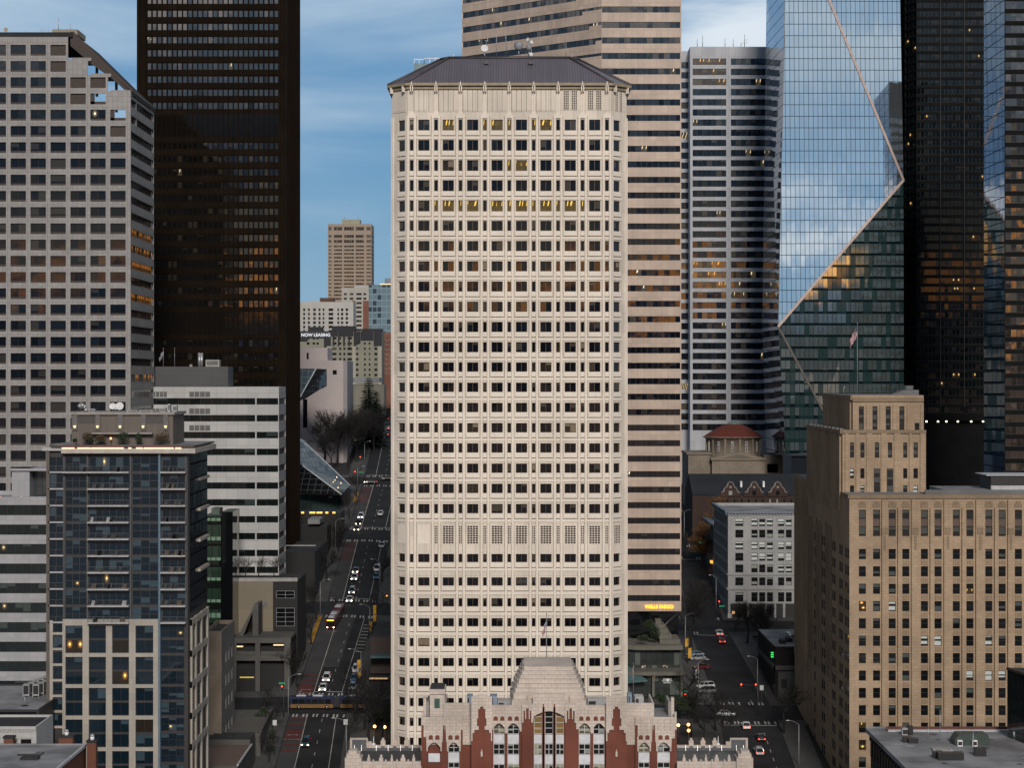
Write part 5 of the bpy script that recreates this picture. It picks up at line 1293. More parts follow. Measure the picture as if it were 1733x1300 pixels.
# ------------------------------------------------------------------ right-hand smaller buildings
def right_buildings():
    D = 603; t = Thing('masonry_building', 'white glazed brick six-storey corner building with bracketed cornice beside the tan tower', 'building', (X(1290,D), D+15, zt(75, D)))
    wb = stone('white_glazed_brick', (.35,.355,.36), (.5,.22,.02,.5), .14, .35, .6, .8, tone=(.45,.45,.45)); x0, x1 = X(1232,D), X(1420,D); y1 = 645
    pc = [(1244.4,1258),(1271.6,1282.2),(1284.8,1295.2),(1298,1308.2),(1316.8,1327.2),(1330,1340),(1349,1359),(1362,1372),(1375,1385)]
    yr = [(877.3,891),(897,910.5),(916.7,930.2),(936.3,949.8),(956,969.5),(977.8,991.5),(1003,1019)]
    us = uspx(pc, D, x0); zs = zspx(yr, D); fm = flat('dark_sash', (.02,.02,.02), .5)
    gf = lambda i, j: gl_blind if (j in (6,4) or (j == 3 and i != 0) or (j == 2 and i > 3)) else gl_old
    fl = y1-D
    FR = block(t, x0, x1, D, y1, 1, Z(866,D), wb, roofgrey, front=dict(us=us, zs=zs, dep=.35, nx=1, ny=2, fw=.08, fm=fm, gm=gf), left=dict(us=reg(8, fl, .25, .85), zs=zs, dep=.35, nx=2, ny=2, fw=.08, fm=fm, gm=gl_old), cap=flat('blue_grey_coping', (.13,.16,.20), .6))
    c = MB()
    for k, wd in (('front', x1-x0), ('left', fl)):
        fr = FR[k][0]; fbox(c, fr, 0, wd, 0, .8, Z(869,D), Z(865.6,D), flat('blue_grey_coping', (.13,.16,.20), .6)); fbox(c, fr, 0, wd, 0, .3, Z(973.8,D), Z(971.5,D), wb); fbox(c, fr, 0, wd, 0, .35, Z(998.5,D), Z(995.5,D), wb)
        n = int(wd/.9)
        for i in range(n): fbox(c, fr, i*wd/n, (i+.5)*wd/n, 0, .55, Z(871.8,D), Z(869,D), wb)
    fr = FR['front'][0]
    for p in (1232, 1264.5, 1310, 1345): fbox(c, fr, X(p,D)-x0, X(p+3.4,D)-x0, 0, .3, 1, Z(998.6,D), wb)
    for i in range(4): fbox(c, fr, X(1236+i*31,D)-x0, X(1263+i*31,D)-x0, 0, .04, Z(1046,D), Z(1022,D), blackm)
    c.build('cornice', t.e); l = MB(); l.box(X(1239,D), X(1243,D), D-.5, D-.1, Z(1039,D), Z(1035,D), emis('shop_glow', (1,.5,.2), .9)); l.build('shop_lamp', t.e); t.finish()
    D = 652; t = Thing('low_building', 'beige two-storey street wall behind the white glazed brick corner building', 'building', (X(1200,D), D+20, zt(65, D)))
    x0 = X(1211,D); b = MB(); b.box(x0, x0+22, D, DX(1190, x0), 8, Z(893,D), stone('beige_street_wall', (.17,.145,.12), (2,1.2,.02), .15, .3), roofgrey); b.box(x0-.4, x0+22, D-.4, DX(1190,x0)+.3, Z(893,D)-.1, Z(890.5,D), flat('blue_grey_coping', (.13,.16,.20), .6)); b.build('wall', t.e)
    l = MB(); l.box(x0-.9, x0-.2, D+6, D+9, Z(957,D), Z(953,D), emis('orange_shop_lamp', (1,.35,.06), 1.8)); l.build('shop_lamp', t.e); t.finish()
    # club with shaped gables and slate roof
    D = 700; t = Thing('gabled_clubhouse', 'dark brick clubhouse with three curved gables under a slate roof', 'building', (X(1285,D), D+15, zt(85, D)))
    bk = stone('dark_brown_brick', (.055,.034,.028), (.4,.13,.012,.5), .2, .2); sl_ = stone('blue_slate', (.030,.034,.042), (.5,.3,.02,.5), .2, .1, .7, .7); tr = flat('gable_stone_trim', (.24,.22,.20), .7)
    x0, x1 = X(1200,D), X(1365,D); zE = Z(838,D); zRg = Z(802,D+16); b = MB(); b.box(x0, x1, D, D+30, 12, zE, bk)
    for p in range(1206, 1362, 12):
        b.box(X(p,D), X(p+2.4,D), D-.08, D, Z(852,D), Z(845,D), gl_old); b.box(X(p-.6,D), X(p+3,D), D-.14, D, Z(854,D), Z(852,D), tr)
    b.build('wall', t.e)
    r = MB(); xl = X(1166,D+14); r.face([(xl,D-.4,zE),(x1,D-.4,zE),(x1,D+16,zRg),(xl,D+16,zRg)], sl_); r.face([(xl,D+16,zRg),(x1,D+16,zRg),(x1,D+31,zE),(xl,D+31,zE)], sl_); r.face([(xl,D-.4,zE),(xl,D+16,zRg),(xl,D+31,zE)], bk); r.box(xl, x0, D, D+30, 12, zE, bk); r.build('roof', t.e)
    for p in (1236, 1276, 1316):
        g = MB(); prof = [(-17,840),(-16,834),(-12,833),(-10,827),(-6,824),(-4,818),(0,815.5),(4,818),(6,824),(10,827),(12,833),(16,834),(17,840)]
        g.ext([(X(p+a,D), Z(y,D)) for a, y in prof], D-.5, D+1.2, bk)
        for (a, y), (c, y2) in zip(prof[1:], prof[2:-1]): g.tube((X(p+a,D),D-.3,Z(y,D)), (X(p+c,D),D-.3,Z(y2,D)), .28, .28, tr, 4)
        g.tube((X(p,D),D-.6,Z(825,D)), (X(p,D),D-.5,Z(825,D)), .45, .45, tr, 10); g.box(X(p-3,D), X(p+3,D), D-.6, D-.5, Z(838,D), Z(831,D), gl_old); g.build('gable', t.e)
    for p in (1254, 1292): g = MB(); g.box(X(p-1.5,D+5), X(p+1.5,D+5), D+4, D+7, Z(826,D), Z(816,D), flat('white_paint',(.75,.75,.74),.5)); g.build('dormer', t.e)
    t.finish()
    # domed church
    D = 745; t = Thing('domed_church', 'old stone church with a shallow red tiled dome below the striped grey tower', 'church', (X(1240,D+18), D+15, zt(80, D)))
    cs = stone('church_stone', (.24,.205,.165), (1.4,.6,.02,.5), .2, .35, .85, .8, tone=(.5,.48,.45)); x = lambda p: X(p,D); z = lambda y: Z(y,D); b = MB()
    b.box(x(1205), x(1294), D, D+28, 20, z(777), cs, roofgrey); b.box(x(1166), x(1204), D+3, D+30, 20, z(768), cs, roofgrey); b.box(x(1295), x(1322), D+3, D+26, 20, z(771), cs, roofgrey); b.box(x(1163), x(1206), D+2.5, D+30, z(770), z(767), cs); b.box(x(1203), x(1296), D-.6, D+28, z(779), z(775), cs)
    b.ext([(x(1205),z(775)),(x(1294),z(775)),(x(1250),z(766.5))], D-.4, D+.6, cs); b.ext([(x(1222),z(775.5)),(x(1278),z(775.5)),(x(1250),z(769))], D-.7, D-.4, stone('church_pediment', (.15,.13,.11), None))
    for p in (1296, 1300): b.box(x(1300), x(1318), D+2.4, D+3, z(800), z(786), flat('pale_green_panel', (.20,.22,.19), .6))
    b.box(X(1322,D), X(1331,D), D+10, D+20, 20, z(758), cs); b.build('nave', t.e)
    cx, cy = X(1241,D+18), D+18; dr = MB(); zD = Z(767,D+5); rr = 10.0; n = 24
    dr.lathe([(rr,zD-2),(rr,Z(743,D+8)),(rr+.5,Z(743,D+8)),(rr+1.2,Z(741.5,D+8)),(rr+1.2,Z(740,D+8)),(rr,Z(739.8,D+8))], (cx,cy,0), cs, 24); dd = dr.build('drum', t.e)
    for k in range(24):
        a = 2*math.pi*(k+.5)/24; w = MB(); fr = Fr((cx+(rr+.03)*math.cos(a)+.75*math.sin(a), cy+(rr+.03)*math.sin(a)-.75*math.cos(a)), (-math.sin(a), math.cos(a)))
        if math.sin(a) < .3:
            if k % 2: t.win(fr, [(.3, 1.2, Z(765,D+8), Z(748,D+8))], -.06, 2, 3, .07, whitep, gl_old)
            else: fbox(w, fr, .35, 1.15, 0, .35, zD-2, Z(743.5,D+8), cs); w.build('pilaster', dd)
    d = MB(); tile = stone('red_roof_tile', (.14,.035,.024), (.5,.4,.03,.5), .15, .2, .8, .7); zs = Z(740.5,D+8); hgt = Z(718.5,D+14)-zs
    d.lathe([(rr+1.25,zs-.1)]+[((rr+.9)*(1-k/9*.77), zs+.1+hgt*((1-(1-k/9*.77)**1.55)/(1-.23**1.55))) for k in range(10)], (cx,cy,0), tile, 32); dm = d.build('dome', t.e)
    l = MB(); l.lathe([(2.4,zs+hgt-.3),(2.2,zs+hgt+.3),(1.4,zs+hgt+.9),(.1,zs+hgt+1.1)], (cx,cy,0), flat('verdigris', (.10,.17,.16), .5), 16); l.build('cap', dm); t.finish()
    # low dark block with green sign, beside the tan tower
    D = 515; t = Thing('low_building', 'low dark corner building with pale grey roof and a green lit sign', 'building', (X(1330,D), D+12, zt(70, D)))
    x0, x1 = X(1312,D), X(1400,D); y1 = DX(1283, x0); dk = stone('dark_brick_front', (.035,.030,.028), (.5,.2,.02,.5), .2, .2); pg = stone('pale_stone_band', (.14,.135,.13), None); b = MB()
    b.box(x0, x1, D, y1, -4, Z(1095,D), dk, roofgrey); b.box(x0-.4, x1, D-.4, D-.003, Z(1134,D), Z(1127,D), pg); b.box(x0-.4, x0-.003, D-.4, y1, Z(1134,D), Z(1127,D), pg); b.box(x0-.3, x1, D-.3, D-.003, Z(1098,D), Z(1094.5,D), dk); b.box(x0-.3, x0-.003, D-.3, y1, Z(1098,D), Z(1094.5,D), dk); b.box(X(1317,D), X(1345,D), D-.2, D-.003, -4, Z(1137,D), pg); b.box(X(1322,D), X(1331,D), D-.3, D-.2, Z(1165,D), Z(1150,D), blackm); b.build('wall', t.e)
    r = MB()
    for k in range(5): r.box(x0+2+k*2.1, x0+3.4+k*2.1, D+5+k*4, D+9+k*4, Z(1095,D), Z(1095,D)+.9, roofdark)
    for k in range(4): r.box(x0+6, x0+7, D+8+k*5, D+11+k*5, Z(1095,D), Z(1095,D)+.6, steel)
    r.build('roof_plant', t.e)
    g = MB(); em = emis('green_neon', (.05,1,.18), .8); xs = x0-.5
    g.box(xs-.15, xs, D+.6, D+1.4, Z(1115,D), Z(1104,D), blackm); g.build('sign_box', t.e)
    for k in range(3): l = MB(); l.box(xs-.5, xs+.15, D+.5, D+.6, Z(1114-k*3.5,D), Z(1111.8-k*3.5,D), em); l.build('sign_light', t.e)
    t.finish()
    # near grey roof, bottom right
    t = Thing('low_building', 'low dark building with a cluttered pale grey roof in the bottom right corner', 'building', (90, 380, -13)); x0, x1, y0, y1 = 68.3, 97.5, 352, 400; zr = Z(1233,400); b = MB()
    db = stone('dark_cornice_stone', (.05,.046,.042), (.8,.4,.02), .2, .2); b.box(x0+1.0, x1, y0, y1, -14, zr-1.2, db); b.box(x0, x1, y0, y1, zr-.8, zr, roofgrey); b.box(x0+.4, x1, y0+.01, y1-.01, zr-1.2, zr-.8, flat('green_black_gutter', (.03,.04,.035), .5)); f = Fr((x0+1.0,y1),(0,-1))
    for k in range(16): fbox(b, f, 1+k*2.9, 2.6+k*2.9, 0, .25, zr-5.4, zr-2.2, blackm); fbox(b, f, 1.5+k*2.9, 2.1+k*2.9, .0, .55, zr-2.1, zr-1.2, db)
    b.build('wall', t.e); r = MB(); brick = stone('roof_parapet_brick', (.15,.055,.04), (.3,.1,.01,.5), .15, .2)
    r.box(x0+3.5, x1, y1-3.2, y1-2.8, zr, zr+.75, brick); r.box(x0+3.6, x1, y1-4.4, y1-3.3, zr, zr+.35, flat('white_coping',(.42,.43,.45),.6)); r.box(x0, x1, y1-.5, y1-.01, zr+.004, zr+.3, roofgrey); r.build('parapet', t.e); 
    pr = random.Random(4); tp = flat('tar_patch', (.05,.052,.056), .9)
    for i in range(26):
        q = MB(); cx, cy = pr.uniform(x0+2, x1-4), pr.uniform(y0+3, y1-6); w, l_ = (pr.uniform(.4,1.6), pr.uniform(.3,1.2)) if i % 3 else (pr.uniform(2,6), .10)
        n = 7; ph = pr.uniform(0,3); q.face([(cx+w*math.cos(ph*(w > 2)*0+6.283*k/n)*pr.uniform(.6,1), cy+l_*math.sin(6.283*k/n)*pr.uniform(.6,1), zr+.006+i*.0004) for k in range(n)], tp if i % 4 else flat('pale_patch', (.33,.335,.34), .8)); q.build('roof_patch', t.e)
    g = MB(); a, c = X(1608,385), X(1668,385); g.ext([(a,zr),(c,zr),(c,zr+.9),(c-.5,zr+2.0),(a+.8,zr+2.0),(a,zr+.9)], 381, 385, flat('green_standing_seam', (.035,.055,.05), .5)); 
    for k in range(9): u = a+.4+k*(c-a-.6)/9; g.tube((u,380.98,zr+.9),(u+.15,381.5,zr+2.0),.06,.06,blackm,4)
    g.build('skylight_monitor', t.e)
    for (p, d, w, l_, h, m) in ((1533,392,1.4,1.2,1.3,steel),(1541,392,1.0,1.2,1.7,blackm),(1536,384,1.6,1.2,1.0,darkfr),(1546,383,1.8,1.5,.9,darkfr),(1625,380,.9,.8,1.1,whitep),(1650,380,.9,.8,1.1,whitep),(1588,368,1.8,1.2,1.2,darkfr),(1610,366,4.5,2.0,1.3,darkfr),(1660,370,2.0,1.5,1.5,darkfr),(1596,375,3.5,2.5,.35,steel)):
        v = MB(); v.box(X(p,d)-w/2, X(p,d)+w/2, d, d+l_, zr, zr+h, m); v.box(X(p,d)-w*.4, X(p,d)+w*.4, d-.04, d, zr+.2, zr+h*.8, blackm); v.build('roof_unit', t.e)
    for p, d, h in ((1571,388,2.2),(1591,388,5.5),(1647,376,3.5)): v = MB(); v.tube((X(p,d),d,zr),(X(p,d),d,zr+h),.07,.05,steel,6); v.build('vent_pipe', t.e)
    t.finish()
    t = Thing('glass_block', 'dark glass block with slanted roof edge in the bottom right corner', 'building', (X(1725,385), 392, -12)); b = MB(); x0 = X(1705,390); z0 = Z(1133,390)
    gk = curtain('black_curtain_glass', .9, 3.2, (.05,.06,.06), .6, .12, .1, (.008,.009,.009), tilt=.02, dif=(.02,.025,.025), dp=.4, lit=.03, ls=.25, lcol=(.9,1,1)); b.prism([(x0,390),(x0+3.6,372),(x0+14,372),(x0+14,390)], -13, z0, gk, roofdark); b.build('glass_wall', t.e)
    e = MB(); e.tube((x0,390,z0+.1),(x0+3.6,372,z0+.1),.35,.35,blackm,4); e.tube((x0+.2,390,z0+.1),(x0+14,390,z0+.1),.2,.2,blackm,4); e.build('roof_edge', t.e); t.finish()
right_buildings()
# ------------------------------------------------------------------ far buildings in the gap
def far_buildings():
    D = 1250; t = Thing('apartment_tower', 'distant tan apartment tower standing alone against the sky', 'apartment building', (X(592,D), D+12, 70))
    tn = stone('distant_tan_concrete', (.33,.27,.215), None, .08, .2); gw = glass('distant_window', (.018,.016,.017), .2, (.09,.08,.07), 1.5); x0, x1 = X(555,D), X(628.5,D); wd = x1-x0
    yr = [(397.5,402.5),(406,411)]+[(415.5+6.35*k,418.6+6.35*k) for k in range(0, 20)]; us = uspx([(556,561),(565,579),(582,599),(602,616),(620,627.5)], D, x0)
    block(t, x0, x1, D, D+24, 60, Z(379,D), tn, roofgrey, front=dict(us=us, zs=zspx([(384,390)]+yr, D), dep=.4, nx=4, fw=.12, fm=tn, gm=gw), right=dict(us=[(2,22)], zs=zspx(yr, D), dep=.4, nx=4, fw=.1, fm=darkfr, gm=gw))
    p = MB(); p.box(X(577.5,D), X(608,D), D+6, D+16, Z(379,D), Z(370,D), stone('pale_green_penthouse', (.30,.30,.22), None)); p.build('penthouse', t.e); t.finish()
    D = 1080; t = Thing('apartment_block', 'distant white ribbed apartment block below the lone tan tower', 'apartment building', (X(550,D), D+10, 66))
    wh = stone('distant_white_concrete', (.46,.45,.43), None, .08, .3); x0, x1 = X(490,D), X(598,D); wd = x1-x0; us = uspx([(513,516.5),(521,524.5),(530,534.5),(539,542.5),(546,549),(556,564),(571,574),(577,581),(585,589)], D, x0)
    block(t, x0, x1, D, D+18, 58, Z(511,D), wh, roofgrey, front=dict(us=us, zs=zspx([(522+7.3*k,526.5+7.3*k) for k in range(9)], D), dep=.4, nx=1, fw=.1, fm=darkfr, gm=gw))
    p = MB(); p.box(X(540,D), X(564,D), D+4, D+12, Z(511,D), Z(503.5,D), stone('brown_roof_house', (.11,.06,.045), None)); p.box(X(522,D), X(541,D), D+3, D+10, Z(511,D), Z(509,D), wh); p.build('penthouse', t.e); t.finish()
    D = 1130; t = Thing('apartment_block', 'distant pale block with red brick corner piers behind the white ribbed block', 'apartment building', (X(603,D), D+10, 68))
    x0, x1 = X(578,D), X(624,D); rb = stone('distant_red_brick', (.20,.09,.065), None); block(t, x0, x1, D, D+15, 58, Z(487,D), stone('distant_beige', (.40,.385,.35), None, .08, .2), roofgrey, front=dict(us=uspx([(582,587),(592,598),(603,612),(615,620)], D, x0), zs=zspx([(496+7.6*k,499.5+7.6*k) for k in range(9)], D), dep=.4, nx=2, fw=.1, fm=darkfr, gm=gw))
    p = MB(); p.box(X(596,D)-.01, X(601,D), D-.4, D-.003, 58, Z(509,D), rb); p.box(X(614.5,D), X(624,D), D-.4, D-.003, 58, Z(509,D), rb); p.box(X(599,D), X(623,D), D+3, D+12, Z(487,D), Z(483,D), wh); p.build('brick_pier', t.e); t.finish()
    D = 1020; t = Thing('glass_block', 'distant blue glass apartment block touching the left edge of the cream tower', 'apartment building', (X(640,D), D+10, 65))
    cg = curtain('distant_blue_glass', 2.3, 3.0, (.26,.38,.46), .35, .4, .7, (.20,.27,.32), tilt=.02, dif=(.05,.08,.10), dp=.45); x0, x1 = X(624,D), X(690,D); b = MB(); b.box(x0, x1, D, D+24, 56, Z(482,D), cg, roofgrey); b.box(X(650,D), x1, D+5, D+14, Z(482,D), Z(470,D), flat('blue_grey_plant', (.17,.21,.26), .6)); b.build('glass_wall', t.e)
    em = emis('sunset_glint', (1,.62,.25), 1.4); l = MB(); l.box(X(643,D), X(672,D), D+.5, D+1, Z(481.4,D), Z(480.1,D), em); l.build('sunset_glint_strip', t.e); t.finish()  # glowing strip stands in for the sunset glint on the roof edge
    D = 960; t = Thing('apartment_block', 'dark-topped pale apartment block carrying a now leasing banner', 'apartment building', (X(580,D), D+10, 58))
    pc = stone('pale_green_concrete', (.25,.25,.20), None, .08, .25); pw = stone('pale_pier', (.36,.35,.30), None, .06, .2); ct = stone('charcoal_top_cladding', (.035,.037,.043), None, .1, .1); gw2 = glass('apartment_far_glass', (.010,.011,.013), .15, (.10,.10,.09), 1.5)
    x0, x1 = X(470,D), X(646,D); U = lambda p: X(p,D)-x0; us = uspx([(519,524),(529,533),(535.5,539.5),(549,552.5),(562.5,569.5),(574,577.5),(581,584.5),(588,595.5),(602.5,606.5),(616,619),(624,627),(633.5,638.5)], D, x0); zr_ = [(570.5+8.9*k,574.6+8.9*k) for k in range(0, 9)]
    FR = block(t, x0, x1, D, D+20, 48, Z(561,D), pc, roofdark, front=dict(us=us, zs=zspx(zr_, D), dep=.4, nx=1, fw=.12, fm=darkfr, gm=gw2)); fr = FR['front'][0]; b = MB()
    for (p, q, yb) in ((470,560,572),(470,521,578),(548,560,588),(560,572,569.5),(572,598,569.5),(598,603,586),(603,610,582),(610,632,576.5),(632,646,586)): fbox(b, fr, U(p)+.01*p%.2, U(q), -.05, .12+.003*(p % 37), Z(yb,D), Z(561,D)+.05, ct)
    for p, q in ((563,596),): 
        for k in range(4): fbox(b, fr, U(563+k*8.8), U(566+k*8.8), -.05, .10, Z(586,D), Z(569,D), ct)
    for p, q in ((553,561),(596.5,602),(640,646)): fbox(b, fr, U(p), U(q), 0, .4, 48, Z(586,D), pw)
    b.box(X(520,D), X(544,D), D+4, D+10, Z(561,D), Z(553,D), ct); b.box(X(560,D), X(600,D), D+5, D+12, Z(561,D), Z(551.5,D), ct); b.box(X(611,D), X(646,D), D+5, D+12, Z(561,D), Z(556,D), ct); b.build('dark_cladding', t.e)
    s = MB(); fbox(s, fr, U(505), U(560), .2, .32, Z(572.5,D), Z(560.5,D), flat('black_banner', (.010,.014,.024), .5)); bn = s.build('banner', t.e)
    tx = text_mesh('NOW LEASING', 1.95, .03, emis('white_banner_lettering', (.9,.93,1), .5), 'banner_lettering', bn, .05, 1.02); tx.location = (X(534.5,D), D-.36, Z(569.3,D)); tx.rotation_euler = (rad(90),0,0); t.finish()
    D = 985; t = Thing('brick_block', 'narrow red brick apartment flank squeezed between the leasing block and the cream tower', 'apartment building', (X(655,D), D+10, 60))
    x0, x1 = X(646,D), X(690,D); block(t, x0, x1, D, D+16, 50, Z(563,D), rb, roofdark, front=dict(us=uspx([(648,651),(653.5,656.5),(660,664)], D, x0), zs=zspx([(572+8*k,576.5+8*k) for k in range(8)], D), dep=.3, nx=1, ny=2, fw=.1, fm=wh, gm=gw2)); t.finish()
    # pale courthouse
    D = 815; t = Thing('courthouse', 'pale pinkish stone courthouse with blank walls and one square window', 'building', (X(545,D), D+15, zt(-60, D)))
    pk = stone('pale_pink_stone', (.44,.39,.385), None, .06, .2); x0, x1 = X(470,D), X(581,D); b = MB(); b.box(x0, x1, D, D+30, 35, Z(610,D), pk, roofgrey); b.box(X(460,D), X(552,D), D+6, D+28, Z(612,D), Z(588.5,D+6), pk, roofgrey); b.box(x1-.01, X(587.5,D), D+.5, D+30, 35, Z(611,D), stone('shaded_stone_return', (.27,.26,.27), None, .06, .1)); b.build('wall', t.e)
    fr = Fr((x0,D),(1,0)); U = lambda p: X(p,D)-x0; t.win(fr, [(U(563), U(570), Z(634,D), Z(626.5,D))], -.04, 1, 1, .1, darkfr, gl_black)
    fr2 = Fr((x0,D+6),(1,0)); t.win(fr2, [(X(519,D+6)-x0, X(522.5,D+6)-x0, Z(608,D+6), Z(597,D+6))], -.04, 1, 1, .1, flat('brown_reveal', (.06,.03,.025), .6), gl_black); t.win(fr, [(U(512), U(521), Z(725,D), Z(675,D))], -.04, 1, 1, .2, pk, gl_black); t.finish()
    D = 860; t = Thing('low_building', 'low pale building with a flat overhanging roof behind the dark conifer', 'building', (X(605,D), D+10, zt(-55, D))); b = MB(); ps = stone('pale_olive_stone', (.24,.235,.20), None, .08, .2); b.box(X(588,D), X(650,D), D, D+16, 45, Z(651,D), ps); b.box(X(584,D), X(642,D), D-2, D+17, Z(647,D), Z(639.5,D), flat('blue_grey_roof_edge', (.20,.215,.24), .6), roofgrey); b.build('wall', t.e); t.finish()
    # angular glass library
    t = Thing('library', 'angular glass and steel library wedge projecting from behind the black tower', 'library', (X(540,730), 735, zt(-62, 735)))
    net = curtain('diamond_net_glass', 2.2, 2.2, (.13,.18,.21), .6, .28, .28, (.10,.13,.15), tilt=.02, var=.4); st = curtain('steel_mesh_glass', 1.6, 1.6, (.075,.095,.10), .35, .14, .14, (.10,.115,.125), tilt=.01)
    dkm = curtain('dark_net_glass', 2.0, 2.0, (.03,.035,.04), .5, .25, .25, (.09,.10,.11), tilt=.02)
    P = lambda px, py, d: (X(px,d), d, Z(py,d)); b = MB()
    A1 = P(490,728,735); A2 = P(512,745,735); tip1 = P(592,822,722); tip2 = P(578,837,715); L1 = P(490,778,712); L2 = P(512,788,713); B1 = P(490,690,748)
    b.face([L1, L2, tip2, tip1, A2, A1], st); b.face([P(490,778,712), P(512,788,713), tip2, P(512,834,720), P(490,826,720)], dkm)
    b.face([P(490,826,720), P(512,834,720), tip2, P(560,838,726), P(512,838,726)], stone('white_soffit', (.32,.33,.34), None)); b.face([A1, A2, tip1, P(596,822,760), P(512,745,770), P(490,728,770)], st); b.face([tip1, tip2, P(578,838,750), P(596,822,760)], st); b.build('lower_wedge', t.e)
    g = MB(); g.prism([(X(480,726),726),(X(578,726),726),(X(576,752),752),(X(480,752),752)], 22, Z(838,726), curtain('library_base_glass', 1.8, 5, (.05,.075,.075), .5, .12, .15, (.02,.025,.025), dif=(.035,.06,.055), dp=.6)); g.build('base_glazing', t.e)
    u = MB(); q1, q2, q3 = P(490,624,760), P(535,624,760), P(508,672,752); q4 = P(490,672,752)
    u.face([q1, q4, q3, q2], net); u.face([q2, q3, P(508,676,752), P(553,654,775), P(553,625,775)], dkm); u.face([q4, q3, P(510,678,752), P(512,668,770), P(553,652,775), P(490,660,775)], st); u.face([q1, q2, P(553,625,775), P(500,625,790)], st); u.face([q3, P(553,652,775), P(515,676,760), P(508,678,752)], st)
    u.build('upper_wedge', t.e)
    for a_, c_ in ((q2, q3), (A2, tip1), (L2, tip2)): e = MB(); e.tube(a_, c_, .28, .28, flat('pale_steel_edge', (.40,.44,.48), .4), 4); e.build('edge_frame', t.e)
    em = emis('warm_glint', (1,.70,.42), 1.6)  # glowing balls painted in as warm glints on the wedge
    for (px, py, r) in ((574,833,.42),(572,826,.28),(577,818,.24),(567,813,.2),(570,808,.25),(564,816,.2)): l = MB(); p = P(px, py, 716.5); l.ball(p, r, em, 8, 5, (.7,1,1.3)); l.build('wedge_glint', t.e)
    t.finish()
    # dark low hotel entrance with warm canopy lamps
    D = 668; t = Thing('canopy_building', 'black low building with a row of warm canopy lamps', 'building', (X(530,D), D+6, zt(-60, D))); b = MB(); bk = flat('black_cladding', (.007,.0075,.008), .7); b.box(X(470,D), X(577,D), D, D+14, 16, Z(868,D), bk); b.box(X(470,D), X(560,D), D-14, D-.01, 14, Z(886,D), bk, roofdark); b.box(X(520,650), X(540,650), 652, 665, Z(888,650), Z(880,650), flat('pale_roof_box', (.20,.21,.22), .6)); b.build('wall', t.e); em = emis('amber_canopy_lamp', (1,.48,.10), 2.0)
    for px in (512, 526, 531, 538, 543, 553, 565): l = MB(); l.box(X(px-2,D), X(px+2.5,D), D-.5, D-.05, Z(869.2,D), Z(866.5,D), em); l.build('canopy_lamp', t.e)
    t.finish()
    D = 640; t = Thing('low_building', 'dark street building with recessed ledges below the canopy lamps', 'building', (X(500,D-20), D-10, zt(-62, D-20))); b = MB(); b.box(X(470,600), X(532,600), 601, 640, 8, Z(935,600), flat('black_cladding', (.007,.0075,.008), .7), roofdark); b.box(X(470,600), X(534,600), 600.5, 601, Z(925,600), Z(923,600), flat('pale_coping', (.28,.28,.27), .7)); b.build('wall', t.e); t.finish()
    # small glass corner over the roof of the cream tower
    D = 700; t = Thing('glass_tower', 'green grey glass tower top peeping over the left slope of the hipped roof', 'tower', (X(740,D), D+10, zt(-20, D))); b = MB(); cg = curtain('grey_green_glass', 2.0, 3.2, (.30,.38,.38), .4, .35, .4, (.24,.29,.30), dif=(.16,.21,.21), dp=.5); b.box(X(701,D), X(800,D), D, D+20, 20, Z(106,D), cg, roofgrey); b.box(X(718,D), X(800,D), D+4, D+16, Z(106,D), Z(103,D), cg); b.build('glass_wall', t.e)
    f = MB(); 
    for (p, q, y) in ((701,718,100),(718,800,98)):
        f.tube((X(p,D),D,Z(y,D)),(X(q,D),D,Z(y,D)),.18,.18,steel,4); n = max(2, int((q-p)/9))
        for i in range(n+1): xp = X(p+(q-p)*i/n, D); f.tube((xp,D,Z(107,D)),(xp,D,Z(y,D)),.12,.12,steel,4)
    f.build('roof_screen', t.e); t.finish()
    # low shopfronts right of the buses street
    D = 512; t = Thing('shop_building', 'low dark shop with teal canopy and lit fascia left of the cream tower', 'building', (X(650,D), D+12, zt(-36, D))); b = MB(); xk = X(619,D); br_ = stone('brown_shop_wall', (.07,.055,.05), None); b.box(xk+1, xk+20, D+2, D+34, -3, Z(1080,D), br_, roofdark); b.box(xk+1.0, xk+20, D-2, D+1.99, -3, Z(1142,D), flat('black_cladding', (.007,.0075,.008), .7)); b.build('wall', t.e); a = MB(); a.box(X(628,D), xk+20, D-3, D+4, Z(1112,D), Z(1108,D), flat('teal_awning', (.06,.12,.13), .5)); a.build('canopy', t.e); f = MB(); f.box(X(624,D), xk+20, D-3.2, D-2.6, Z(1148,D), Z(1141,D), blackm); fb = f.build('fascia', t.e)
    for i in range(14): l = MB(); xx_ = X(627+i*2.2,D); l.box(xx_, xx_+.16, D-3.3, D-3.2, Z(1147,D), Z(1144.5,D), emis('warm_fascia_lamp', (1,.62,.3), .7)); l.build('fascia_lamp', fb)
    t.finish()
far_buildings()
# ------------------------------------------------------------------ placing by sight line on the ground
def gp(px, py, lo_=405, hi=1250):
    a, b = lo_, hi
    for _ in range(50):
        m = (a+b)/2
        if Z(py, m) > zt(X(px, m), m): a = m
        else: b = m
    return Vector((X(px, a), a, zt(X(px, a), a)))
def slope(x, y): return math.atan2(zt(x, y+3)-zt(x, y-3), 6)
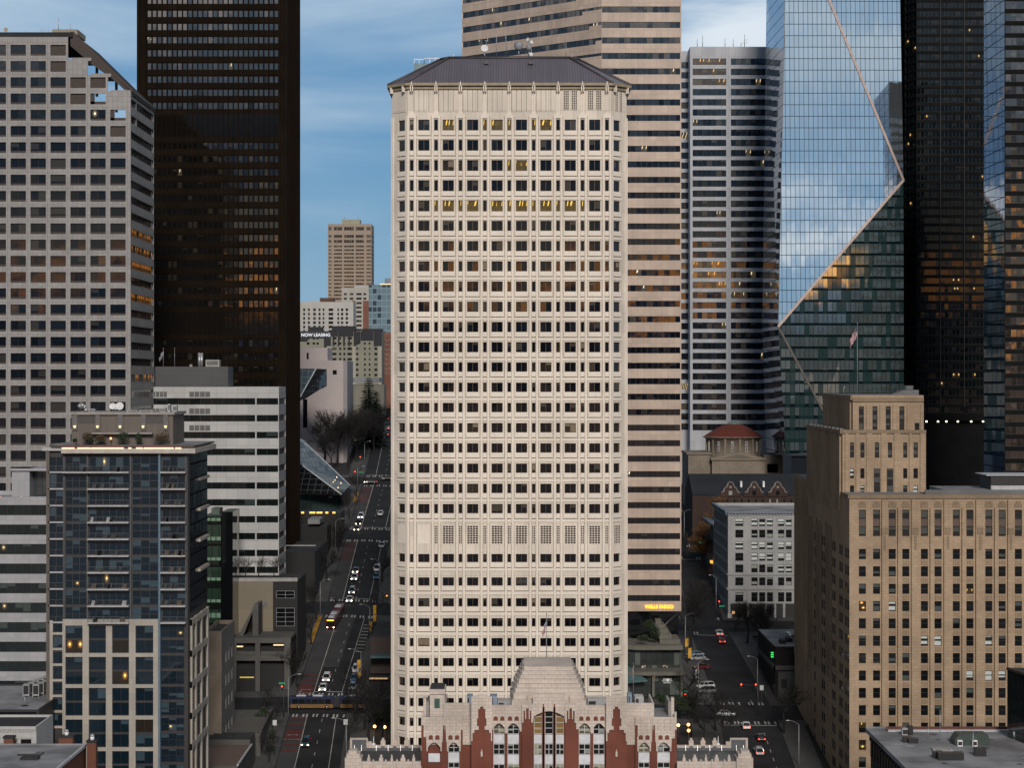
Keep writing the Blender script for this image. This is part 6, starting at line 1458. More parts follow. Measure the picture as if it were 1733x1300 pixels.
# ------------------------------------------------------------------ vehicles
tyre = flat('tyre_rubber', (.012,.012,.012), .8); rimm = flat('wheel_rim', (.25,.25,.26), .35, .8)
carglass = glass('car_glass', (.008,.010,.012), 0, ior=1.5, tilt=.001)
HL_ON = emis('headlight_on', (1.0,.88,.66), 14.0); TL_ON = emis('tail_light_on', (1.0,.05,.02), 5.0)
HL_OFF = flat('headlight_off', (.45,.46,.48), .15); TL_OFF = flat('tail_light_off', (.22,.012,.01), .25)
PAINT = {}
def paint(c):
    if c not in PAINT:
        col = {'white':(.62,.63,.64),'silver':(.30,.31,.33),'grey':(.12,.125,.13),'black':(.010,.010,.012),'blue':(.03,.09,.18),'teal':(.02,.05,.06),'red':(.20,.012,.012),'maroon':(.09,.014,.016),'paleblue':(.22,.30,.36)}[c]
        t = NT('car_paint_'+c); t.set(Base_Color=col, Roughness=.32, Coat_Weight=.6); t.b.inputs['Coat Roughness'].default_value = .08; PAINT[c] = t.mat
    return PAINT[c]
def loft(b, rings, mat, cap=True):
    n = len(rings[0]); vs = [p for r in rings for p in r]; fs = []
    for j in range(len(rings)-1):
        for i in range(n): fs.append((j*n+i, j*n+(i+1) % n, (j+1)*n+(i+1) % n, (j+1)*n+i))
    if cap: fs += [tuple(range(n-1,-1,-1)), tuple(range((len(rings)-1)*n, len(rings)*n))]
    b.add(vs, fs, mat, False)
CT = {}
def car_proto(kind, col, on):
    k = (kind, col, on)
    if k in CT: return CT[k], False
    e = empty('parked_car' if on == 'off' else 'car', (0,0,0)); CT[k] = e; pm = paint(col); suv = kind != 'sedan'; h = 1.72 if suv else 1.46
    def ring(y, w, z0, z1): return [(-w*.96,y,z0),(w*.96,y,z0),(w,y,z0+.14),(w,y,(z0+z1)/2+.08),(w*.93,y,z1),(-w*.93,y,z1),(-w,y,(z0+z1)/2+.08),(-w,y,z0+.14)]
    b = MB(); hb = .98 if suv else .90
    loft(b, [ring(-2.32,.70,.38,.62),ring(-2.22,.84,.28,.74),ring(-1.9,.90,.24,hb-.12),ring(-1.15,.93,.22,hb),ring(.2,.93,.22,hb+.03),ring(1.6,.93,.22,hb+.05),ring(2.05,.90,.26,hb+.03),ring(2.28,.82,.36,hb-.12),ring(2.34,.74,.42,hb-.3)], pm)
    r0, r1 = (-.35, 1.75) if suv else (-.30, .85); bk = 2.12 if suv else 1.75
    def cab(y, w, z): return [(-w,y,z),(w,y,z)]
    loft(b, [[(-.66,r0,h-.05),(.66,r0,h-.05),(.60,r0,h-.005),(-.60,r0,h-.005)],[(-.68,(r0+r1)/2,h-.03),(.68,(r0+r1)/2,h-.03),(.60,(r0+r1)/2,h+.03),(-.60,(r0+r1)/2,h+.03)],[(-.66,r1,h-.05),(.66,r1,h-.05),(.58,r1,h-.005),(-.58,r1,h-.005)]], pm)
    b.box(-.9,.9,-2.34,-2.2,.30,.40, tyre); 
    for sx in (-1, 1): b.box(sx*.98-.09,sx*.98+.09,-.95,-.72,hb,hb+.16,pm); b.tube((sx*.84,-1.18,hb),(sx*.66,r0,h-.03),.045,.04,pm,4); b.tube((sx*.85,bk-.02,hb),(sx*.66,r1,h-.03),.06,.05,pm,4); b.tube((sx*.88,.32,hb),(sx*.67,.32,h-.03),.05,.04,pm,4)
    b.build('body', e)
    g = MB(); A = [(-.86,-1.22,hb),(.86,-1.22,hb),(.88,bk,hb+.03),(-.88,bk,hb+.03)]; B = [(-.655,r0,h-.04),(.655,r0,h-.04),(.655,r1,h-.04),(-.655,r1,h-.04)]
    for i in range(4): g.face([A[i],A[(i+1)%4],B[(i+1)%4],B[i]], carglass)
    g.build('window_glass', e)
    for sx in (-1, 1):
        for y in (-1.42, 1.40):
            w = MB(); w.tube((sx*.72,y,.33),(sx*.95,y,.33),.33,.33,tyre,14); o = w.build('wheel', e); q = MB(); q.tube((sx*.951,y,.33),(sx*.965,y,.33),.21,.19,rimm,10); q.build('rim', o)
        l = MB(); l.ball((sx*.66,-2.22,.62),.18,HL_ON if on == 'head' else HL_OFF,8,5,(1.2,.8,.8)); l.build('headlight', e)
        l = MB(); z = .82 if suv else .72; l.box(sx*.70-.15,sx*.70+.15,2.24,2.345,z-.10,z+.10,TL_ON if on in ('tail','head') else TL_OFF); l.build('tail_light', e)
    return e, True
def car(px, py, kind, col, on, label, face='near', group=None, rot=None):
    p = gp(px, py); e, new = car_proto(kind, col, on)
    if not new: e = copy_tree(e)
    e.location = p+Vector((0,0,.06)); s = slope(p.x, p.y)
    if rot is not None: e.rotation_euler = (0,0,rad(rot))
    elif face == 'near': e.rotation_euler = (s,0,rad(-1))
    else: e.rotation_euler = (-s,0,math.pi+rad(1))
    tag(e, label, 'car', group); return e
G1 = 'cars on the street of buses'; G2 = 'cars on the street with the red traffic lights'
car(518,1262,'suv','teal','head','dark teal car with headlights on, alone in front of the blue bus','near',G1)
car(547,1168,'sedan','white','head','white car with headlights on, first at the crossing behind the blue bus','near',G1)
car(553,1152,'suv','white','head','white high car, second in the queue behind the blue bus','near',G1)
car(603,1137,'suv','white','off','white parked car, uppermost of three parked beside the yellow kerb banners','near',G1)
car(600,1152,'sedan','blue','off','dark blue parked car, middle of three beside the yellow kerb banners','near',G1)
car(597,1166,'sedan','paleblue','off','pale blue parked car, lowest of three beside the yellow kerb banners','near',G1)
car(592,1018,'sedan','white','head','white car at the crosswalk beside the red articulated bus','near',G1)
car(596,1004,'suv','silver','head','silver car directly behind the white car at the red bus crosswalk','near',G1)
car(600,981,'suv','white','head','white car with headlights, mid-block above the red bus','near',G1)
car(602,969,'sedan','grey','head','grey car with headlights behind the white mid-block car','near',G1)
car(638,966,'suv','white','off','white parked car at the right kerb, level with the mid-block cars','near',G1)
car(637,979,'sedan','blue','off','blue parked car next to a white one at the right kerb','near',G1)
car(646,926,'sedan','silver','off','silver parked car just below the upper crosswalk at the right kerb','near',G1)
car(604,898,'sedan','grey','head','grey car with headlights stopped at the upper crosswalk','near',G1)
car(607,888,'suv','black','head','black car second at the upper crosswalk queue','near',G1)
car(611,877,'suv','white','head','white van-like car third at the upper crosswalk queue','near',G1)
car(644,872,'sedan','white','off','white car alone in the middle lane above the upper crosswalk','near',G1)
car(627,819,'sedan','black','head','black car crossing the junction beside the glass library wedge',None,G1,rot=-80)
car(655,813,'sedan','black','off','black car half hidden by the cream tower at the library junction',None,G1,rot=-80)
for px, py, k, c, lb in ((644,737,'sedan','silver','silver car with red tail lights, front left of the uphill queue'),(654,737,'sedan','grey','grey car with red tail lights, front right of the uphill queue'),(647,728,'suv','grey','grey car second in the left lane of the uphill queue'),(655.5,727,'sedan','white','white car second in the right lane of the uphill queue'),(650,719,'sedan','maroon','maroon car third in the uphill queue of tail lights'),(655,711,'suv','silver','silver car farthest up the hill in the tail light queue')):
    car(px, py, k, c, 'tail', lb, 'away', G1)
car(1217,1075,'sedan','white','tail','white car with red tail lights driving uphill past the banded high-rise','away',G2)
car(1221,1088,'sedan','red','tail','red car with tail lights just behind the white uphill car','away',G2)
car(1180,1118,'sedan','silver','off','silver car parked askew, nearer of two beside the yellow signs',None,G2,rot=-68)
car(1177,1112,'sedan','paleblue','off','pale car parked askew just behind a silver one beside the yellow signs',None,G2,rot=-68)
car(1187,1133,'sedan','maroon','off','dark maroon car parked askew below the two pale parked cars',None,G2,rot=-72)
car(1194,1166,'suv','white','off','white car parked askew near the lower crosswalk',None,G2,rot=-68)
car(1196,1174,'suv','grey','off','grey car parked askew right below the white one',None,G2,rot=-70)
car(1228,1213,'sedan','silver','off','silver car crossing between the two crosswalks of the red light junction',None,G2,rot=88)
car(1262,1233,'sedan','white','tail','white car with wide red tail lights stopped on the lower crosswalk','away',G2)
car(1287,1253,'sedan','black','tail','black car with red tail lights behind the lower crosswalk','away',G2)
car(1284,1277,'suv','silver','tail','silver car with red tail lights, nearest on the red light street','away',G2)
def bus(name, label, seg, loc, rz, rx, top, low, dest, onlight):
    e = empty(name, (0,0,0), label, 'bus'); y = -9.1; busglass = carglass
    def body(y0, y1, nm):
        b = MB(); 
        def ring(y_, w, z0, z1): return [(-w,y_,z0),(w,y_,z0),(w,y_,2.75),(w-.14,y_,z1-.12),(w-.4,y_,z1),(-w+.4,y_,z1),(-w+.14,y_,z1-.12),(-w,y_,2.75)]
        k = len(b.f); loft(b, [ring(y0,1.18,.42,2.98),ring(y0+.2,1.28,.32,3.08),ring(y1-.2,1.28,.32,3.08),ring(y1,1.2,.4,3.0)], top)
        for sx in (-1, 1): 
            x = sx*1.283; b.face([(x,y0+.25,.36),(x,y1-.25,.36),(x,y1-.25,1.25),(x,y0+.25,1.25)], low)
        o = b.build(nm, e)
        for sx in (-1, 1):
            n = int((y1-y0-1)/1.5)
            for i in range(n):
                w = MB(); x = sx*1.287; ya = y0+.6+i*(y1-y0-1.2)/n; yb = ya+(y1-y0-1.2)/n-.12; w.face([(x,ya,1.35),(x,yb,1.35),(x,yb,2.45),(x,ya,2.45)], busglass, [(0,0),(1,0),(1,1),(0,1)]); w.build('window', o)
            for yw in ((y0+2.2, y1-1.8) if nm == 'front_body' else (y1-2.6,)):
                w = MB(); w.tube((sx*1.06,yw,.48),(sx*1.30,yw,.48),.48,.48,tyre,14); q = w.build('wheel', e); v = MB(); v.tube((sx*1.301,yw,.48),(sx*1.315,yw,.48),.26,.24,rimm,10); v.build('rim', q)
        return o
    fb = body(-9.1, 1.6, 'front_body'); rb = body(2.8, 9.1, 'rear_body')
    j = MB(); 
    for i in range(6): j.box(-1.16,1.16,1.6+i*.2+.002,1.6+i*.2+.15,.5,2.9,blackm); j.box(-1.08,1.08,1.6+i*.2+.15,1.6+i*.2+.2,.55,2.85,blackm)
    j.build('bellows', e)
    g = MB(); g.face([(-1.08,-9.12,1.05),(1.08,-9.12,1.05),(1.10,-9.11,2.45),(-1.10,-9.11,2.45)], busglass); g.build('windscreen', fb)
    d = MB(); d.box(-.95,.95,-9.14,-9.06,2.55,2.86,dest); d.build('destination_display', fb)
    for sx in (-1, 1):
        l = MB(); l.ball((sx*.88,-9.1,.72),.15,HL_ON if onlight else HL_OFF,8,5); l.build('headlight', fb); l = MB(); l.box(sx*1.0-.1,sx*1.0+.1,9.06,9.12,.9,1.3,TL_OFF); l.build('tail_light', rb)
    for (y0, y1, w) in ((-7.6,-5.2,.8),(-3.6,-1.2,.85),(4.2,6.6,.85)):
        r = MB(); loft(r, [[(-w,y0,3.05),(w,y0,3.05),(w*.9,y0+.1,3.32),(-w*.9,y0+.1,3.32)],[(-w,y1,3.05),(w,y1,3.05),(w*.9,y1-.1,3.32),(-w*.9,y1-.1,3.32)]], flat('pale_roof_unit', (.36,.37,.39), .5)); r.build('roof_unit', fb if y0 < 1 else rb)
    e.location = loc; e.rotation_euler = (rx,0,rz); return e
amber = emis('amber_display', (1,.42,.03), 3.0); dimd = emis('dim_display', (1,.5,.05), .4)
p = gp(563,1068); mar = flat('bus_maroon', (.085,.012,.016), .4); byl = flat('bus_yellow', (.16,.08,.012), .5); bnv = flat('bus_navy', (.012,.018,.055), .35)
bus('articulated_bus', 'red articulated bus with lit amber destination display heading down the street', 2, (p.x, p.y+9.5, zt(p.x,p.y+9.5)+.06), rad(-4), slope(p.x,p.y+9), mar, mar, amber, True)
bus('articulated_bus', 'navy and yellow articulated bus crossing the near junction sideways', 2, (-44.2, 497.2, zt(-44,497)+.12), rad(-90), 0, bnv, byl, dimd, False)
# ------------------------------------------------------------------ trees
bark = flat('dark_winter_bark', (.012,.011,.011), .9); bark2 = flat('grey_winter_bark', (.018,.017,.017), .9)
def bare_tree_mesh(h, spread, seed, depth=5, mat=bark):
    r = random.Random(seed); tr = MB(); cr = MB()
    def grow(p, d, L, rad_, lev, mb):
        q = p; n = 2 if lev > 2 else 3; r0 = rad_
        for i in range(n):
            d2 = (d+Vector((r.uniform(-1,1),r.uniform(-1,1),r.uniform(-.4,.8)))*.16).normalized(); e = q+d2*(L/n); r1 = rad_*(1-.35*(i+1)/n); mb.tube(tuple(q), tuple(e), r0, r1, mat, 6 if lev == 0 else 4 if lev < 3 else 3, False); q = e; d = d2; r0 = r1
            if lev > 0 and lev < depth and i < n-1:
                a = Vector((r.uniform(-1,1),r.uniform(-1,1),r.uniform(-.2,.7))).normalized(); grow(q, (d*.6+a*.9).normalized(), L*.62, max(.022, r1*.5), lev+1, cr)
        if lev < depth:
            k = 4 if lev == 0 else 3 if lev < 3 else r.choice((2,3))
            for _ in range(k):
                a = Vector((r.uniform(-1,1),r.uniform(-1,1),0)); a.normalize()
                nd = (d*(1.0 if lev else .85)+a*spread*r.uniform(.5,1.15)+Vector((0,0,.18))).normalized()
                grow(q, nd, L*r.uniform(.58,.80), max(.024, r0*r.uniform(.52,.72)), lev+1, cr)
    grow(Vector((0,0,-.3)), Vector((0,0,1)), h*.26, h*.020, 0, tr)
    top = max(v[2] for v in cr.v); k = h/top
    for m in (tr, cr): m.v = [(x*k, y*k, z*k) for x, y, z in m.v]
    return tr.mesh('trunk'), cr.mesh('crown')
TREES = [bare_tree_mesh(10, .85, s, 4) for s in (3, 8)]+[bare_tree_mesh(22, .7, 21, 6, bark), bare_tree_mesh(21, .62, 33, 6, bark2)]
def bare(px, py, k, sc, label, group='bare winter trees', D=None):
    p = Vector((X(px,D), D, Z(py,D))) if D else gp(px, py)
    e = empty('bare_tree', p, label, 'tree', group)
    for nm, me in zip(('trunk','crown'), TREES[k]): o = bpy.data.objects.new(nm, me); COL.objects.link(o); o.parent = e
    e.scale = (sc,sc,sc*R.uniform(.92,1.1)); e.rotation_euler = (0,0,R.uniform(0,6.28)); return e
for a in ((548,792,2,1.15,'large bare tree standing farthest left on the lawn below the pale courthouse'),(571,788,3,.95,'bare tree second from the left on the courthouse lawn'),(588,790,2,1.05,'broad bare tree mid courthouse lawn, left of the conifer'),(603,782,3,1.1,'tall bare tree directly below the dark conifer'),(618,775,2,.95,'bare tree on the lawn edge nearest the uphill street'),(633,766,3,.9,'bare tree overhanging the kerb by the uphill tail light queue'),(640,752,2,.75,'smaller bare tree beside the tail light queue, next to the cream tower'),(560,800,3,.85,'low bare tree just above the glass library wedge')):
    bare(*a, group='bare trees on the courthouse lawn')
for a in ((603,842,0,1.0,'thin bare tree on the pavement by the tip of the glass library wedge'),(590,880,1,1.0,'bare street tree beside the warm canopy lamps'),(573,935,0,1.05,'bare street tree below the upper crosswalk, left pavement'),(553,985,1,1.1,'bare street tree midway up the left pavement above the red bus'),(536,1050,0,1.1,'bare street tree on the pavement left of the red bus'),(527,1092,1,1.0,'bare tree on the left pavement just below the red bus'),(503,1165,0,1.15,'tall thin bare tree at the kerb left of the red painted lane'),(447,1205,1,.55,'small dark leafless tree in front of the concrete portico'),(456,1292,0,.7,'small bare tree on the pavement at the bottom left of the bus street'),(461,1235,1,.6,'small bare tree beside the planter terrace'),(636,1050,1,.8,'bare tree between the yellow banners on the right pavement'),(627,1095,0,.75,'thin bare tree in a kerb pit on the right pavement'),(648,985,1,.9,'bare tree at the right kerb near two parked cars')):
    bare(*a, group='bare street trees along the street of buses')
for px, py, k, s, l in ((600,1222,1,1.0,'bare plaza tree in front of the tail of the blue bus'),(617,1236,0,1.1,'bare plaza tree left of the two globe lamps'),(633,1215,1,1.0,'bare plaza tree behind the two globe lamps'),(647,1245,0,.95,'bare plaza tree touching the lower left corner of the cream tower'),(590,1255,1,.8,'low bare tree at the plaza corner beside the cobra-head lamp'),(606,1208,1,1.15,'bare plaza tree overlapping the middle of the blue bus'),(625,1252,1,1.1,'bare plaza tree nearest the left parapet wing')):
    bare(px, py, k, s, l, 'bare plaza trees left of the cream tower')
for px, py, k, s, l in ((1170,1100,2,.75,'wide bare tree over the two yellow signs'),(1178,1058,3,.7,'bare tree at the far corner of the banded high-rise'),(1166,1185,1,.9,'bare tree next to the dark glass pavilion corner'),(1180,1225,0,1.05,'bare tree left of the lower crosswalk'),(1212,1238,1,1.15,'crooked bare tree overlapping the silver crossing car'),(1225,1275,0,1.15,'bare tree rising behind the right parapet wing of the brick building'),(1192,1262,1,1.0,'bare tree between the globe lamps and the right parapet wing'),(1265,1090,2,.6,'bare tree left of the low corner building with the green sign'),(1288,1110,3,.65,'dark bare tree against the flank of the green sign building'),(1326,1242,1,1.25,'dark upright bare tree at the foot of the tan tower'),(1245,1066,0,.9,'bare tree in front of the white glazed brick building'),(1300,1062,1,.8,'bare tree before the dark shopfronts of the white glazed brick building'),(1160,945,1,1.0,'bare tree in the dark gap by the upper red light')):
    bare(px, py, k, s, l, 'bare trees along the street with red lights')
for px, l in ((415,'bare roof garden tree, left of two against the white banded block'),(437,'bare roof garden tree, middle against the white banded block'),(463,'bare roof garden tree, right against the white banded block')):
    bare(px, 981, 0, .62, l, 'bare roof garden trees', D=532)
def leafmat(name, c1, c2):
    t = NT(name); g = t.n('ShaderNodeNewGeometry'); c = t.mix(g.outputs['Random Per Island'], c1, c2); t.set(Base_Color=c, Roughness=.7); return t.mat
lf_con = leafmat('conifer_needles', (.006,.014,.010), (.018,.032,.020)); lf_shr = leafmat('evergreen_leaves', (.010,.022,.010), (.035,.055,.022)); lf_aut = leafmat('autumn_leaves', (.07,.035,.012), (.17,.085,.022)); lf_gra = leafmat('tan_dry_leaves', (.05,.035,.02), (.10,.07,.035))
def leaf_blob(b, c, rx, ry, rz, n, s, mat, r):
    for _ in range(n):
        while True:
            v = Vector((r.uniform(-1,1),r.uniform(-1,1),r.uniform(-1,1)))
            if .25 < v.length < 1: break
        p = Vector((c[0]+v.x*rx, c[1]+v.y*ry, c[2]+v.z*rz)); a = Vector((r.uniform(-1,1),r.uniform(-1,1),r.uniform(-1,1))).normalized()*s*r.uniform(.6,1.3); q = a.orthogonal().normalized()*s*r.uniform(.3,.7)
        b.face([tuple(p-a), tuple(p+q), tuple(p+a), tuple(p-q)], mat)
def conifer(px, py, h, w, label, seed):
    p = gp(px, py); e = empty('conifer', p, label, 'tree'); r = random.Random(seed); t = MB(); t.tube((0,0,-.3),(0,0,h*.95),h*.018,.03,bark,8); o = t.mesh('trunk'); oo = bpy.data.objects.new('trunk', o); COL.objects.link(oo); oo.parent = e
    b = MB(); z = h*.08
    while z < h:
        f = 1-z/h; L = w*(f**.8)*r.uniform(.75,1.12)+.25; n = 9
        for i in range(n):
            a = 6.283*i/n+r.uniform(-.3,.3); l = L*r.uniform(.7,1.1)
            for s in range(int(l/.35)+1):
                d = s*.35+.2; q = Vector((math.cos(a)*d, math.sin(a)*d, z-.28*d+r.uniform(-.1,.1)))
                for _ in range(4):
                    u = Vector((math.cos(a)+r.uniform(-.8,.8), math.sin(a)+r.uniform(-.8,.8), -.35+r.uniform(-.3,.2)))*.75; v = Vector((-math.sin(a),math.cos(a),r.uniform(-.3,.3)))*.30
                    b.face([tuple(q-v),tuple(q+u*.5-v*.6),tuple(q+u),tuple(q+v)], lf_con)
        z += h*.032
    c = bpy.data.objects.new('crown', b.mesh('crown')); COL.objects.link(c); c.parent = e
conifer(624,757,29,8.5,'dark conifer rising over the bare trees by the courthouse',5); conifer(637,757,23,4.8,'narrower dark conifer just right of the taller one',9)
def autumn(px, py, h, w, D, label, seed):
    r = random.Random(seed); p = Vector((X(px,D), D, zt(X(px,D),D))); e = empty('autumn_tree', p, label, 'tree', 'autumn trees'); tr, cr = bare_tree_mesh(h*.9, .7, seed, 4, bark)
    o = bpy.data.objects.new('trunk', tr); COL.objects.link(o); o.parent = e; o = bpy.data.objects.new('limbs', cr); COL.objects.link(o); o.parent = e
    b = MB()
    for _ in range(26):
        a = r.uniform(0,6.28); d = r.uniform(0,w)*.8; leaf_blob(b, (math.cos(a)*d, math.sin(a)*d, h*r.uniform(.35,.95)), w*.32, w*.32, w*.22, 130, .22, lf_aut, r)
    o = bpy.data.objects.new('crown', b.mesh('crown')); COL.objects.link(o); o.parent = e
autumn(1188,0,15,5.0,664,'orange brown autumn tree beside the white glazed brick corner building',41); autumn(1215,0,22,5.5,682,'taller orange brown autumn tree against the slate roof',42)
def shrub(px, py, D, rx, rz, label, mat=None, group=None, n=420, s=.16, zoff=0):
    r = random.Random(int(px*7+py)); p = Vector((X(px,D), D, Z(py,D))); b = MB()
    for _ in range(5): leaf_blob(b, (r.uniform(-.5,.5)*rx, r.uniform(-.4,.4)*rx*.7, rz*r.uniform(.4,.9)), rx*.6, rx*.5, rz*.55, n//5, s, mat or lf_shr, r)
    b.tube((0,0,-.1),(0,0,rz*.6),.06,.04,bark,5)
    o = bpy.data.objects.new('shrub', b.mesh('shrub')); COL.objects.link(o); o.location = p; tag(o, label, 'shrub', group); return o
zr = 748.5; DS = DPH-2.2
for px, rx, rz, m, lb in ((146,1.1,1.3,lf_gra,'tan dry shrub at the left end of the roof terrace planting'),(153,.7,.6,lf_shr,'small dark shrub second from left on the roof terrace'),(170,1.3,1.1,lf_gra,'brown wide shrub left of the orange terrace lamp'),(209,1.4,1.4,lf_shr,'largest green shrub, in the middle of the roof terrace'),(234,.95,1.3,lf_shr,'round green shrub right of the middle of the roof terrace'),(272,1.6,1.5,lf_gra,'spreading brown shrub at the right end of the roof terrace'),(128,.5,.5,lf_shr,'tiny shrub at the left front corner of the roof terrace')):
    shrub(px, zr, DS, rx, rz, lb, m, 'roof terrace shrubs')
for px, py, D, rx, rz, lb in ((418,1243,472,1.4,1.6,'dark clipped shrub at the near end of the planter terrace'),(429,1236,476,1.6,1.9,'dark shrub second in the planter terrace row'),(440,1226,481,1.7,2.0,'dark shrub third in the planter terrace row'),(449,1217,486,1.5,2.1,'dark shrub at the junction end of the planter terrace'),(462,1250,470,1.0,1.5,'low shrub on the pavement bed between terrace and kerb'),(458,1275,462,1.0,1.4,'yellowish low shrub in the lower kerb bed of the bus street')):
    shrub(px, py, D, rx, rz, lb, lf_shr, 'planter terrace shrubs', 700, .2)
for px, py, D, rx, rz, lb in ((636,1226,482,2.2,3.2,'dark evergreen behind the left globe lamps in the plaza'),(652,1219,486,1.8,2.6,'dark evergreen touching the cream tower by the globe lamps'),(1152,1205,490,2.0,3.0,'dark evergreen right of the right scroll gable'),(1172,1203,492,2.4,3.2,'dark evergreen by the corner of the shopfront pavilion'),(1118,1191,492,1.6,1.8,'low evergreen in front of the shopfront pavilion'),(1096,1066,524,1.5,2.0,'green shrub on the top step of the stepped planter'),(1108,1080,522,1.6,2.4,'green shrub spilling down the stepped planter'),(1086,1086,520,1.6,1.4,'low planting by the foot of the slanting brace')):
    shrub(px, py, D, rx, rz, lb, lf_shr, 'plaza evergreens', 700, .22)
# ------------------------------------------------------------------ street lamps, signals, banners
polem = flat('street_pole', (.05,.052,.055), .5, .3); palep = flat('pale_street_pole', (.25,.26,.27), .5, .3)
red_on = emis('red_signal', (1,.04,.015), 9.0); amb_on = emis('amber_signal', (1,.30,.02), 6.0); grn_sign = emis('green_street_sign', (.02,.33,.13), .35); globe = emis('warm_globe', (1.0,.50,.12), 7.0)
def at(e, b, nm): 
    o = bpy.data.objects.new(nm, b.mesh(nm)); COL.objects.link(o); o.parent = e; return o
def lamp(px, py, h, reach, label, m=palep):
    p = gp(px, py); e = empty('street_lamp', p, label, 'street lamp', 'cobra-head street lamps'); b = MB(); b.tube((0,0,-.3),(0,0,h),.13,.08,m,8); at(e, b, 'pole'); b = MB(); s = 1 if reach > 0 else -1
    for i in range(5):
        a, c = i/5, (i+1)/5; b.tube((reach*a,0,h+.9*math.sin(a*1.57)),(reach*c,0,h+.9*math.sin(c*1.57)),.06,.05,m,6)
    at(e, b, 'arm'); b = MB(); b.ball((reach+s*.25,0,h+.86),.38,flat('lamp_head', (.40,.41,.42), .4),10,6,(1.2,.5,.35)); at(e, b, 'lamp_head')
for px, py, h, r_, lb in ((586,1292,9,-2.6,'cobra-head street lamp at the right kerb below the near junction'),(611,1166,9,-2.6,'cobra-head street lamp beside the pale blue parked car'),(626,1085,9,-2.2,'cobra-head street lamp by the lower yellow banner'),(643,1000,8.5,-2.2,'cobra-head street lamp near the amber signal'),(488,1212,9,2.4,'cobra-head street lamp at the concrete portico corner'),(542,1040,9,2.2,'cobra-head street lamp left of the red bus'),(568,930,9,2.0,'cobra-head street lamp on the left pavement, second block'),(605,835,9,2.0,'cobra-head street lamp by the library wedge tip'),(617,785,8,1.8,'cobra-head street lamp on the lawn side of the uphill street'),(1182,1184,9,2.0,'cobra-head street lamp beside the askew white car'),(1282,1178,9,-2.0,'cobra-head street lamp at the flank of the green sign building'),(1352,1296,9,-2.2,'cobra-head street lamp at the bottom of the tan tower flank'),(1158,912,9,1.6,'cobra-head street lamp in the gap behind the banded high-rise'),(1212,1030,9,-1.6,'cobra-head street lamp at the corner of the white glazed brick building'),(1160,1100,9,1.8,'cobra-head street lamp behind the yellow signs')):
    lamp(px, py, h, r_, lb)
def head(e, x, z, lampm, back=False, y=0):
    b = MB(); b.box(x-.2,x+.2,y-.16,y+.16,z-.6,z+.6,blackm); 
    for k in (-.36,0,.36): b.tube((x,y-.30,z+k),(x,y-.16,z+k),.15,.15,blackm,8,False)
    o = at(e, b, 'signal_head')
    if not back: l = MB(); l.tube((x,y-.22,z+.36),(x,y-.165,z+.36),.17,.17,lampm,10); at(o, l, 'signal_light')
def signal(px, py, h, heads, label, sign=None, lampm=red_on, back=False):
    p = gp(px, py); e = empty('traffic_light', p, label, 'traffic light', 'traffic lights'); b = MB(); b.tube((0,0,-.3),(0,0,h),.12,.09,polem,8); far = max((abs(x) for x, _ in heads), default=0); s = -1 if any(x < 0 for x, _ in heads) else 1
    if far > .5: b.tube((0,0,h-.4),(s*(far+.6),0,h),.08,.06,polem,6)
    at(e, b, 'pole')
    for x, z in heads: head(e, x, z, lampm, back, -.3)
    if sign: g = MB(); g.box(sign[0]-.75,sign[0]+.75,-.36,-.30,sign[1]-.2,sign[1]+.2,grn_sign); at(e, g, 'street_name_sign')
signal(480,1217,8.2,[(-.35,7.3)],'traffic light showing red under a green street sign by the concrete portico',(-.35,8.4))
signal(1283,1212,7.6,[(-.6,7.2),(-4.1,7.2)],'mast arm with two red lights side by side over the red light street')
signal(1163,1197,3.9,[(-.5,2.8)],'low red traffic light with green street sign at the pavilion corner',(-.5,3.8))
signal(1218,1046,5.2,[(-.2,4.4)],'red traffic light at the corner of the white glazed brick building',(.6,3.4))
signal(1186,935,5,[(0,4.3)],'red traffic light far up the street by the autumn trees',(0,3.2))
signal(655,1032,4.6,[(0,3.6)],'amber lit signal at the left edge of the cream tower',lampm=amb_on)
signal(561,903,4.6,[(0,3.8)],'red traffic light beside the warm canopy lamps')
signal(601,822,5.6,[(0,4.8)],'red traffic light at the library wedge junction',(2.4,4.9))
signal(610,797,5.5,[(0,5.0)],'small red light higher up the lawn pavement'); signal(612,830,6,[],'bare signal pole beside the library junction crosswalk')
p0 = gp(470,1212); p1 = gp(640,1205); e = empty('span_wire_signal', (p0.x,p0.y+6,p0.z), 'pair of dark signal heads hung on a wire across the bus street', 'traffic light', 'traffic lights'); b = MB(); L_ = p1.x-p0.x
for i in range(8): b.tube((L_*i/8,0,7.2-.8*math.sin(math.pi*i/8)),(L_*(i+1)/8,0,7.2-.8*math.sin(math.pi*(i+1)/8)),.03,.03,blackm,4)
b.tube((0,0,-.3),(0,0,7.3),.12,.1,polem,8); b.tube((L_,0,-.6),(L_,0,7.3),.12,.1,polem,8); at(e, b, 'wire'); head(e, 7.9, 6.2, None, True); head(e, 11.2, 6.1, None, True)
def globes(pts, label, D, h):
    px, py = pts[0]; x0 = X(px,D); zb = Z(py,D); e = empty('globe_lamp', (x0,D,zb-h), label, 'lamp', 'globe lamps'); b = MB(); b.tube((0,0,0),(0,0,h),.07,.06,polem,6); at(e, b, 'post'); g = MB(); g.ball((0,0,h+.1),.34,globe,12,8); at(e, g, 'globe')
for px, py, D, lb in ((634,1231,478,'glowing globe lamp, left of the pair beside the cream tower'),(651,1232,478,'glowing globe lamp, right of the pair beside the cream tower'),(1148,1229,474,'glowing globe lamp half hidden by the red brick building edge'),(1165,1228,474,'upper of two glowing globe lamps right of the red brick building'),(1165.5,1238,468,'lower of two glowing globe lamps right of the red brick building')): globes([(px,py)], lb, D, 4)
yb = flat('yellow_banner_cloth', (.55,.30,.015), .6)
